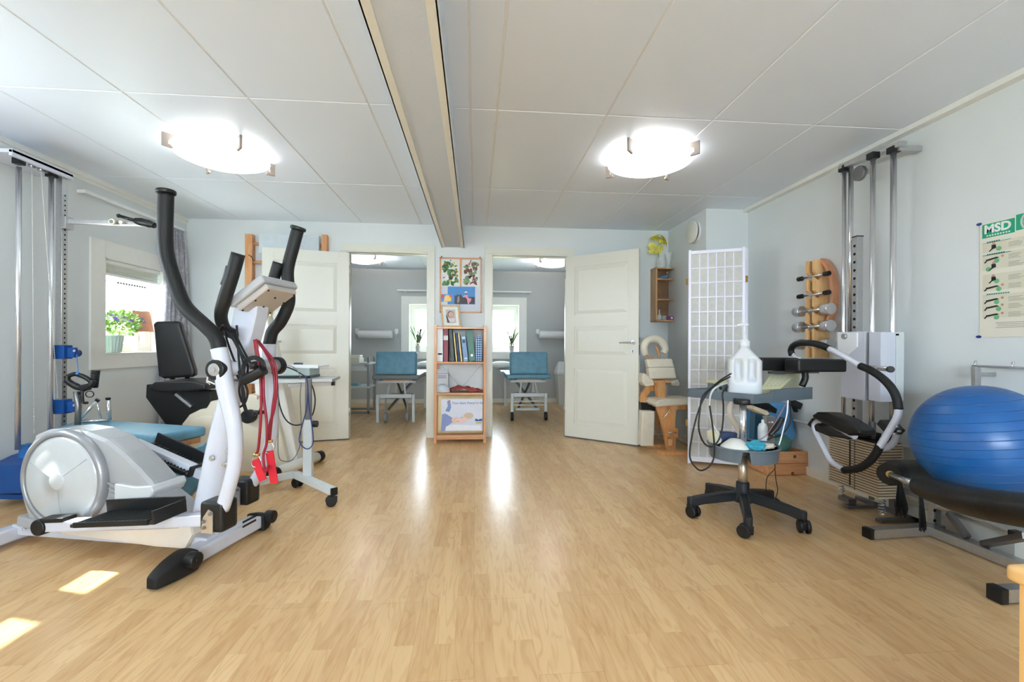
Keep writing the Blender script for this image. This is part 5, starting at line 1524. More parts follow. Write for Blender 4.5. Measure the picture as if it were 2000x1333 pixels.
# plants on the far window sills
def twig_plant(u, lab, xw):
    c = at(u, 690, Y=YF + .05); z0 = WF1[2] + .001
    t = thing('potted_plant', lab, 'potted plant', (c.x, YF + .05, z0))
    MB().lathe([(.040, 0), (.052, .10), (.054, .105), (.048, .105), (.044, .09), (.0005, .088)], (c.x, YF + .05, z0), n=28).build('pot', mat('pot_grey', (206, 206, 204), .5, var=.04), t)
    m_ = MB(); r_ = random.Random(u)
    for k in range(18):
        a = r_.uniform(0, 6.28); L = r_.uniform(.24, .44); sp = r_.uniform(.05, .20)
        p = Vector((c.x, YF + .05, z0 + .09)); e = p + Vector((math.cos(a) * sp * 1.15, math.sin(a) * sp * .2, L)); mid = p.lerp(e, .5) + Vector((0, 0, .04))
        m_.tube([p, mid, e], [.009, .007, .002], n=6, sub=4)
    m_.build('leaves', mat('succulent_green', (84, 104, 66), .6, var=.15), t)
    f_ = MB()
    for k in range(8): f_.ball((c.x + r_.uniform(-.04, .04), YF + .05 + r_.uniform(-.03, .03), z0 + .115 + r_.uniform(0, .02)), .014, u=8, v=6)
    f_.build('pale_flower', mat('pale_flower', (232, 220, 196), .7), t)
twig_plant(817, 'spiky potted plant on the window sill of the left far room', 0)
twig_plant(999, 'twiggy potted plant on the window sill of the right far room', 0)
# waste bin, right far room
c = at(1100, 783, Z=0)
bn = thing('waste_bin', 'tall white swing-lid waste bin against the far wall of the right room', 'waste bin', (c.x, YF - .25, 0))
cx_, cy_ = at(1087, 700, Y=YF - .3).x + .175, YF - .22
m_ = MB(); 
def boxfr(mb, z0, z1, a0, b0, a1, b1): return frus(mb, (cx_, cy_, 0), z0, z1, a0, a1, b0, b1)
boxfr(MB(), 0.0, .50, .13, .11, .165, .14)._add([(cx_ - .13, cy_ - .11, .002), (cx_ + .13, cy_ - .11, .002), (cx_ + .13, cy_ + .11, .002), (cx_ - .13, cy_ + .11, .002)], [(0, 1, 2, 3)])
m_ = MB(); boxfr(m_, 0, .50, .13, .11, .165, .14); m_.build('bin_body', mat('bin_white', (214, 218, 220), .45, var=.01), bn).modifiers.new('t', 'SOLIDIFY').thickness = .004
m_ = MB(); boxfr(m_, .50, .53, .175, .15, .175, .15); boxfr(m_, .53, .70, .172, .147, .13, .05); m_.span((cx_ - .13, cy_ - .05, .695), (cx_ + .13, cy_ + .05, .703), .003); m_.build('bin_lid', M_whiteplastic, bn)
# instrument trolley, left far room
tr = thing('instrument_trolley', 'grey metal shelf trolley at the left of the far left room', 'trolley', (-1.75, 6.2, 0))
yT = 6.35
xa, xb = at(640, 700, Y=yT).x, at(728, 700, Y=yT).x
for v in (712, 757): z = at(700, v, Y=yT).z; MB().span((xa, yT - .2, z - .012), (xb, yT + .2, z + .012), .003).build('shelf', M_tgrey, tr)
for y in (yT - .18, yT + .18): 
    MB().span((xb - .03, y - .015, 0.03), (xb, y + .015, at(700, 700, Y=yT).z), .002).build('upright', M_dsteel, tr)
    MB().span((xa, y - .015, 0.03), (xa + .03, y + .015, at(700, 700, Y=yT).z), .002).build('upright', M_dsteel, tr)
MB().beam((xa, yT - .18, .05), (xb, yT - .18, .05), .03, .03, .002).beam((xa, yT + .18, .05), (xb, yT + .18, .05), .03, .03, .002).build('base_bar', M_dsteel, tr)
z = at(700, 712, Y=yT).z + .013
xq0, xq1 = at(675, 700, Y=yT - .1).x, at(704, 700, Y=yT - .1).x
t = thing('ultrasound_unit', 'small cream ultrasound unit on the trolley in the far left room', 'medical device', ((xq0 + xq1) / 2, yT, z))
MB().span((xq0, yT - .14, z), (xq1, yT + .1, z + .06), .01).build('unit_body', mat('unit_cream', (222, 216, 196), .4), t)
MB().span((xq0 + .02, yT - .08, z + .06), (xq1 - .01, yT + .08, z + .10), .01).build('unit_panel', M_whiteplastic, t)
zz = at(700, 712, Y=yT).z - .012
tag(MB().span((xq0, yT - .16, zz - .09), (xq1 + .07, yT + .1, zz - .001), .01).build('drawer_tray', M_tgrey), 'pale grey drawer hanging under the trolley shelf in the far left room', 'drawer')
z = at(700, 757, Y=yT).z + .0125
tag(MB().span((xq0, yT - .1, z), (xq1 - .03, yT + .05, z + .035), .005).build('folded_towel', mat('towel_aqua', (120, 170, 176), .8)), 'folded aqua towel on the lower shelf of the far trolley', 'towel')
# fence and houses glimpsed outside the far windows
fn = MB()
for k in range(40): fn.span((-3.2 + k * .16, 13.0, -.3), (-3.08 + k * .16, 13.03, 1.05))
fn.span((-3.2, 13.03, .2), (3.2, 13.07, .3)).span((-3.2, 13.03, .8), (3.2, 13.07, .9))
tag(fn.build('garden_fence', mat('fence_yellow', (236, 214, 160), .7)), 'bright yellowish board fence outside the far windows', 'fence')

# ============================================================ RIGHT CORNER: shelf, vases, vent, screen, massage chair
YW_ = YB
M_oakshelf = wood('oak_shelf', (206, 166, 122), (186, 142, 96))
sh = thing('wall_shelf', 'small three-compartment wooden wall shelf beside the right door', 'wall shelf', (1.95, YB, 1.3))
YS = YB - .15
a, b = at(1280, 520, Y=YS), at(1319, 626, Y=YS)
xa, xb, za, zb2 = a.x, b.x, b.z, a.z
t_ = .016
m_ = MB()
m_.span((xa, YS, za), (xa + t_, YB - .002, zb2), .001).span((xb - t_, YS, za), (xb, YB - .002, zb2), .001).span((xa, YS, za), (xb, YB - .002, za + t_), .001).span((xa, YS, zb2 - t_), (xb, YB - .002, zb2), .001)
m_.build('shelf_case', M_oakshelf, sh)
MB().span((xa + t_, YB - .012, za + t_), (xb - t_, YB - .003, zb2 - t_)).build('back_panel', mat('back_brown', (140, 108, 82), .7, var=.15), sh)
zd = [at(1300, v, Y=YS).z for v in (543, 583)]
for z in zd: MB().span((xa + t_, YS + .004, z - .007), (xb - t_, YB - .012, z + .007), .001).build('shelf_board', M_oakshelf, sh)
# things in the shelf
fg = thing('figurine', 'small figurine in a blue dress lying in the top compartment of the wall shelf', 'figurine', ((xa + xb) / 2, YS + .05, zd[0] + .007))
z0 = zd[0] + .0075; c = Vector(((xa + xb) / 2 + .01, YS + .06, z0))
MB().tube([c + Vector((-.055, 0, .014)), c + Vector((-.02, 0, .024)), c + Vector((.02, 0, .028)), c + Vector((.035, 0, .05))], [.008, .016, .022, .014], n=12).build('blue_dress', mat('dress_blue', (96, 146, 182), .6, var=.1), fg)
MB().ball(c + Vector((.032, 0, .071)), .015).build('figurine_hair', mat('hair_dark', (50, 34, 34), .6), fg)
MB().ball(c + Vector((.028, -.008, .069)), .012).tube([c + Vector((-.075, 0, .006)), c + Vector((-.05, 0, .012))], .005, n=8).build('figurine_skin', mat('skin_print', (222, 178, 156), .6), fg)
def glass_mat():
    if 'clear_glass' in MATS: return MATS['clear_glass']
    m = bpy.data.materials.new('clear_glass'); m.use_nodes = True; nt = m.node_tree; b = nt.nodes['Principled BSDF']
    b.inputs['Base Color'].default_value = (.9, .95, .93, 1); b.inputs['Roughness'].default_value = .03; b.inputs['Alpha'].default_value = .32; b.inputs['IOR'].default_value = 1.45
    MATS['clear_glass'] = m; return m
z0 = za + t_ + .0005
tag(MB().lathe([(.024, 0), (.028, .02), (.026, .045), (.010, .065), (.008, .10), (.013, .112), (.011, .112), (.006, .10), (.008, .065), (.023, .045), (.025, .02), (.02, .004)], (xa + .065, YS + .06, z0), n=24).build('glass_bottle', glass_mat()), 'small clear glass bottle in the bottom compartment of the wall shelf', 'bottle')
tag(MB().lathe([(.024, 0), (.026, .05), (.024, .052), (.022, .004), (.0005, .004)], (xa + .125, YS + .075, z0), n=24).build('drinking_glass', glass_mat()), 'short clear glass tumbler beside the glass bottle in the wall shelf', 'glass')
bx = thing('trinket_box', 'small purple and white box at the right of the bottom shelf compartment', 'box', (xb - .045, YS + .04, z0))
MB().span((xb - .070, YS - .004, z0), (xb - t_ - .004, YS + .05, z0 + .042), .002).build('purple_box', mat('box_purple', (146, 84, 136), .4, var=.08), bx)
MB().box((xb - .043, YS - .0045, z0 + .022), (.022, .001, .02)).build('box_label', M_whiteplastic, bx)
# vases on top
z0 = zb2 + .0005
fv = thing('flower_vase', 'slim glass vase with a yellow silk flower on top of the wall shelf', 'vase with flower', (xa + .045, YS + .07, z0))
c = Vector((xa + .055, YS + .07, z0))
MB().lathe([(.018, 0), (.022, .012), (.021, .05), (.010, .085), (.009, .115), (.014, .13), (.012, .13), (.007, .112), (.008, .086), (.018, .05), (.019, .014), (.0005, .006)], c, n=24).build('vase', glass_mat(), fv)
MB().tube([c + Vector((0, 0, .01)), c + Vector((.004, 0, .12)), c + Vector((-.008, 0, .19))], .004, n=8).build('stem', mat('stem_brown', (136, 116, 70), .7), fv)
M_yel = mat('yellow_petal', (236, 222, 70), .6, var=.12); M_yel2 = mat('pale_yellow_petal', (240, 232, 120), .6, var=.12)
def bloom(mb, c, R_, n, d, curl=.4):
    d = Vector(d).normalized(); A, B = frame_from(d)
    for k in range(n):
        q = 6.2832 * k / n; r_ = A * math.cos(q) + B * math.sin(q); s_ = d.cross(r_)
        p0 = c; p1 = c + r_ * R_ * .5 + d * R_ * curl; p2 = c + r_ * R_ + d * R_ * (curl * .7)
        mb._add([p0, p1 - s_ * R_ * .24, p2, p1 + s_ * R_ * .24, p1 + d * .004], [(0, 1, 4), (1, 2, 4), (2, 3, 4), (3, 0, 4)], True)
f1 = MB(); bloom(f1, c + Vector((.005, 0, .265)), .085, 8, (.5, -.4, .8), .7); bloom(f1, c + Vector((.03, 0, .285)), .08, 7, (.9, -.2, .5), .5); bloom(f1, c + Vector((-.02, 0, .285)), .08, 7, (-.4, -.2, .9), .8); f1.build('upper_blossom', M_yel, fv)
f2 = MB(); rn = random.Random(9)
for k in range(16): bloom(f2, c + Vector((-.035 + rn.uniform(-.05, .05), rn.uniform(-.03, .02), .205 + rn.uniform(-.03, .04))), .045, 6, (rn.uniform(-1, 1), -1, rn.uniform(-.3, .9)), .4)
f2.build('lower_blossom', M_yel2, fv)
tag(MB().lathe([(.028, 0), (.032, .01), (.022, .03), (.020, .05), (.030, .12), (.040, .165), (.042, .17), (.038, .165), (.028, .12), (.018, .05), (.0005, .035)], (xb - .048, YS + .075, z0), n=28).build('glass_vase', glass_mat()), 'empty flared clear glass vase at the right on top of the wall shelf', 'vase')
# round vent on the chimney-breast side wall (faces left)
vv = at(1358, 451, X=2.10)
rv = thing('air_valve', 'round white air valve on the side wall high above the folding screen', 'air valve', (2.10, vv.y, vv.z))
MB().cyl((2.10, vv.y, vv.z), (2.082, vv.y, vv.z), .098, n=40, bev=.003).build('valve_base', M_whiteplastic, rv)
MB().cyl((2.083, vv.y, vv.z), (2.066, vv.y, vv.z), .080, n=40).build('valve_slot', M_slot, rv)
MB().lathe([(.001, 0), (.098, .002), (.105, -.004), (.105, -.014), (.001, -.014)], (2.050, vv.y, vv.z), axis=(-1, 0, 0), n=44).build('valve_disc', mat('valve_cream', (230, 229, 218), .4), rv)

# folding screen
M_scr = mat('screen_lacquer', (228, 228, 240), .35, var=.01)
M_paper = mat('rice_paper', (198, 198, 194), .85, var=.05, nscale=30, bump=.2, bscale=60)
scr = thing('folding_screen', 'white rice-paper folding screen with square lattice in the right corner', 'folding screen', (1.95, 3.4, 0))
S0, S1 = at(1345, 902, Z=.002), at(1456, 911, Z=.002)
Hs = 1.755
def screen_panel(p0, p1, cols=6, rows=14):
    d = (p1 - p0); L = d.length; d.normalize(); n = Vector((-d.y, d.x, 0)); rot = Matrix((d, n, Vector((0, 0, 1)))).transposed()
    def B_(mb, s0, s1, z0, z1, th, bev=0): return mb.box(p0 + d * ((s0 + s1) / 2) + Vector((0, 0, (z0 + z1) / 2)), (s1 - s0, th, z1 - z0), bev, rot=rot, seg=1)
    m_ = MB(); w = .022
    B_(m_, 0, w, .0, Hs, .02, .002); B_(m_, L - w, L, 0, Hs, .02, .002); B_(m_, w, L - w, .02, .06, .02, .002); B_(m_, w, L - w, Hs - .035, Hs - .008, .02, .002)
    o = m_.build('panel_frame', M_scr, scr)
    g = MB()
    for i in range(1, cols): s = w + (L - 2 * w) * i / cols; B_(g, s - .0045, s + .0045, .06, Hs - .035, .014)
    for j in range(1, rows): z = .06 + (Hs - .095) * j / rows; B_(g, w, L - w, z - .0045, z + .0045, .014)
    g.build('lattice', M_scr, o)
    B_(MB(), w, L - w, .06, Hs - .035, .0015).build('paper', M_paper, o)
screen_panel(S0, S1)
nv = Vector((-(S1 - S0).y, (S1 - S0).x, 0)).normalized()
screen_panel(S0 + nv * .028, S1 + nv * .05 + (S1 - S0).normalized() * .02)
screen_panel(S0 + nv * .075 + Vector((.02, 0, 0)), S1 + nv * .078 + (S1 - S0).normalized() * .03)
for p, z in ((S0, 1.5), (S0, .33), (S1, 1.5)):
    MB().box(p + Vector((0, -.0, z)) + nv * .012 - nv * .0, (.03, .03, .05), .002).build('brass_hinge', mat('brass', (196, 158, 84), .35, .8), scr)

# massage chair (cream pads on beech frame)
mc = thing('massage_chair', 'cream padded massage chair on a light wood frame behind the right door', 'massage chair', (1.72, 4.05, 0))
YM = 4.02
def M_(u, v, dy=0.0): return at(u, v, Y=YM + dy)
face = [M_(1258 + 0, 690)]
arc = [(1261, 692), (1258, 678), (1262, 666), (1271, 661), (1284, 661), (1294, 668), (1299, 680), (1295, 688)]
MB().tube([M_(u, v, .10) for u, v in arc], [.030, .034, .036, .037, .037, .036, .034, .030], n=14, sub=5).build('face_cushion', M_cream, mc)
fr = MB(); fr.tube([M_(u, v, .13) for u, v in ((1260, 690), (1266, 697), (1276, 698))], .012, n=8); fr.tube([M_(u, v, .13) for u, v in ((1281, 675), (1286, 686), (1288, 698))], .012, n=8); fr.build('face_bracket', M_beech, mc)
MB().prism([M_(u, v, .06) for u, v in ((1261, 700), (1310, 699), (1315, 716), (1264, 717))], (0, -1, .15), .07, .018, smooth=True, seg=4).build('chest_cushion', M_cream, mc)
MB().prism([M_(u, v, .04) for u, v in ((1264, 717), (1315, 716), (1319, 738), (1267, 739))], (0, -1, .15), .08, .018, smooth=True, seg=4).build('chest_cushion', M_cream, mc)
MB().prism([M_(u, v, .10) for u, v in ((1249, 728), (1256, 727), (1272, 741), (1273, 750), (1256, 752), (1249, 744))], (0, -1, 0), .16, .02, smooth=True, seg=4).build('arm_pad', M_cream, mc)
MB().prism([M_(u, v, .14) for u, v in ((1304, 741), (1318, 737), (1323, 746), (1321, 751), (1306, 750))], (0, -1, 0), .14, .018, smooth=True, seg=4).build('arm_pad', M_cream, mc)
MB().prism([M_(u, v) for u, v in ((1270, 784), (1276, 777), (1290, 774), (1342, 773), (1352, 778), (1350, 787), (1330, 786), (1288, 788), (1272, 790))], (0, 1, 0), .26, .018, smooth=True, seg=4).build('seat_cushion', M_cream, mc)
MB().prism([M_(u, v, .02) for u, v in ((1252, 800), (1277, 800), (1275, 868), (1250, 868))], (0, 1, 0), .09, .016, smooth=True, seg=4).build('knee_cushion', M_cream, mc)
sp = MB(); sp.prism([M_(u, v, .02) for u, v in ((1280, 741), (1296, 741), (1300, 775), (1284, 775))], (0, 1, 0), .07, .004); sp.span(M_(1281, 746, -.03), M_(1302, 740, .05), .003); sp.build('spine', M_beech, mc)
lf = MB(); lf.prism([M_(u, v, -.06) for u, v in ((1280, 785), (1302, 787), (1320, 850), (1319, 878), (1305, 880), (1292, 822))], (0, 1, 0), .045, .004); lf.build('front_leg', M_beech, mc)
lf = MB(); lf.prism([M_(u, v, -.10) for u, v in ((1308, 784), (1326, 784), (1324, 796), (1320, 800), (1318, 836), (1320, 850), (1320, 880), (1306, 880), (1310, 800), (1308, 797))], (0, 1, 0), .035, .004); lf.build('upright_leg', M_beech, mc)
MB().prism([M_(u, v) for u, v in ((1279, 785), (1337, 785), (1337, 793), (1328, 796), (1282, 794))], (0, 1, 0), .18, .004).build('seat_board', M_beech, mc)
for u in (1305, 1322): MB().prism([M_(u - 2, v, -.13 + .0) if False else M_(u + du, v, -.13) for du, v in ((-3, 834), (3, 834), (3, 852), (-3, 852))], (0, 1, 0), .03, .008, seg=3).build('clamp_block', M_beech, mc)
bl = MB(); bl.tube([M_(1310, 797, -.14), M_(1296, 818, -.14)], .006, n=8, sub=1); bl.build('steel_bolt', M_chrome, mc)
MB().tube([M_(1306, 843, -.15), M_(1323, 843, -.15)], .005, n=8, sub=1).build('steel_bolt', M_chrome, mc)
bs = MB(); q0, q1 = at(1290, 885, Z=.01), at(1350, 886, Z=.01)
bs.span((q0.x, q0.y - .02, 0.0), (q1.x, q0.y + .06, .032), .006); bs.build('base_runner', M_beech, mc)
MB().span((q0.x + .0, q0.y + .28, 0.0), (q1.x, q0.y + .35, .03), .006).build('base_runner', M_beech, mc)
rl = MB(); rl.beam(M_(1285, 800, .05), M_(1288, 842, .25), .03, .05, .003); rl.beam((q0.x + .12, q0.y + .05, .10), (q0.x + .2, q0.y + .33, .10), .04, .06, .003); rl.build('rear_leg', M_beech, mc)
ar = MB(); ar.prism([M_(u, v, .12) for u, v in ((1250, 772), (1262, 752), (1278, 751), (1280, 763), (1270, 762), (1262, 774), (1280, 778), (1278, 788), (1251, 785))], (0, 1, 0), .04, .003); ar.build('arm_bracket', M_beech, mc)
MB().prism([M_(u, v, .10) for u, v in ((1250, 784), (1278, 786), (1279, 800), (1252, 800))], (0, 1, 0), .06, .004).build('sling', M_blackplastic, mc)

# ============================================================ wooden crate with blue bolster, grey wedge, hose and rod in the corner
cr = thing('wooden_crate', 'low pine crate on the floor in the right corner behind the trolley', 'crate', (2.2, 3.15, 0))
g0, g1 = at(1503, 926, Z=0), at(1583, 924, Z=0)
g0 = Vector((g0.x, g0.y, 0)); g1 = Vector((g1.x - .01, g0.y + .0, 0))
hc = .265 * 0 + (at(1583, 878, Y=g1.y).z)
Dc = .42
th = .018
for z0, z1 in ((.004, hc / 2 - .002), (hc / 2 + .002, hc)):
    MB().span((g0.x, g0.y, z0), (g1.x, g0.y + th, z1), .001).build('front_board', M_pineX, cr)
    MB().span((g0.x, g0.y + th, z0), (g0.x + th, g0.y + Dc, z1), .001).build('side_board', M_pineX, cr)
    MB().span((g1.x - th, g0.y + th, z0), (g1.x, g0.y + Dc, z1), .001).build('side_board', M_pineX, cr)
    MB().span((g0.x + th, g0.y + Dc - th, z0), (g1.x - th, g0.y + Dc, z1), .001).build('back_board', M_pineX, cr)
MB().span((g0.x + th, g0.y + th, .004), (g1.x - th, g0.y + Dc - th, .014)).build('bottom_board', M_pineX, cr)
kn = MB(); 
for u, v in ((1554, 888), (1550, 921)): p = at(u, v, Y=g0.y - .0005); kn.cyl(p, p - Vector((0, .0012, 0)), .012, n=16)
for f in kn.bm.faces: pass
kn.build('board_knots', mat('knot_brown', (104, 62, 40), .6, var=.2, nscale=120), cr)
YB2 = g0.y + .16
M_bolster = mat('bolster_blue', (84, 146, 196), .5, var=.05)
tag(MB().prism([at(u, v, Y=YB2) for u, v in ((1468, 782), (1534, 782), (1547, 848), (1540, 853), (1490, 866), (1468, 866))], (0, 1, 0), .12, .012, smooth=False, seg=3).build('foam_wedge', M_bolster), 'light blue foam wedge standing up in the pine crate', 'foam wedge')
tag(MB().prism([at(u, v, Y=YB2 - .11) for u, v in ((1470, 786), (1500, 790), (1500, 850), (1493, 868), (1468, 868))], (0, 1, 0), .06, .012, seg=3).build('foam_block', mat('bolster_dark', (40, 84, 112), .5, var=.06)), 'dark teal-blue foam block in front of the light blue wedge', 'foam block')
tag(MB().ball(at(1523, 862, Y=YB2 - .06), .095, 1, .7, .8).build('exercise_ball_small', mat('ball_green', (72, 120, 112), .5)), 'small deflated dark green ball lying in the pine crate', 'ball')
hz = MB(); hz.tube([at(u, v, Y=2.95) for u, v in ((1461, 782), (1440, 780), (1428, 790), (1428, 808), (1440, 830), (1452, 850), (1456, 868))], .020, n=14, sub=6)
tag(hz.build('vacuum_hose', mat('hose_ivory', (220, 212, 198), .45, var=.02)), 'thick ivory curved hose behind the trolley column', 'hose')
cn = thing('step_platform', 'tilted black and cream step platform leaning behind the trolley', 'step platform', at(1485, 790, Y=2.9))
MB().prism([at(u, v, Y=2.9) for u, v in ((1464, 779), (1492, 782), (1508, 793), (1506, 802), (1490, 796), (1464, 786))], (0, 1, 0), .12, .006).build('platform_body', M_blackplastic, cn)
MB().prism([at(u, v, Y=2.9) for u, v in ((1463, 787), (1490, 797), (1494, 803), (1488, 806), (1462, 794))], (0, 1, 0), .11, .004).build('platform_edge', mat('cream_plastic', (220, 206, 180), .5), cn)
ht = thing('height_post', 'short chrome clamp post beside the blue foam wedge', 'metal post', at(1502, 840, Y=2.95))
MB().span(at(1498, 862, Y=2.93), at(1507, 808, Y=2.97), .002).build('post', M_steel, ht)
MB().tube([at(1502, 822, Y=2.92), at(1510, 821, Y=2.90)], .006, n=8, sub=1).ball(at(1510, 821, Y=2.90), .010).build('clamp_screw', M_chrome, ht)
# pipe along the right wall
pp0 = at(1546, 790, X=XR - .03); pp1 = at(1552, 817, X=XR - .03); zpp = pp1.z
pm = MB(); pm.tube([(XR - .03, pp0.y, pp0.z + .1), (XR - .03, pp0.y, zpp + .02), (XR - .03, pp0.y - .02, zpp), (XR - .03, 2.2, zpp)], .009, n=12, sub=4)
for y in (2.3, 2.75, 3.05): pm.span((XR - .036, y - .006, zpp - .012), (XR, y + .006, zpp + .012), .001)
tag(pm.build('heating_pipe', M_whitepaint), 'thin white pipe running along the right wall above the skirting', 'pipe')
mn = MB(); mn.box(at(1555, 786, X=2.455), (.07, .05, .05), .006, rot=(0, R(25), 0)); mn.box(at(1552, 790, X=2.455), (.02, .03, .09), .004, rot=(0, R(-20), 0))
tag(mn.build('buckle', M_blackplastic), 'black plastic bracket at the upper end of the thin white wall pipe', 'bracket')

# ============================================================ TROLLEY
TC = Vector((1.505, 2.385, 0))
tro = thing('trolley', 'grey plastic equipment trolley on a black five-star castor base', 'trolley', TC)
M_blackbase = mat('base_nylon', (30, 34, 39), .45, var=.06, bump=.1)
for k in range(5):
    a = R(-117 + 72 * k); d = Vector((math.cos(a), math.sin(a), 0)); s_ = Vector((-d.y, d.x, 0))
    m_ = MB(); Rr = .29
    sec = [(.03, .150, .105, .026), (.12, .142, .092, .022), (.22, .124, .076, .019), (.27, .112, .062, .020), (.295, .098, .058, .018)]
    vs = []
    for r_, zt_, zb_, w in sec:
        c = TC + d * r_
        for x, z in ((-w, zb_), (w, zb_), (w, zt_ - .006), (w * .7, zt_), (-w * .7, zt_), (-w, zt_ - .006)): vs.append(c + s_ * x + Vector((0, 0, z)))
    fs = []
    for i in range(len(sec) - 1):
        for q in range(6): fs.append((i * 6 + q, i * 6 + (q + 1) % 6, (i + 1) * 6 + (q + 1) % 6, (i + 1) * 6 + q))
    m_._add(vs, fs + [tuple(range(6)), tuple(range(24, 30))])
    m_.cyl(TC + d * .285 + Vector((0, 0, .052)), TC + d * .285 + Vector((0, 0, .108)), .020, n=18, bev=.003)
    m_.build('base_arm', M_blackbase, tro)
    castor(TC + d * .285 + Vector((0, 0, .06)), 'castor', tro, .034, a + (1.2, 2.0, 2.6, .3, -1)[k], .06)
MB().lathe([(.05, .095), (.055, .11), (.055, .13), (.045, .15), (.035, .158), (.034, .20), (.030, .205), (.0005, .205)], TC, n=32).build('hub', M_blackbase, tro)
zlt = .41; ztt = .70
MB().cyl(TC + Vector((0, 0, .15)), TC + Vector((0, 0, zlt - .05)), .0235, n=28).build('outer_tube', mat('tube_champagne', (206, 192, 170), .3, .8, var=.02), tro)
MB().cyl(TC + Vector((0, 0, zlt - .06)), TC + Vector((0, 0, ztt - .03)), .019, n=28).build('inner_tube', M_chrome, tro)
M_tray = mat('tray_slate', (98, 110, 120), .42, var=.03)
# lower round tray with compartments
lt = MB()
for a0, a1 in ((-112, 0), (10, 115), (125, 238)):
    n = 14; out = []; 
    pts = [TC + Vector((math.cos(R(a0 + (a1 - a0) * i / n)), math.sin(R(a0 + (a1 - a0) * i / n)), 0)) * .178 for i in range(n + 1)]
    inn = [TC + Vector((math.cos(R(a1 - 8 + (a0 + 16 - a1) * i / 3)), math.sin(R(a1 - 8 + (a0 + 16 - a1) * i / 3)), 0)) * .045 for i in range(4)]
    cmid = sum(pts + inn, Vector()) / len(pts + inn)
    rim = [Vector((p.x, p.y, zlt)) for p in pts + inn]
    bot = [Vector((cmid.x + (p.x - cmid.x) * .9, cmid.y + (p.y - cmid.y) * .9, zlt - .068)) for p in pts + inn]
    irim = [Vector((cmid.x + (p.x - cmid.x) * .96, cmid.y + (p.y - cmid.y) * .96, zlt)) for p in pts + inn]
    ibot = [Vector((cmid.x + (p.x - cmid.x) * .87, cmid.y + (p.y - cmid.y) * .87, zlt - .062)) for p in pts + inn]
    N = len(rim); vs = rim + bot + irim + ibot; fs = []
    for i in range(N):
        j = (i + 1) % N
        fs += [(i, j, N + j, N + i), (i, 2 * N + i, 2 * N + j, j), (2 * N + i, 3 * N + i, 3 * N + j, 2 * N + j)]
    fs += [tuple(N + i for i in range(N)), tuple(3 * N + i for i in range(N))]
    lt._add(vs, fs, False)
lt.lathe([(.186, zlt - .002), (.186, zlt + .006), (.172, zlt + .006), (.172, zlt - .002), (.186, zlt - .002)], TC, n=60)
lt.cyl(TC + Vector((0, 0, zlt - .05)), TC + Vector((0, 0, zlt + .01)), .05, n=28)
for a in (25, 155, 255): d = Vector((math.cos(R(a)), math.sin(R(a)), 0)); lt.beam(TC + d * .04 + Vector((0, 0, zlt)), TC + d * .178 + Vector((0, 0, zlt)), .03, .008)
lt.build('round_tray', M_tray, tro)
# upper tray
TL, TN, TR_ = at(1343, 757, Z=ztt), at(1474, 768, Z=ztt), at(1588, 759, Z=ztt)
e1 = (TL - TN); e2 = (TR_ - TN)
def prm(s, t, z=0.0): return TN + e1 * s + e2 * t + Vector((0, 0, z))
tm_ = MB()
tm_.prism([prm(0, 0, -.028), prm(0, 1, -.028), prm(1, 1, -.028), prm(1, 0, -.028)], (0, 0, 1), .010, .003)
wl = .016
L1, L2 = e1.length, e2.length
for (s0, t0, s1, t1, h) in ((0, 0, 1, 0, .0), (0, .30, 0, 1, .020), (0, 0, 0, .30, -.002), (1, 0, 1, 1, 0), (0, 1, 1, 1, .004)):
    a, b = prm(s0, t0), prm(s1, t1); c_ = prm(.5, .5); n_ = (b - a).cross(Vector((0, 0, 1))).normalized()
    if n_.dot(c_ - a) < 0: n_ = -n_
    a2, b2 = a + n_ * wl / 2, b + n_ * wl / 2
    tm_.beam(Vector((a2.x, a2.y, ztt - .050 + (.052 + h) / 2)), Vector((b2.x, b2.y, ztt - .050 + (.052 + h) / 2)), wl, .052 + h, .003)
tm_.build('upper_tray', M_tray, tro)
MB().cyl(TC + Vector((0, 0, ztt - .06)), TC + Vector((0, 0, ztt - .03)), .05, n=28, bev=.006).build('tray_socket', M_blackplastic, tro)
zti = ztt - .0225
# gel jug
jug = thing('gel_jug', 'large white plastic pump jug standing on the trolley top tray', 'jug', at(1459, 766, Z=zti))
jc = at(1459, 768, Z=zti); jc = Vector((jc.x + .01, jc.y + .04, zti))
M_jug = mat('jug_hdpe', (216, 219, 224), .35, var=.01, sss=.25)
sc_j = (jc - Vector((0, 0, jc.z))).length / FPX
wj = 62 * jc.y / FPX * 1.0
b = bmesh.new()
prof = [(0, .93), (.008, .985), (.02, 1), (.10, 1), (.196, 1), (.206, .96), (.268, .38), (.276, .31), (.292, .30)]
rings = []
for h, q in prof:
    ring_ = []
    for i in range(96):
        a = 6.28319 * i / 96; e_ = 5.0 if h < .21 else 2.6
        cx2, sx2 = math.cos(a), math.sin(a)
        r_ = (abs(cx2) ** e_ + abs(sx2) ** e_) ** (-1 / e_)
        wx = wj / 2; wy = wj / 2 * .82
        ring_.append(b.verts.new((cx2 * r_ * wx * q, sx2 * r_ * (wy * q if q > .4 else wx * q), h * 1.0)))
    rings.append(ring_)
for k in range(len(rings) - 1):
    for i in range(96): f = b.faces.new((rings[k][i], rings[k][(i + 1) % 96], rings[k + 1][(i + 1) % 96], rings[k + 1][i])); f.smooth = True
b.faces.new(rings[0][::-1]); b.faces.new(rings[-1])
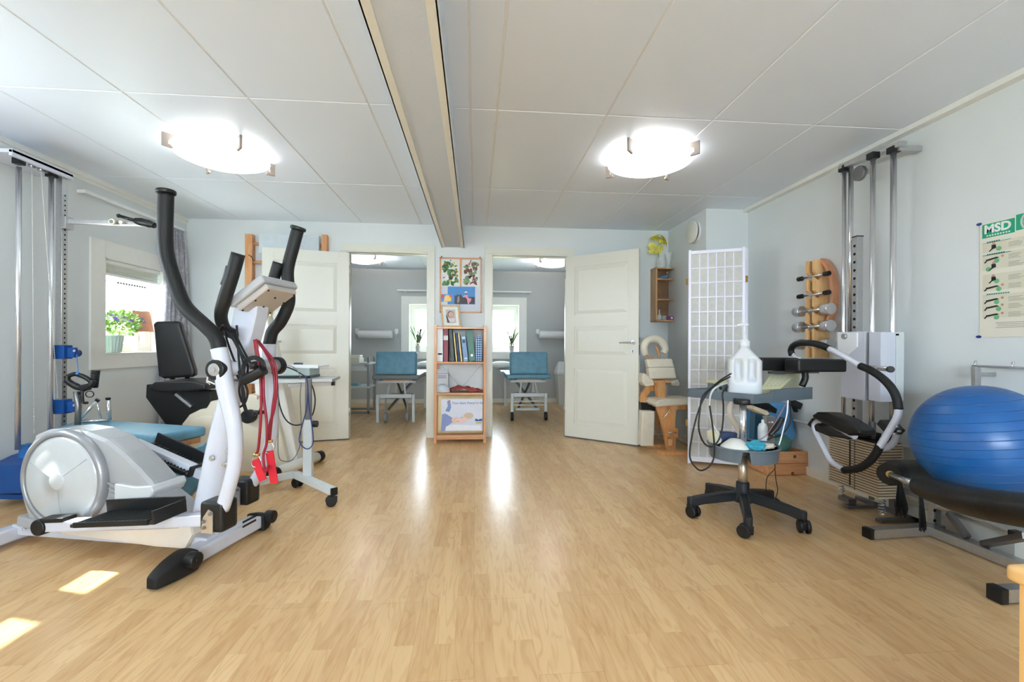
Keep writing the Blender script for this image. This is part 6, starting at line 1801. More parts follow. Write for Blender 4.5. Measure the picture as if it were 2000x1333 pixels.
# pinch two hollows beside the grip on the front
bmesh.ops.subdivide_edges(b, edges=[e for e in b.edges if abs(e.verts[0].co.z - e.verts[1].co.z) > .03], cuts=14, use_grid_fill=True)
for v in b.verts:
    x, y, z = v.co
    for cx3 in (-.036, .036):
        f_ = math.exp(-((x - cx3) / .020) ** 6) * math.exp(-((z - .150) / .062) ** 6)
        if y < 0: v.co.y += .034 * f_
        else: v.co.y -= .034 * f_
ja = R(-28)
mj = MB(); mj.merge(b, Matrix.Translation(jc) @ Matrix.Rotation(ja, 4, 'Z'), True); mj.build('jug_body', M_jug, jug)
MB().cyl(jc + Vector((0, 0, .288)), jc + Vector((0, 0, .322)), .030, n=32, bev=.004).cyl(jc + Vector((0, 0, .32)), jc + Vector((0, 0, .332)), .022, n=24, bev=.002).build('screw_cap', mat('cap_white', (226, 228, 231), .35), jug)
MB().cyl(jc + Vector((0, 0, .33)), jc + Vector((0, 0, .415)), .0085, n=16).cyl(jc + Vector((0, 0, .33)), jc + Vector((0, 0, .36)), .012, n=16).tube([jc + Vector((.022, 0, .418)), jc + Vector((-.02, 0, .420)), jc + Vector((-.05, 0, .412))], [.010, .009, .006], n=10, sub=3).build('pump', mat('cap_white', (226, 228, 231), .35), jug)
text_mb('5 000 ml', .011, jc + Vector((-.07, -wj * .41 - .001, .02)), (math.cos(ja), math.sin(ja), 0), (0, 0, 1), th=.0003).bm.free()
# cream desk unit on the tray, and small grey unit at the back left
du = thing('therapy_console', 'cream sloping electrotherapy console with keypad on the trolley right of the jug', 'medical device', prm(.3, .6, -.02))
YD = prm(.35, .5).y
D0, D1, D2, D3 = at(1486, 756, Y=YD - .04), at(1524, 757, Y=YD - .04), at(1563, 723, Y=YD + .16), at(1512, 721, Y=YD + .18)
D0.z = D1.z = min(D0.z, D1.z)
top = [D0, D1, D2, D3]
D2.z = D3.z = max(D2.z, D3.z)
vs = [Vector((p.x, p.y, zti + .001)) for p in top] + top
m_ = MB(); m_._add(vs, [(0, 1, 2, 3), (4, 5, 6, 7), (0, 1, 5, 4), (1, 2, 6, 5), (2, 3, 7, 6), (3, 0, 4, 7)])
o = m_.build('console_body', mat('console_olive', (196, 196, 168), .45, var=.02), du)
nT = (top[1] - top[0]).cross(top[3] - top[0]).normalized()
def T_(s, t, k=0): return top[0].lerp(top[1], s).lerp(top[3].lerp(top[2], s), t) + nT * k
MB().prism([T_(-.02, -.02, .003), T_(1.02, -.02, .003), T_(1.02, 1.02, .003), T_(-.02, 1.02, .003)], nT, .006, .002).build('console_top', mat('console_ivory', (224, 222, 182), .4, var=.015), du)
ky = MB()
for i in range(4):
    for j2 in range(4): ky.prism([T_(.14 + .2 * i + dx, .12 + .13 * j2 + dy, .007) for dx, dy in ((0, 0), (.12, 0), (.12, .07), (0, .07))], nT, .002)
ky.build('keypad', mat('key_grey', (204, 206, 186), .4), du)
MB().prism([T_(s, t, .0068) for s, t in ((.12, .70), (.6, .70), (.6, .92), (.12, .92))], nT, .0015).build('display', mat('lcd_grey', (196, 204, 204), .2), du)
su = thing('stimulator_unit', 'small cream and grey stimulator at the back left of the trolley top', 'medical device', prm(.8, .4, -.02))
q = at(1411, 757, Y=prm(.75, .3).y + .06)
MB().span((q.x - .06, q.y - .04, zti + .001), (q.x + .075, q.y + .07, zti + .052), .005).build('unit_body', mat('unit_grey', (120, 128, 130), .45), su)
MB().span((q.x - .066, q.y - .046, zti + .052), (q.x + .08, q.y + .075, zti + .068), .004).build('unit_lid', mat('console_ivory', (224, 222, 182), .4), su)
sk = MB()
for k in range(3): sk.cyl((q.x - .035 + k * .04, q.y - .041, zti + .026), (q.x - .035 + k * .04, q.y - .046, zti + .026), .009, n=12)
sk.build('socket', M_slot, su)
# contents of the round tray
zc_ = zlt + .0
tag(MB().lathe([(.0005, .05), (.03, .046), (.055, .026), (.078, .004), (.076, .0), (.05, .02), (.0005, .044)], TC + Vector((-.08, -.06, zlt + .001)), n=32).build('electrode_cup', mat('cup_ivory', (226, 226, 220), .35, var=.02)), 'white dome-shaped suction cup in the left part of the round trolley tray', 'suction cup')
def crumple(name, c, r, m, label, cat, sc=(1, 1, .6), seed=1):
    rr_ = random.Random(seed); b = bmesh.new(); bmesh.ops.create_icosphere(b, subdivisions=3, radius=r)
    for v in b.verts: v.co *= 1 + rr_.uniform(-.16, .16); v.co = Vector((v.co.x * sc[0], v.co.y * sc[1], v.co.z * sc[2]))
    for v in b.verts: v.co.z = max(v.co.z, -r * sc[2] * .7)
    m2 = MB(); m2.merge(b, Matrix.Translation(Vector(c)), False)
    return tag(m2.build(name, m), label, cat)
crumple('disposable_cloth', TC + Vector((.0, -.115, zlt + .02)), .042, mat('cloth_turquoise', (58, 158, 182), .7, var=.1), 'crumpled turquoise cloth at the front of the round trolley tray', 'cloth', (1.3, .8, .75), 4)
crumple('lead_bundle', TC + Vector((.07, -.10, zlt + .014)), .030, mat('lead_beige', (206, 198, 180), .6, var=.15), 'tangled beige electrode leads beside the turquoise cloth', 'leads', (1.6, .7, .5), 6)
tag(MB().box(TC + Vector((.075, -.01, zlt + .010)), (.15, .10, .014), .003, rot=(R(-8), 0, R(-20))).build('gel_pad', mat('pad_lilac', (188, 196, 222), .6)), 'flat pale lilac pad lying in the right part of the round tray', 'pad')
gb = thing('gel_bottle', 'small white squeeze bottle standing in the round trolley tray', 'bottle', TC + Vector((.045, .035, zlt - .05)))
c = at(1491, 866, Y=TC.y + .03)
MB().lathe([(.022, 0), (.026, .01), (.026, .075), (.018, .095), (.008, .10), (.007, .118), (.0005, .12)], (c.x, c.y, zlt + .018), n=24).build('bottle_body', mat('bottle_white', (226, 232, 234), .35), gb)
sr = MB(); sr.box(TC + Vector((-.075, .075, zlt + .035)), (.17, .05, .055), .01, rot=(0, R(6), R(15)), seg=3); tag(sr.build('electrode_case', mat('case_navy', (62, 76, 112), .45)), 'navy rubber electrode case at the back left of the round tray', 'case')
tag(MB().box(TC + Vector((-.145, .045, zlt + .04)), (.035, .06, .07), .005, rot=(0, R(-15), R(20))).build('conductive_pad', mat('pad_cream', (222, 218, 190), .6)), 'cream card pad standing at the left edge of the round tray', 'pad')
# cables on the trolley
YCb = prm(.75, .0).y
def tcable(label, pts, r, m_, y=None, cat='cable', name='cable'):
    o = MB().tube([at(p[0], p[1], Y=(p[2] if len(p) > 2 else y)) for p in pts], r, n=8).build(name, m_)
    return tag(o, label, cat)
yl = at(1400, 775, Z=ztt).y - .035
tcable('longest black cable looping nearly to the floor left of the trolley', [(1428, 727, yl + .12), (1405, 742, yl + .03), (1382, 765, yl), (1365, 800), (1353, 850), (1349, 890), (1362, 912), (1375, 916), (1391, 904), (1397, 880), (1393, 830), (1387, 790)], .0042, M_cord, yl)
tcable('medium black cable loop hanging in front of the folding screen', [(1426, 733, yl + .12), (1400, 748, yl + .03), (1374, 770, yl - .01), (1368, 800), (1366, 835), (1376, 862), (1392, 870), (1406, 855), (1413, 825), (1414, 790), (1412, 765), (1422, 752, yl + .06)], .0042, M_cord, yl - .012)
tcable('light grey thick lead curving down from the trolley top tray', [(1422, 745, yl + .10), (1402, 752, yl + .02), (1390, 765, yl), (1386, 790), (1388, 815), (1402, 842), (1410, 858)], .0045, mat('lead_grey', (206, 208, 206), .5), yl + .012)
yr = TC.y - .10
tcable('black thick lead swinging below the right of the trolley tray', [(1543, 778), (1545, 800), (1543, 825), (1528, 845), (1510, 851), (1500, 855)], .004, M_cord, yr)
tcable('white thin lead hanging from the right tray corner to the round tray', [(1540, 778), (1538, 805), (1532, 830), (1527, 852), (1523, 866)], .0035, M_whiteplastic, yr - .02)
pb = thing('probe_handle', 'black ultrasound probe hanging on its lead below the trolley tray', 'probe', at(1520, 820, Y=yr))
MB().tube([at(1505, 847, Y=yr - .01), at(1518, 832, Y=yr - .01), at(1530, 812, Y=yr - .01)], [.010, .016, .012], n=14).build('probe_grip', M_vinyl, pb)
MB().tube([at(1471, 862, Y=yr), at(1498, 847, Y=yr), at(1515, 822, Y=yr + .01), at(1536, 785, Y=yr + .02)], .003, n=8).build('probe_lead', mat('lead_mauve', (150, 110, 120), .5), pb)
tcable('thin black lead with a loop dangling under the round tray', [(1513, 895), (1515, 912), (1500, 930), (1498, 962)], .0022, M_cord, TC.y - .05)
tcable('thin dark lead loop hanging under the right of the round tray', [(1515, 900), (1517, 930), (1521, 955), (1515, 972), (1507, 972)], .0022, M_cord, TC.y - .03)

# ============================================================ RIGHT WALL: dumbbell rack
dr_ = thing('dumbbell_rack', 'wooden dumbbell wall rack with curved hook slats on the right wall', 'dumbbell rack', (XR, 3.0, 1.3))
XD = XR - .10
rows = [537, 573, 605, 637, 672]
def zig(u0, u1, X):
    """board with hooked slots facing left"""
    a, b = at(u0, 503, X=X), at(u1, 503, X=X)
    return a, b
ya, yb_ = at(1574, 600, X=XR - .115).y, at(1617, 600, X=XR).y
ztp = at(1590, 503, X=XD).z; zbt = at(1590, 694, X=XD).z
zr = [at(1590, v, X=XD).z for v in rows]
def board(y, th):
    """upright plank perpendicular to the wall: hooked front edge"""
    x1, x0 = XR - .002, XR - .115
    pts = [(x1, zbt), (x1, ztp)]
    pts.append((x0, ztp))
    z = ztp
    for r_ in zr:
        pts += [(x0, r_ + .050), (x0 + .045, r_ + .012), (x0 + .045, r_ - .008), (x0 + .012, r_ - .012), (x0, r_ + .004)] if False else [(x0, r_ + .038), (x0 + .050, r_ - .004), (x0 + .030, r_ - .024), (x0 + .0, r_ - .002)]
    pts.append((x0, zbt))
    return MB().prism([Vector((x, y, z)) for x, z in pts], (0, 1, 0), th, .002)
for y in (ya, yb_ + .0): board(y, .022).build('hook_slat', M_birch, dr_)
MB().span((XR - .010, yb_, zbt + .02), (XR, ya, zbt + .06), .001).build('back_rail', M_birch, dr_)
MB().span((XR - .010, yb_, ztp - .06), (XR, ya, ztp - .02), .001).build('back_rail', M_birch, dr_)
for i, z in enumerate(zr):
    small = i < 2
    lab = ['top black-ended light dumbbell on the wooden wall rack', 'second black-ended light dumbbell on the wooden wall rack', 'uppermost chrome dumbbell with thick ends on the wooden rack', 'middle chrome dumbbell with thick ends on the wooden rack', 'lowest chrome dumbbell on the wooden rack, above the black curved tube'][i]
    t = thing('dumbbell', lab, 'dumbbell', (XR - .09, (ya + yb_) / 2, z), group='dumbbells on the wooden rack')
    c = Vector((XR - .115 + .026, 0, z + (.010 if small else .014)))
    yA, yB_ = ya + .07, yb_ - .07
    MB().cyl((c.x, yA, c.z), (c.x, yB_, c.z), .009 if small else .012, n=14).build('bar', M_chrome, t)
    r_, l_ = (.017, .045) if small else (.040, .062)
    for y0, y1_ in ((yA, yA + l_), (yB_, yB_ - l_)):
        MB().cyl((c.x, y0, c.z), (c.x, y1_, c.z), r_, n=28, bev=.003).build('weight_end', M_blackplastic if small else M_chrome, t)
# curved wooden hoop hanging on the rack
hp = MB(); XH = XR - .15
pts = [at(u + 2, v, X=XR - .045) for u, v in ((1603, 503), (1615, 515), (1624, 540), (1628, 570), (1625, 600), (1617, 625), (1607, 637))]
hp.tube(pts, .02, sub=6, flat=(.024, .046, (-1, 0, 0)))
for f in hp.bm.faces: f.smooth = False
tag(hp.build('wooden_arch', wood('arch_wood', (216, 158, 120), (196, 134, 98))), 'curved light wood bow hanging along the right of the dumbbell rack', 'wooden bow')

# ============================================================ RIGHT WALL: chrome pulley tower with tan weight stack
wt = thing('weight_tower', 'tall chrome cable tower with white housing and tan weight stack on the right wall', 'weight machine', (2.3, 2.45, 0))
XA = 2.27
# tan weight stack
w0, w1 = at(1620, 945, X=2.22), at(1718, 985, X=2.22)
yA_, yB3 = w0.y, w1.y
zT = at(1718, 862, X=2.22).z; zB = .125
nP = 20; hp_ = (zT - zB) / nP
M_tan = mat('weight_tan', (206, 186, 158), .45, .15, var=.03)
for i in range(nP):
    MB().span((2.22, yB3, zB + i * hp_), (2.37, yA_, zB + (i + 1) * hp_ - .0045), .001, seg=1).build('weight_plate', M_tan, wt)
MB().span((2.225, yB3 + .004, zB), (2.365, yA_ - .004, zT - .002)).build('dark_gap_core', M_slot, wt)  # near-black core put in so the gaps between plates look shaded
hl = MB()
for i in range(nP): hl.cyl((2.2202, (yA_ + yB3) / 2 - .02, zB + (i + .5) * hp_), (2.2185, (yA_ + yB3) / 2 - .02, zB + (i + .5) * hp_), .004, n=8)
hl.span((2.2188, (yA_ + yB3) / 2 + .008, zB + .02), (2.2202, (yA_ + yB3) / 2 + .018, zT - .02))
hl.build('selector_marks', mat('mark_dark', (40, 38, 36), .5), wt)
def rod_at(u, X, z0, z1, r, name='guide_rod', m_=M_chrome):
    y = at(u, 500, X=X).y; MB().cyl((X, y, z0), (X, y, z1), r, n=20).build(name, m_, wt); return y
zt3 = CH - .115
yr1 = rod_at(1647, 2.34, .09, at(1647, 322, X=2.34).z, .012)
yr2 = rod_at(1660, 2.36, at(1660, 645, X=2.36).z, at(1660, 322, X=2.36).z, .014)
yr3 = rod_at(1703, 2.30, .08, at(1703, 300, X=2.30).z, .0135)
yr4 = rod_at(1743, 2.36, .05, at(1743, 290, X=2.36).z, .015)
for (y, X, u, v) in ((yr1, 2.34, 1647, 326), (yr3, 2.30, 1703, 301), (yr4, 2.36, 1752, 285)):
    z = at(u, v, X=X).z; MB().box((X, y, z + .006), (.046, .046, .036), .003).build('rod_cap', M_blackplastic, wt)
zq3 = at(1703, 301, X=2.30).z + .004
tb_ = MB(); tb_.beam((2.34, yr1 + .02, at(1647, 322, X=2.34).z + .01), (2.37, yr4 - .05, at(1752, 284, X=2.36).z + .02), .05, .03, .003)
tb_.span((2.36, yr4 - .035, at(1752, 285, X=2.36).z - .008), (XR, yr4 + .0, at(1752, 285, X=2.36).z + .022), .002).span((2.34, yr1 - .01, at(1660, 330, X=2.36).z), (XR, yr1 + .03, at(1660, 330, X=2.36).z + .03), .002)
tb_.build('top_bracket', M_steel, wt)
tp2 = MB(); c = Vector((2.33, (yr1 + yr3) / 2, zq3 - .05)); tp2.cyl(c - Vector((.012, 0, 0)), c + Vector((.012, 0, 0)), .045, n=24, bev=.003); tp2.build('top_pulley', M_dsteel, wt)
# square perforated column
ypc = at(1671, 600, X=2.335).y; zpc = at(1671, 458, X=2.335).z
MB().span((2.325, ypc - .018, .12), (2.365, ypc + .018, zpc), .002).build('perforated_column', M_steel, wt)
MB().span((2.322, ypc - .020, zpc), (2.368, ypc + .020, zpc + .006), .002).build('column_cap', M_blackplastic, wt)
hl = MB()
for i in range(26):
    z = zpc - .055 - i * .050
    if z > .5: hl.cyl((2.3252, ypc, z), (2.3235, ypc, z), .0085, n=14)
hl.build('column_holes', M_slot, wt)
# white housing
hs_ = [at(u, v, X=2.28) for u, v in ((1640, 645), (1697, 643), (1697, 772), (1655, 768), (1652, 700), (1640, 692))]
hs_ = [at(u, v, X=2.29) for u, v in ((1640, 644), (1697, 642), (1697, 778), (1650, 770), (1650, 702), (1640, 694))]
MB().prism(hs_, (1, 0, 0), .05, .004).build('housing', M_whitepaint, wt)
MB().prism([at(u, v, X=2.262) for u, v in ((1637, 645), (1675, 645), (1675, 672), (1657, 688), (1638, 693))], (1, 0, 0), .012, .002).build('raised_plate', M_whiteplastic, wt)
hs_ = [at(u, v, X=2.30) for u, v in ((1711, 643), (1735, 643), (1735, 780), (1711, 776))]
MB().prism(hs_, (1, 0, 0), .09, .004).build('side_housing', M_whitepaint, wt)
g = [at(u, v, X=2.38) for u, v in ((1735, 643), (1758, 643), (1758, 778), (1735, 776))]
MB().prism(g, (1, 0, 0), .05, .003).build('rear_plate', M_tgrey, wt)
s2 = MB()
for u, v in ((1742, 648), (1752, 648)): p = at(u, v, X=2.354); s2.box(p, (.002, .022, .010), .0008)
s2.build('plate_slot', M_slot, wt)
p = at(1653, 652, X=2.264); MB().cyl(p, p - Vector((.022, 0, 0)), .017, n=24, bev=.003).build('locking_knob', M_steel, wt)
MB().box(at(1659, 665, X=2.264), (.002, .048, .007), .0004).build('maker_plate', mat('plate_blue', (40, 70, 170), .4), wt)
# horizontal chrome arm with black end
a = at(1692, 712, X=2.25); b = at(1740, 716, X=2.14)
MB().cyl(Vector((2.26, a.y, a.z)), b, .013, n=18).build('lever_arm', M_chrome, wt)
dd = (b - Vector((2.26, a.y, a.z))).normalized()
MB().cyl(b - dd * .012, b + dd * .006, .017, n=20, bev=.003).build('arm_end_cap', M_blackplastic, wt)
# springs and feet
for y in (w0.y - .03, w1.y + .04):
    spn = MB(); spn.tube([(2.28 + .016 * math.cos(i * .9), y + .016 * math.sin(i * .9), .02 + i * .0024) for i in range(42)], .0035, n=6, sub=1); spn.build('spring', M_chrome, wt)
bf = MB(); bf.span((2.21, yB3 - .03, .002), (2.44, yB3 + .01, .020), .002).span((2.21, yA_ - .16, .002), (2.44, yA_ - .12, .020), .002).span((2.40, yB3 - .03, .002), (2.44, yA_, .020), .002); bf.span((2.25, yA_ - .12, .02), (2.30, yA_ - .04, .045), .002)
bf.build('floor_frame', M_dsteel, wt)
MB().box((2.30, (yA_ + yB3) / 2, zT + .02), (.10, .12, .03), .004).build('top_weight', M_blackplastic, wt)
cy = MB(); cy.cyl((2.30, yr3, zT), (2.30, yr3, zT + .10), .018, n=16, bev=.003); cy.build('rod_collar', M_dsteel, wt)

# ============================================================ AB ROLLER frame hung on the tower
XO = 2.06
def O_(u, v, dx=0.0): return at(u, v, X=XO + dx)
ab = thing('abdominal_trainer', 'looped black and white tubular abdominal trainer leaning on the weight stack', 'abdominal trainer', O_(1660, 850))
MB().tube([O_(u, v) for u, v in ((1547, 690), (1545, 680), (1550, 671), (1563, 666), (1585, 666), (1604, 670), (1620, 677))], .0195, n=14, sub=6).build('foam_grip', M_foam, ab)
MB().tube([O_(1548, 687), O_(1553, 694), O_(1562, 697)], .011, n=12).build('white_tube', M_whitepaint, ab)
MB().tube([O_(u, v) for u, v in ((1618, 676), (1640, 687), (1662, 699), (1682, 711))], .0165, n=14).build('white_tube', M_whitepaint, ab)
MB().tube([O_(u, v) for u, v in ((1681, 710), (1700, 718), (1722, 732), (1740, 750), (1751, 770), (1756, 794))], .0195, n=14, sub=6).build('foam_grip', M_foam, ab)
MB().tube([O_(u, v) for u, v in ((1756, 793), (1753, 810), (1742, 830), (1730, 850), (1720, 867))], .0170, n=14).build('white_tube', M_whitepaint, ab)
MB().tube([O_(u, v) for u, v in ((1720, 864), (1713, 880), (1698, 898), (1678, 910), (1650, 914))], .0195, n=14, sub=6).build('foam_grip', M_foam, ab)
MB().tube([O_(u, v) for u, v in ((1651, 913), (1636, 905), (1622, 893), (1608, 866), (1595, 840), (1592, 825), (1603, 817), (1618, 817), (1632, 825), (1650, 837), (1672, 848))], .0165, n=14, sub=6).build('white_tube', M_whitepaint, ab)
MB().tube([O_(u, v, .06) for u, v in ((1755, 832), (1752, 848), (1744, 862), (1730, 870), (1718, 868))], .0165, n=14, sub=6).build('white_tube', M_whitepaint, ab)
MB().box(O_(1741, 829, .03), (.085, .075, .035), .008, rot=(R(38), 0, 0), seg=3).build('clamp_joint', M_blackplastic, ab)
cb_ = MB()
for u, v in ((1752, 828), (1757, 837), (1748, 842)): p = O_(u, v, -.02); cb_.cyl(p + Vector((.01, 0, 0)), p - Vector((.006, 0, 0)), .005, n=10)
cb_.build('clamp_bolt', M_steel, ab)
hd_ = [O_(u, v, -.0) for u, v in ((1602, 806), (1612, 800), (1630, 801), (1660, 812), (1688, 828), (1698, 838), (1694, 846), (1675, 846), (1645, 833), (1618, 820), (1603, 812))]
MB().prism(hd_, (1, 0, 0), .10, .018, smooth=True, seg=4).build('head_cushion', M_vinyl, ab)
MB().prism([O_(u, v, .02) for u, v in ((1586, 825), (1596, 812), (1603, 815), (1612, 828), (1640, 843), (1668, 850), (1668, 853), (1630, 848), (1600, 836))], (1, 0, 0), .06, .004).build('cushion_bracket', M_blackplastic, ab)
# black arm pads
pdn = thing('arm_rest_pads', 'pair of black padded arm rests on a curved black post behind the trolley', 'padded arm rests', at(1570, 740, Y=2.5))
Y1 = 2.50
def boxpix(mb, u0, v0, u1, v1, y, dep, bev, dz=0):
    a, b = at(u0, v1, Y=y), at(u1, v0, Y=y); return mb.span((a.x, y, a.z), (b.x, y + dep, b.z), bev, seg=4)
m_ = MB(); boxpix(m_, 1560, 697, 1655, 723, 2.42, .12, .016); m_.build('arm_pad', M_vinyl, pdn)
m_ = MB(); boxpix(m_, 1488, 695, 1562, 721, 2.62, .14, .016); m_.build('arm_pad', M_vinyl, pdn)
m_ = MB(); m_.tube([at(1572, 722, Y=2.47), at(1573, 735, Y=2.47), at(1567, 750, Y=2.47)], .018, n=12); m_.beam(at(1500, 724, Y=2.66), at(1600, 722, Y=2.50), .03, .015, .003); m_.build('post', M_blackplastic, pdn)

# ============================================================ platform, back trainer, ball
pf = thing('tread_platform', 'long low platform with diamond tread aluminium top along the right wall', 'platform', (2.3, 1.9, 0))
def tread_mat():
    m = bpy.data.materials.new('tread_plate'); m.use_nodes = True; nt = m.node_tree; b = nt.nodes['Principled BSDF']
    b.inputs['Base Color'].default_value = (.62, .62, .61, 1); b.inputs['Metallic'].default_value = .9; b.inputs['Roughness'].default_value = .3
    tc = nt.nodes.new('ShaderNodeTexCoord')
    def stripes(rot, off):
        mp = nt.nodes.new('ShaderNodeMapping'); mp.inputs['Rotation'].default_value = (0, 0, R(rot)); mp.inputs['Scale'].default_value = (1, .3, 1); mp.inputs['Location'].default_value = off
        v = nt.nodes.new('ShaderNodeTexVoronoi'); v.inputs['Scale'].default_value = 42; v.inputs['Randomness'].default_value = 0
        nt.links.new(tc.outputs['Object'], mp.inputs['Vector']); nt.links.new(mp.outputs['Vector'], v.inputs['Vector'])
        r = nt.nodes.new('ShaderNodeMapRange'); r.inputs['From Min'].default_value = .1; r.inputs['From Max'].default_value = .4; r.inputs['To Min'].default_value = 1; r.inputs['To Max'].default_value = 0
        nt.links.new(v.outputs['Distance'], r.inputs['Value']); return r.outputs['Result']
    ad = nt.nodes.new('ShaderNodeMath'); ad.operation = 'MAXIMUM'
    nt.links.new(stripes(45, (0, 0, 0)), ad.inputs[0]); nt.links.new(stripes(-45, (.006, 0, 0)), ad.inputs[1])
    bp = nt.nodes.new('ShaderNodeBump'); bp.inputs['Strength'].default_value = .9; bp.inputs['Distance'].default_value = .003
    nt.links.new(ad.outputs[0], bp.inputs['Height']); nt.links.new(bp.outputs['Normal'], b.inputs['Normal'])
    return m
P0, P1 = at(1722, 940, Z=.25), at(1983, 1036, Z=.25)
xf = 2.385
ypa = at(1722, 940, X=xf).y; ypb = at(1985, 1036, X=xf).y
zpl = (at(1722, 940, X=xf).z + at(1985, 1036, X=xf).z) / 2
MB().span((xf - .004, ypb, zpl - .022), (XR - .016, ypa - .02, zpl), .003).build('tread_top', tread_mat(), pf)
MB().span((xf + .014, ypb + .01, .0), (XR - .018, 2.02, zpl - .022), .003).build('platform_box', mat('platform_grey', (196, 197, 192), .5, var=.03), pf)
MB().span((xf - .010, ypb - .006, zpl - .03), (xf + .03, ypb + .02, zpl + .003), .003).build('corner_cap', M_blackplastic, pf)

bk = thing('back_trainer', 'chrome-framed back trainer with thick black roller pads on the right', 'back trainer', (2.1, 1.8, 0))
M_pad = mat('pad_black_leatherette', (15, 15, 16), .42, var=.1, bump=.5, bscale=45)
f0, f1 = at(1700, 1036, Z=.025), at(1840, 1026, Z=.025)
MB().beam(f0, f1, .05, .045, .003).build('floor_bar', M_steel, bk)
dfl = (f0 - f1).normalized(); MB().beam(f0 - dfl * .01, f0 + dfl * .016, .050, .050, .004).build('bar_end_cap', M_blackplastic, bk)
g0_ = at(1826, 1030, Z=.035); g0_ = Vector((2.335, f1.y, .026)); g1_ = Vector((2.355, 1.35, .026))
MB().beam(g0_, g1_, .05, .045, .003).build('floor_bar', M_steel, bk)
h0, h1 = at(1950, 1153, Z=.03), at(2040, 1148, Z=.03)
MB().beam(h0, h1, .045, .050, .003).build('floor_bar', M_steel, bk)
dfl = (h0 - h1).normalized(); MB().beam(h0 - dfl * .02, h0 + dfl * .012, .052, .056, .004).build('bar_end_cap', M_blackplastic, bk)
pz = at(1826, 990, Y=f1.y + .02)
MB().span((pz.x - .02, f1.y, .05), (pz.x + .02, f1.y + .035, at(1830, 950, Y=f1.y).z), .003).build('front_post', M_steel, bk)
hl = MB()
for v in (991, 1011): p = at(1828, v, Y=f1.y - .0005); hl.cyl(p, p - Vector((0, .002, 0)), .008, n=14)
hl.build('post_holes', M_slot, bk)
MB().beam(at(1855, 995, X=2.36), at(1893, 1044, X=2.34), .022, .03, .003).build('brace', M_dsteel, bk)
MB().beam(at(1925, 1056, X=2.35), at(2010, 1040, X=2.1), .03, .025, .003).build('brace', M_dsteel, bk)
# rollers
r1a, r1b = at(1748, 920, Y=2.12), at(1800, 912, X=2.38)
rp = MB(); rp.tube([at(1738, 922, Y=2.0), at(1752, 916, Y=2.03), at(1775, 914, Y=2.08), at(1810, 912, Y=2.16)], [.052, .056, .054, .050], n=24, sub=5)
rp.build('upper_roller', M_pad, bk)
MB().cyl(at(1740, 921, Y=1.985), at(1742, 921, Y=2.0), .016, n=16).build('roller_core', mat('foam_yellow', (176, 142, 60), .7), bk)
MB().cyl(at(1742, 922, Y=1.98), at(1808, 948, Y=1.80), .014, n=16).build('chrome_axle', M_chrome, bk)
l0 = [at(1800, 944, Y=1.80), at(1822, 950, Y=1.72), at(1880, 968, Y=1.52), at(1940, 980, Y=1.36), at(2010, 990, Y=1.24), at(2090, 1000, Y=1.12)]
MB().tube(l0, [.042, .050, .054, .054, .054, .05], n=24, sub=6).build('lower_roller', M_pad, bk)
# hanging frayed straps
for (u, v0, v1, y, w_, nm) in ((1762, 930, 1002, 2.02, 13, 0), (1803, 950, 1030, 1.84, 7, 1)):
    m_ = MB(); rr_ = random.Random(u)
    for k in range(80):
        s = rr_.uniform(-1, 1); e = v1 + 4 - rr_.random() * 22
        m_.tube([at(u - 3 + s * 2, v0, Y=y), at(u + s * w_ * .7, (v0 + v1) / 2, Y=y + rr_.uniform(-.02, .02)), at(u + 2 + s * w_, e, Y=y + rr_.uniform(-.03, .03))], .0022, n=4, sub=3)
    m_.build('frayed_strap', M_blackrubber, bk)
# gym ball
def ball_mat():
    m = bpy.data.materials.new('ball_blue'); m.use_nodes = True; nt = m.node_tree; b = nt.nodes['Principled BSDF']
    b.inputs['Base Color'].default_value = (*rgb(30, 104, 176), 1); b.inputs['Roughness'].default_value = .32
    tc = nt.nodes.new('ShaderNodeTexCoord'); sp_ = nt.nodes.new('ShaderNodeSeparateXYZ'); nt.links.new(tc.outputs['Object'], sp_.inputs[0])
    mu = nt.nodes.new('ShaderNodeMath'); mu.operation = 'MULTIPLY'; mu.inputs[1].default_value = 2 * math.pi / .034; nt.links.new(sp_.outputs['Z'], mu.inputs[0])
    sn = nt.nodes.new('ShaderNodeMath'); sn.operation = 'SINE'; nt.links.new(mu.outputs[0], sn.inputs[0])
    mr = nt.nodes.new('ShaderNodeMapRange'); mr.inputs['From Min'].default_value = .93; mr.inputs['From Max'].default_value = 1; nt.links.new(sn.outputs[0], mr.inputs['Value'])
    bp = nt.nodes.new('ShaderNodeBump'); bp.inputs['Strength'].default_value = .8; bp.inputs['Distance'].default_value = .003; nt.links.new(mr.outputs['Result'], bp.inputs['Height']); nt.links.new(bp.outputs['Normal'], b.inputs['Normal'])
    n = nt.nodes.new('ShaderNodeTexNoise'); n.inputs['Scale'].default_value = 5; n.inputs['Detail'].default_value = 5; nt.links.new(tc.outputs['Object'], n.inputs['Vector'])
    r = nt.nodes.new('ShaderNodeValToRGB'); r.color_ramp.elements[0].position = .35; r.color_ramp.elements[1].position = .7; r.color_ramp.elements[0].color = (*rgb(20, 82, 148), 1); r.color_ramp.elements[1].color = (*rgb(34, 100, 166), 1)
    nt.links.new(n.outputs['Fac'], r.inputs['Fac']); nt.links.new(r.outputs['Color'], b.inputs['Base Color'])
    return m
BR = .240; BC = Vector((2.185, 1.745, .560))
gb2 = thing('gym_ball', 'large blue ribbed gym ball resting on the black roller pads', 'gym ball', BC)
o = MB().ball((0, 0, 0), BR, u=64, v=40).build('ball_skin', ball_mat(), origin=(0, 0, 0)); o.parent = gb2; o.rotation_euler = (R(-6), R(-8), 0)
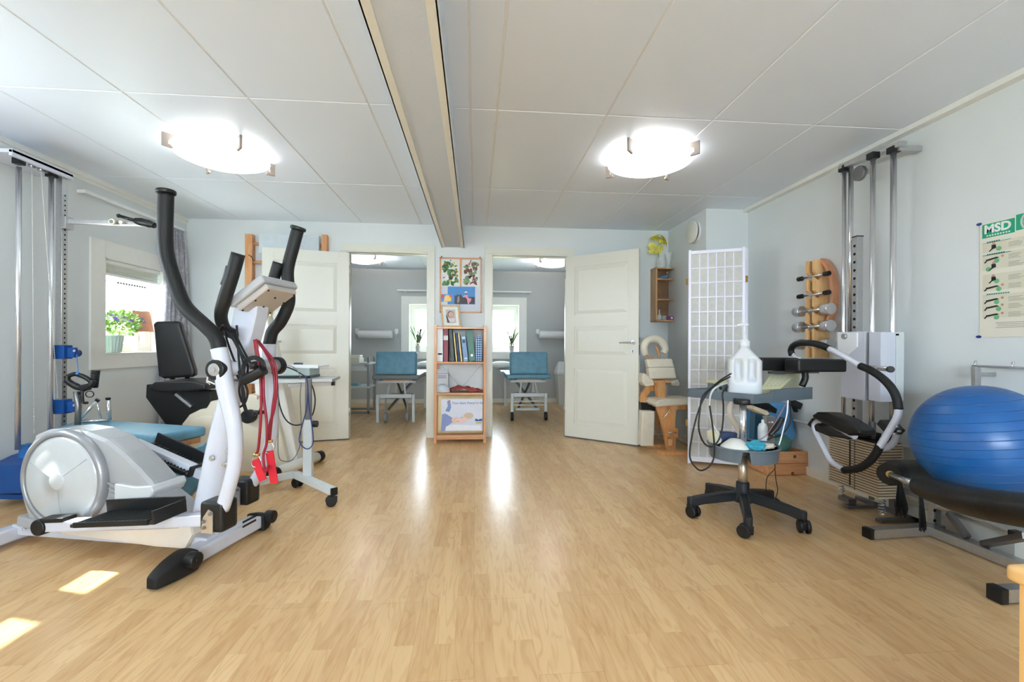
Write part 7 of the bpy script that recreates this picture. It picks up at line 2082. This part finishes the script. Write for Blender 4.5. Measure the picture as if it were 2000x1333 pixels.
vpn = MB(); q_ = BC + (Vector((0, 0, CAMZ)) - BC).normalized() * (BR - .001) ; vpn.cyl(q_, q_ + (q_ - BC).normalized() * .002, .006, n=12); vpn.build('valve_plug', mat('plug_blue', (20, 70, 130), .5), gb2)

# chrome rail on the wall behind the ball
wr = thing('wall_rail', 'thin chrome hook rail on a short post above the gym ball', 'wall rail', (2.45, 1.8, .9))
ra, rb_ = at(1900, 708, X=2.40), at(2040, 724, X=2.40)
zr_ = ra.z
MB().cyl((2.40, ra.y, zr_), (2.40, 1.3, zr_), .006, n=12).build('rail', M_chrome, wr)
MB().span((2.385, ra.y - .025, .25), (2.415, ra.y - .005, zr_ - .003), .002).build('post', M_steel, wr)
MB().span((2.40, ra.y - .02, zr_ - .05), (XR, ra.y - .005, zr_ - .03), .001).build('wall_bracket', M_steel, wr)
for y in (ra.y - .01, ra.y - .16, ra.y - .30):
    MB().tube([(2.40, y, zr_ + .004), (2.40, y, zr_ + .020), (2.395, y - .008, zr_ + .024), (2.39, y - .012, zr_ + .012)], .004, n=8).build('hook', M_chrome, wr)

# ============================================================ POSTER
po = thing('exercise_poster', 'cream exercise poster with green MSD heading pinned on the right wall', 'poster', (XR, 1.85, 1.3))
XPp = XR - .0025
ga, gb_ = at(1912, 431, X=XPp), at(1912, 652, X=XPp)
yL = ga.y; z1 = ga.z; z0 = gb_.z; Wp = .43; Hp = z1 - z0
def PQ(s, t, k=0): return Vector((XPp - .0004 * (k + 1), yL - Wp * s, z1 - Hp * t))
def pq(name, pts, col, k=1, rough=.4): 
    m_ = MB(); m_.prism([PQ(s, t, k) for s, t in pts], (1, 0, 0), .0004); return m_
def PR(mb, s0, t0, s1, t1, k=1): return mb.prism([PQ(s, t, k) for s, t in ((s0, t0), (s1, t0), (s1, t1), (s0, t1))], (1, 0, 0), .0004)
PR(MB(), 0, 0, 1, 1, 0).build('paper', mat('poster_paper', (228, 224, 208), .3, var=.01), po)
m_ = MB(); PR(m_, .025, .015, .335, .135); PR(m_, .345, -.005, 1, .125); m_.build('green_heading', mat('poster_green', (28, 160, 124), .35), po)
tm = text_mb('MSD', .056, PQ(.045, .095, 3), (0, -1, 0), (0, 0, 1), th=.0003, bold=.0022, spacing=1.0); tm = text_mb('ROUGH ROAD', .018, PQ(.06, .125, 3), (0, -1, 0), (0, 0, 1), th=.0002, mb=tm) if False else tm
tm.build('heading_letters', mat('poster_white', (232, 236, 230), .4), po)
m_ = MB()
for k in range(9): PR(m_, .07 + k * .026, .112, .086 + k * .026, .124, 3)
m_.build('subtitle_print', mat('poster_white', (232, 236, 230), .4), po)
cr_ = []
m_ = MB(); cc_ = (.57, .062)
def arcp(a0, a1, r0, r1, n=18): 
    P_ = [(cc_[0] + r1 * math.cos(R(a0 + (a1 - a0) * i / n)) , cc_[1] - r1 * Wp / Hp * math.sin(R(a0 + (a1 - a0) * i / n)) * .8) for i in range(n + 1)]
    Q_ = [(cc_[0] + r0 * math.cos(R(a1 + (a0 - a1) * i / n)) , cc_[1] - r0 * Wp / Hp * math.sin(R(a1 + (a0 - a1) * i / n)) * .8) for i in range(n + 1)]
    return P_ + Q_
for a0, a1, col, nm in ((40, 130, (232, 208, 60), 'ring_yellow'), (130, 220, (190, 196, 186), 'ring_grey'), (220, 330, (40, 42, 44), 'ring_black')):
    MB().prism([PQ(s, t, 3) for s, t in arcp(a0, a1, .165, .185)], (1, 0, 0), .0004).build('logo_ring', mat('poster_' + nm, col, .4), po)
MB().prism([PQ(cc_[0] + .16 * math.cos(i * .3142), cc_[1] - .16 * Wp / Hp * .8 * math.sin(i * .3142), 2) for i in range(20)], (1, 0, 0), .0004).build('logo_disc', mat('poster_mint', (150, 214, 190), .4), po)
tm = text_mb('MSD\nABS\nBack', .026, PQ(.47, .045, 4), (0, -1, 0), (0, 0, 1), th=.0002, bold=.0006); tm.build('logo_letters', mat('poster_ink', (30, 34, 34), .5), po)
rowsP = [.20, .30, .365, .475, .545, .655, .715, .785]
m_ = MB()
for t in (.165, .272, .618): 
    PR(m_, .03, t, .30, t + .018, 1)
m_.build('section_label', mat('poster_label', (206, 224, 214), .4), po)
for t, w_ in ((.168, .14), (.275, .18), (.621, .24)):
    m_ = MB()
    for k in range(int(w_ / .022)): PR(m_, .075 + k * .022, t + .003, .09 + k * .022, t + .012, 3)
    m_.build('label_print', mat('poster_darkgreen', (30, 110, 90), .5), po)
pan = MB()
for t0, t1 in ((.18, .265), (.285, .415), (.455, .60), (.635, .835)): PR(pan, .03, t0, .97, t1, 1)
pan.build('exercise_panel', mat('poster_panel', (216, 212, 192), .4, var=.01), po)
blk_, grn_, skn, txt = MB(), MB(), MB(), MB()
rn = random.Random(21)
for i, t in enumerate(rowsP):
    for s in (.14, .58):
        up = i in (0, 2, 3)
        gx, gt = s + (.03 if i % 2 else .05) * (-1 if i in (2,) else 1), t + .045
        grn_.prism([PQ(gx + .026 * math.cos(q * .6283), gt - .026 * Wp / Hp * math.sin(q * .6283), 3) for q in range(10)], (1, 0, 0), .0003)
        if up:
            blk_.prism([PQ(a, b, 4) for a, b in ((s - .02, t + .005), (s + .02, t + .005), (s + .025, t + .035), (s - .02, t + .045))], (1, 0, 0), .0003)
            skn.prism([PQ(s + .014 * math.cos(q), t - .004 - .014 * Wp / Hp * math.sin(q), 4) for q in [k * .785 for k in range(8)]], (1, 0, 0), .0003)
            blk_.prism([PQ(a, b, 4) for a, b in ((s - .02, t + .035), (s + .0, t + .035), (s - .035, t + .06), (s - .05, t + .058))], (1, 0, 0), .0003)
        else:
            blk_.prism([PQ(a, b, 4) for a, b in ((s - .08, t + .026), (s + .03, t + .012), (s + .06, t + .022), (s - .05, t + .038))], (1, 0, 0), .0003)
            blk_.prism([PQ(a, b, 4) for a, b in ((s - .07, t + .03), (s - .05, t + .03), (s - .08, t + .055), (s - .095, t + .052))], (1, 0, 0), .0003)
            skn.prism([PQ(s + .085 + .014 * math.cos(q), t + .012 - .014 * Wp / Hp * math.sin(q), 4) for q in [k * .785 for k in range(8)]], (1, 0, 0), .0003)
        for k in range(4):
            w_ = rn.uniform(.10, .15); PR(txt, s + .14, t + .008 + k * .011, s + .13 + w_, t + .0115 + k * .011, 2)
for k in range(4): w_ = .3 - .03 * (k % 3); PR(txt, .26 - w_ / 3, .875 + k * .014, .26 + w_, .879 + k * .014, 2)
blk_.build('figure_print', mat('poster_ink', (30, 34, 34), .5), po); grn_.build('ball_print', mat('poster_ballgreen', (110, 180, 130), .5), po); skn.build('skin_tone_print', mat('poster_skin', (196, 140, 116), .5), po); txt.build('text_print', mat('poster_textgrey', (150, 150, 138), .6), po)
for t in (.0, .995):
    MB().ball(PQ(-.005, t, 3), .010, .6, 1.2, .7, u=12, v=8).build('blue_pin', mat('pin_blue', (30, 50, 140), .4), po)

# desk corner at the lower right
dk = thing('desk', 'corner of a beech desk at the bottom right edge of the photo', 'desk', (1.35, 1.0, 0))
k0 = at(1965, 1092, Z=.60)
zk = .60
kx = k0.x; ky_ = k0.y
M_desk = wood('desk_beech', (232, 184, 120), (222, 172, 106), axis='Z')
MB().span((kx, ky_ - .75, zk - .028), (kx + .6, ky_, zk), .012, seg=4).build('desk_top', wood('desk_beech_top', (232, 190, 130), (224, 178, 114), axis='Y'), dk)
kp = at(1975, 1150, Y=ky_ - .02)
MB().span((kx + .012, ky_ - .72, 0), (kx + .032, ky_ - .012, zk - .028), .001).build('side_panel', M_desk, dk)
MB().span((kx + .032, ky_ - .03, 0), (kx + .58, ky_ - .012, zk - .028), .001).build('back_panel', M_desk, dk)
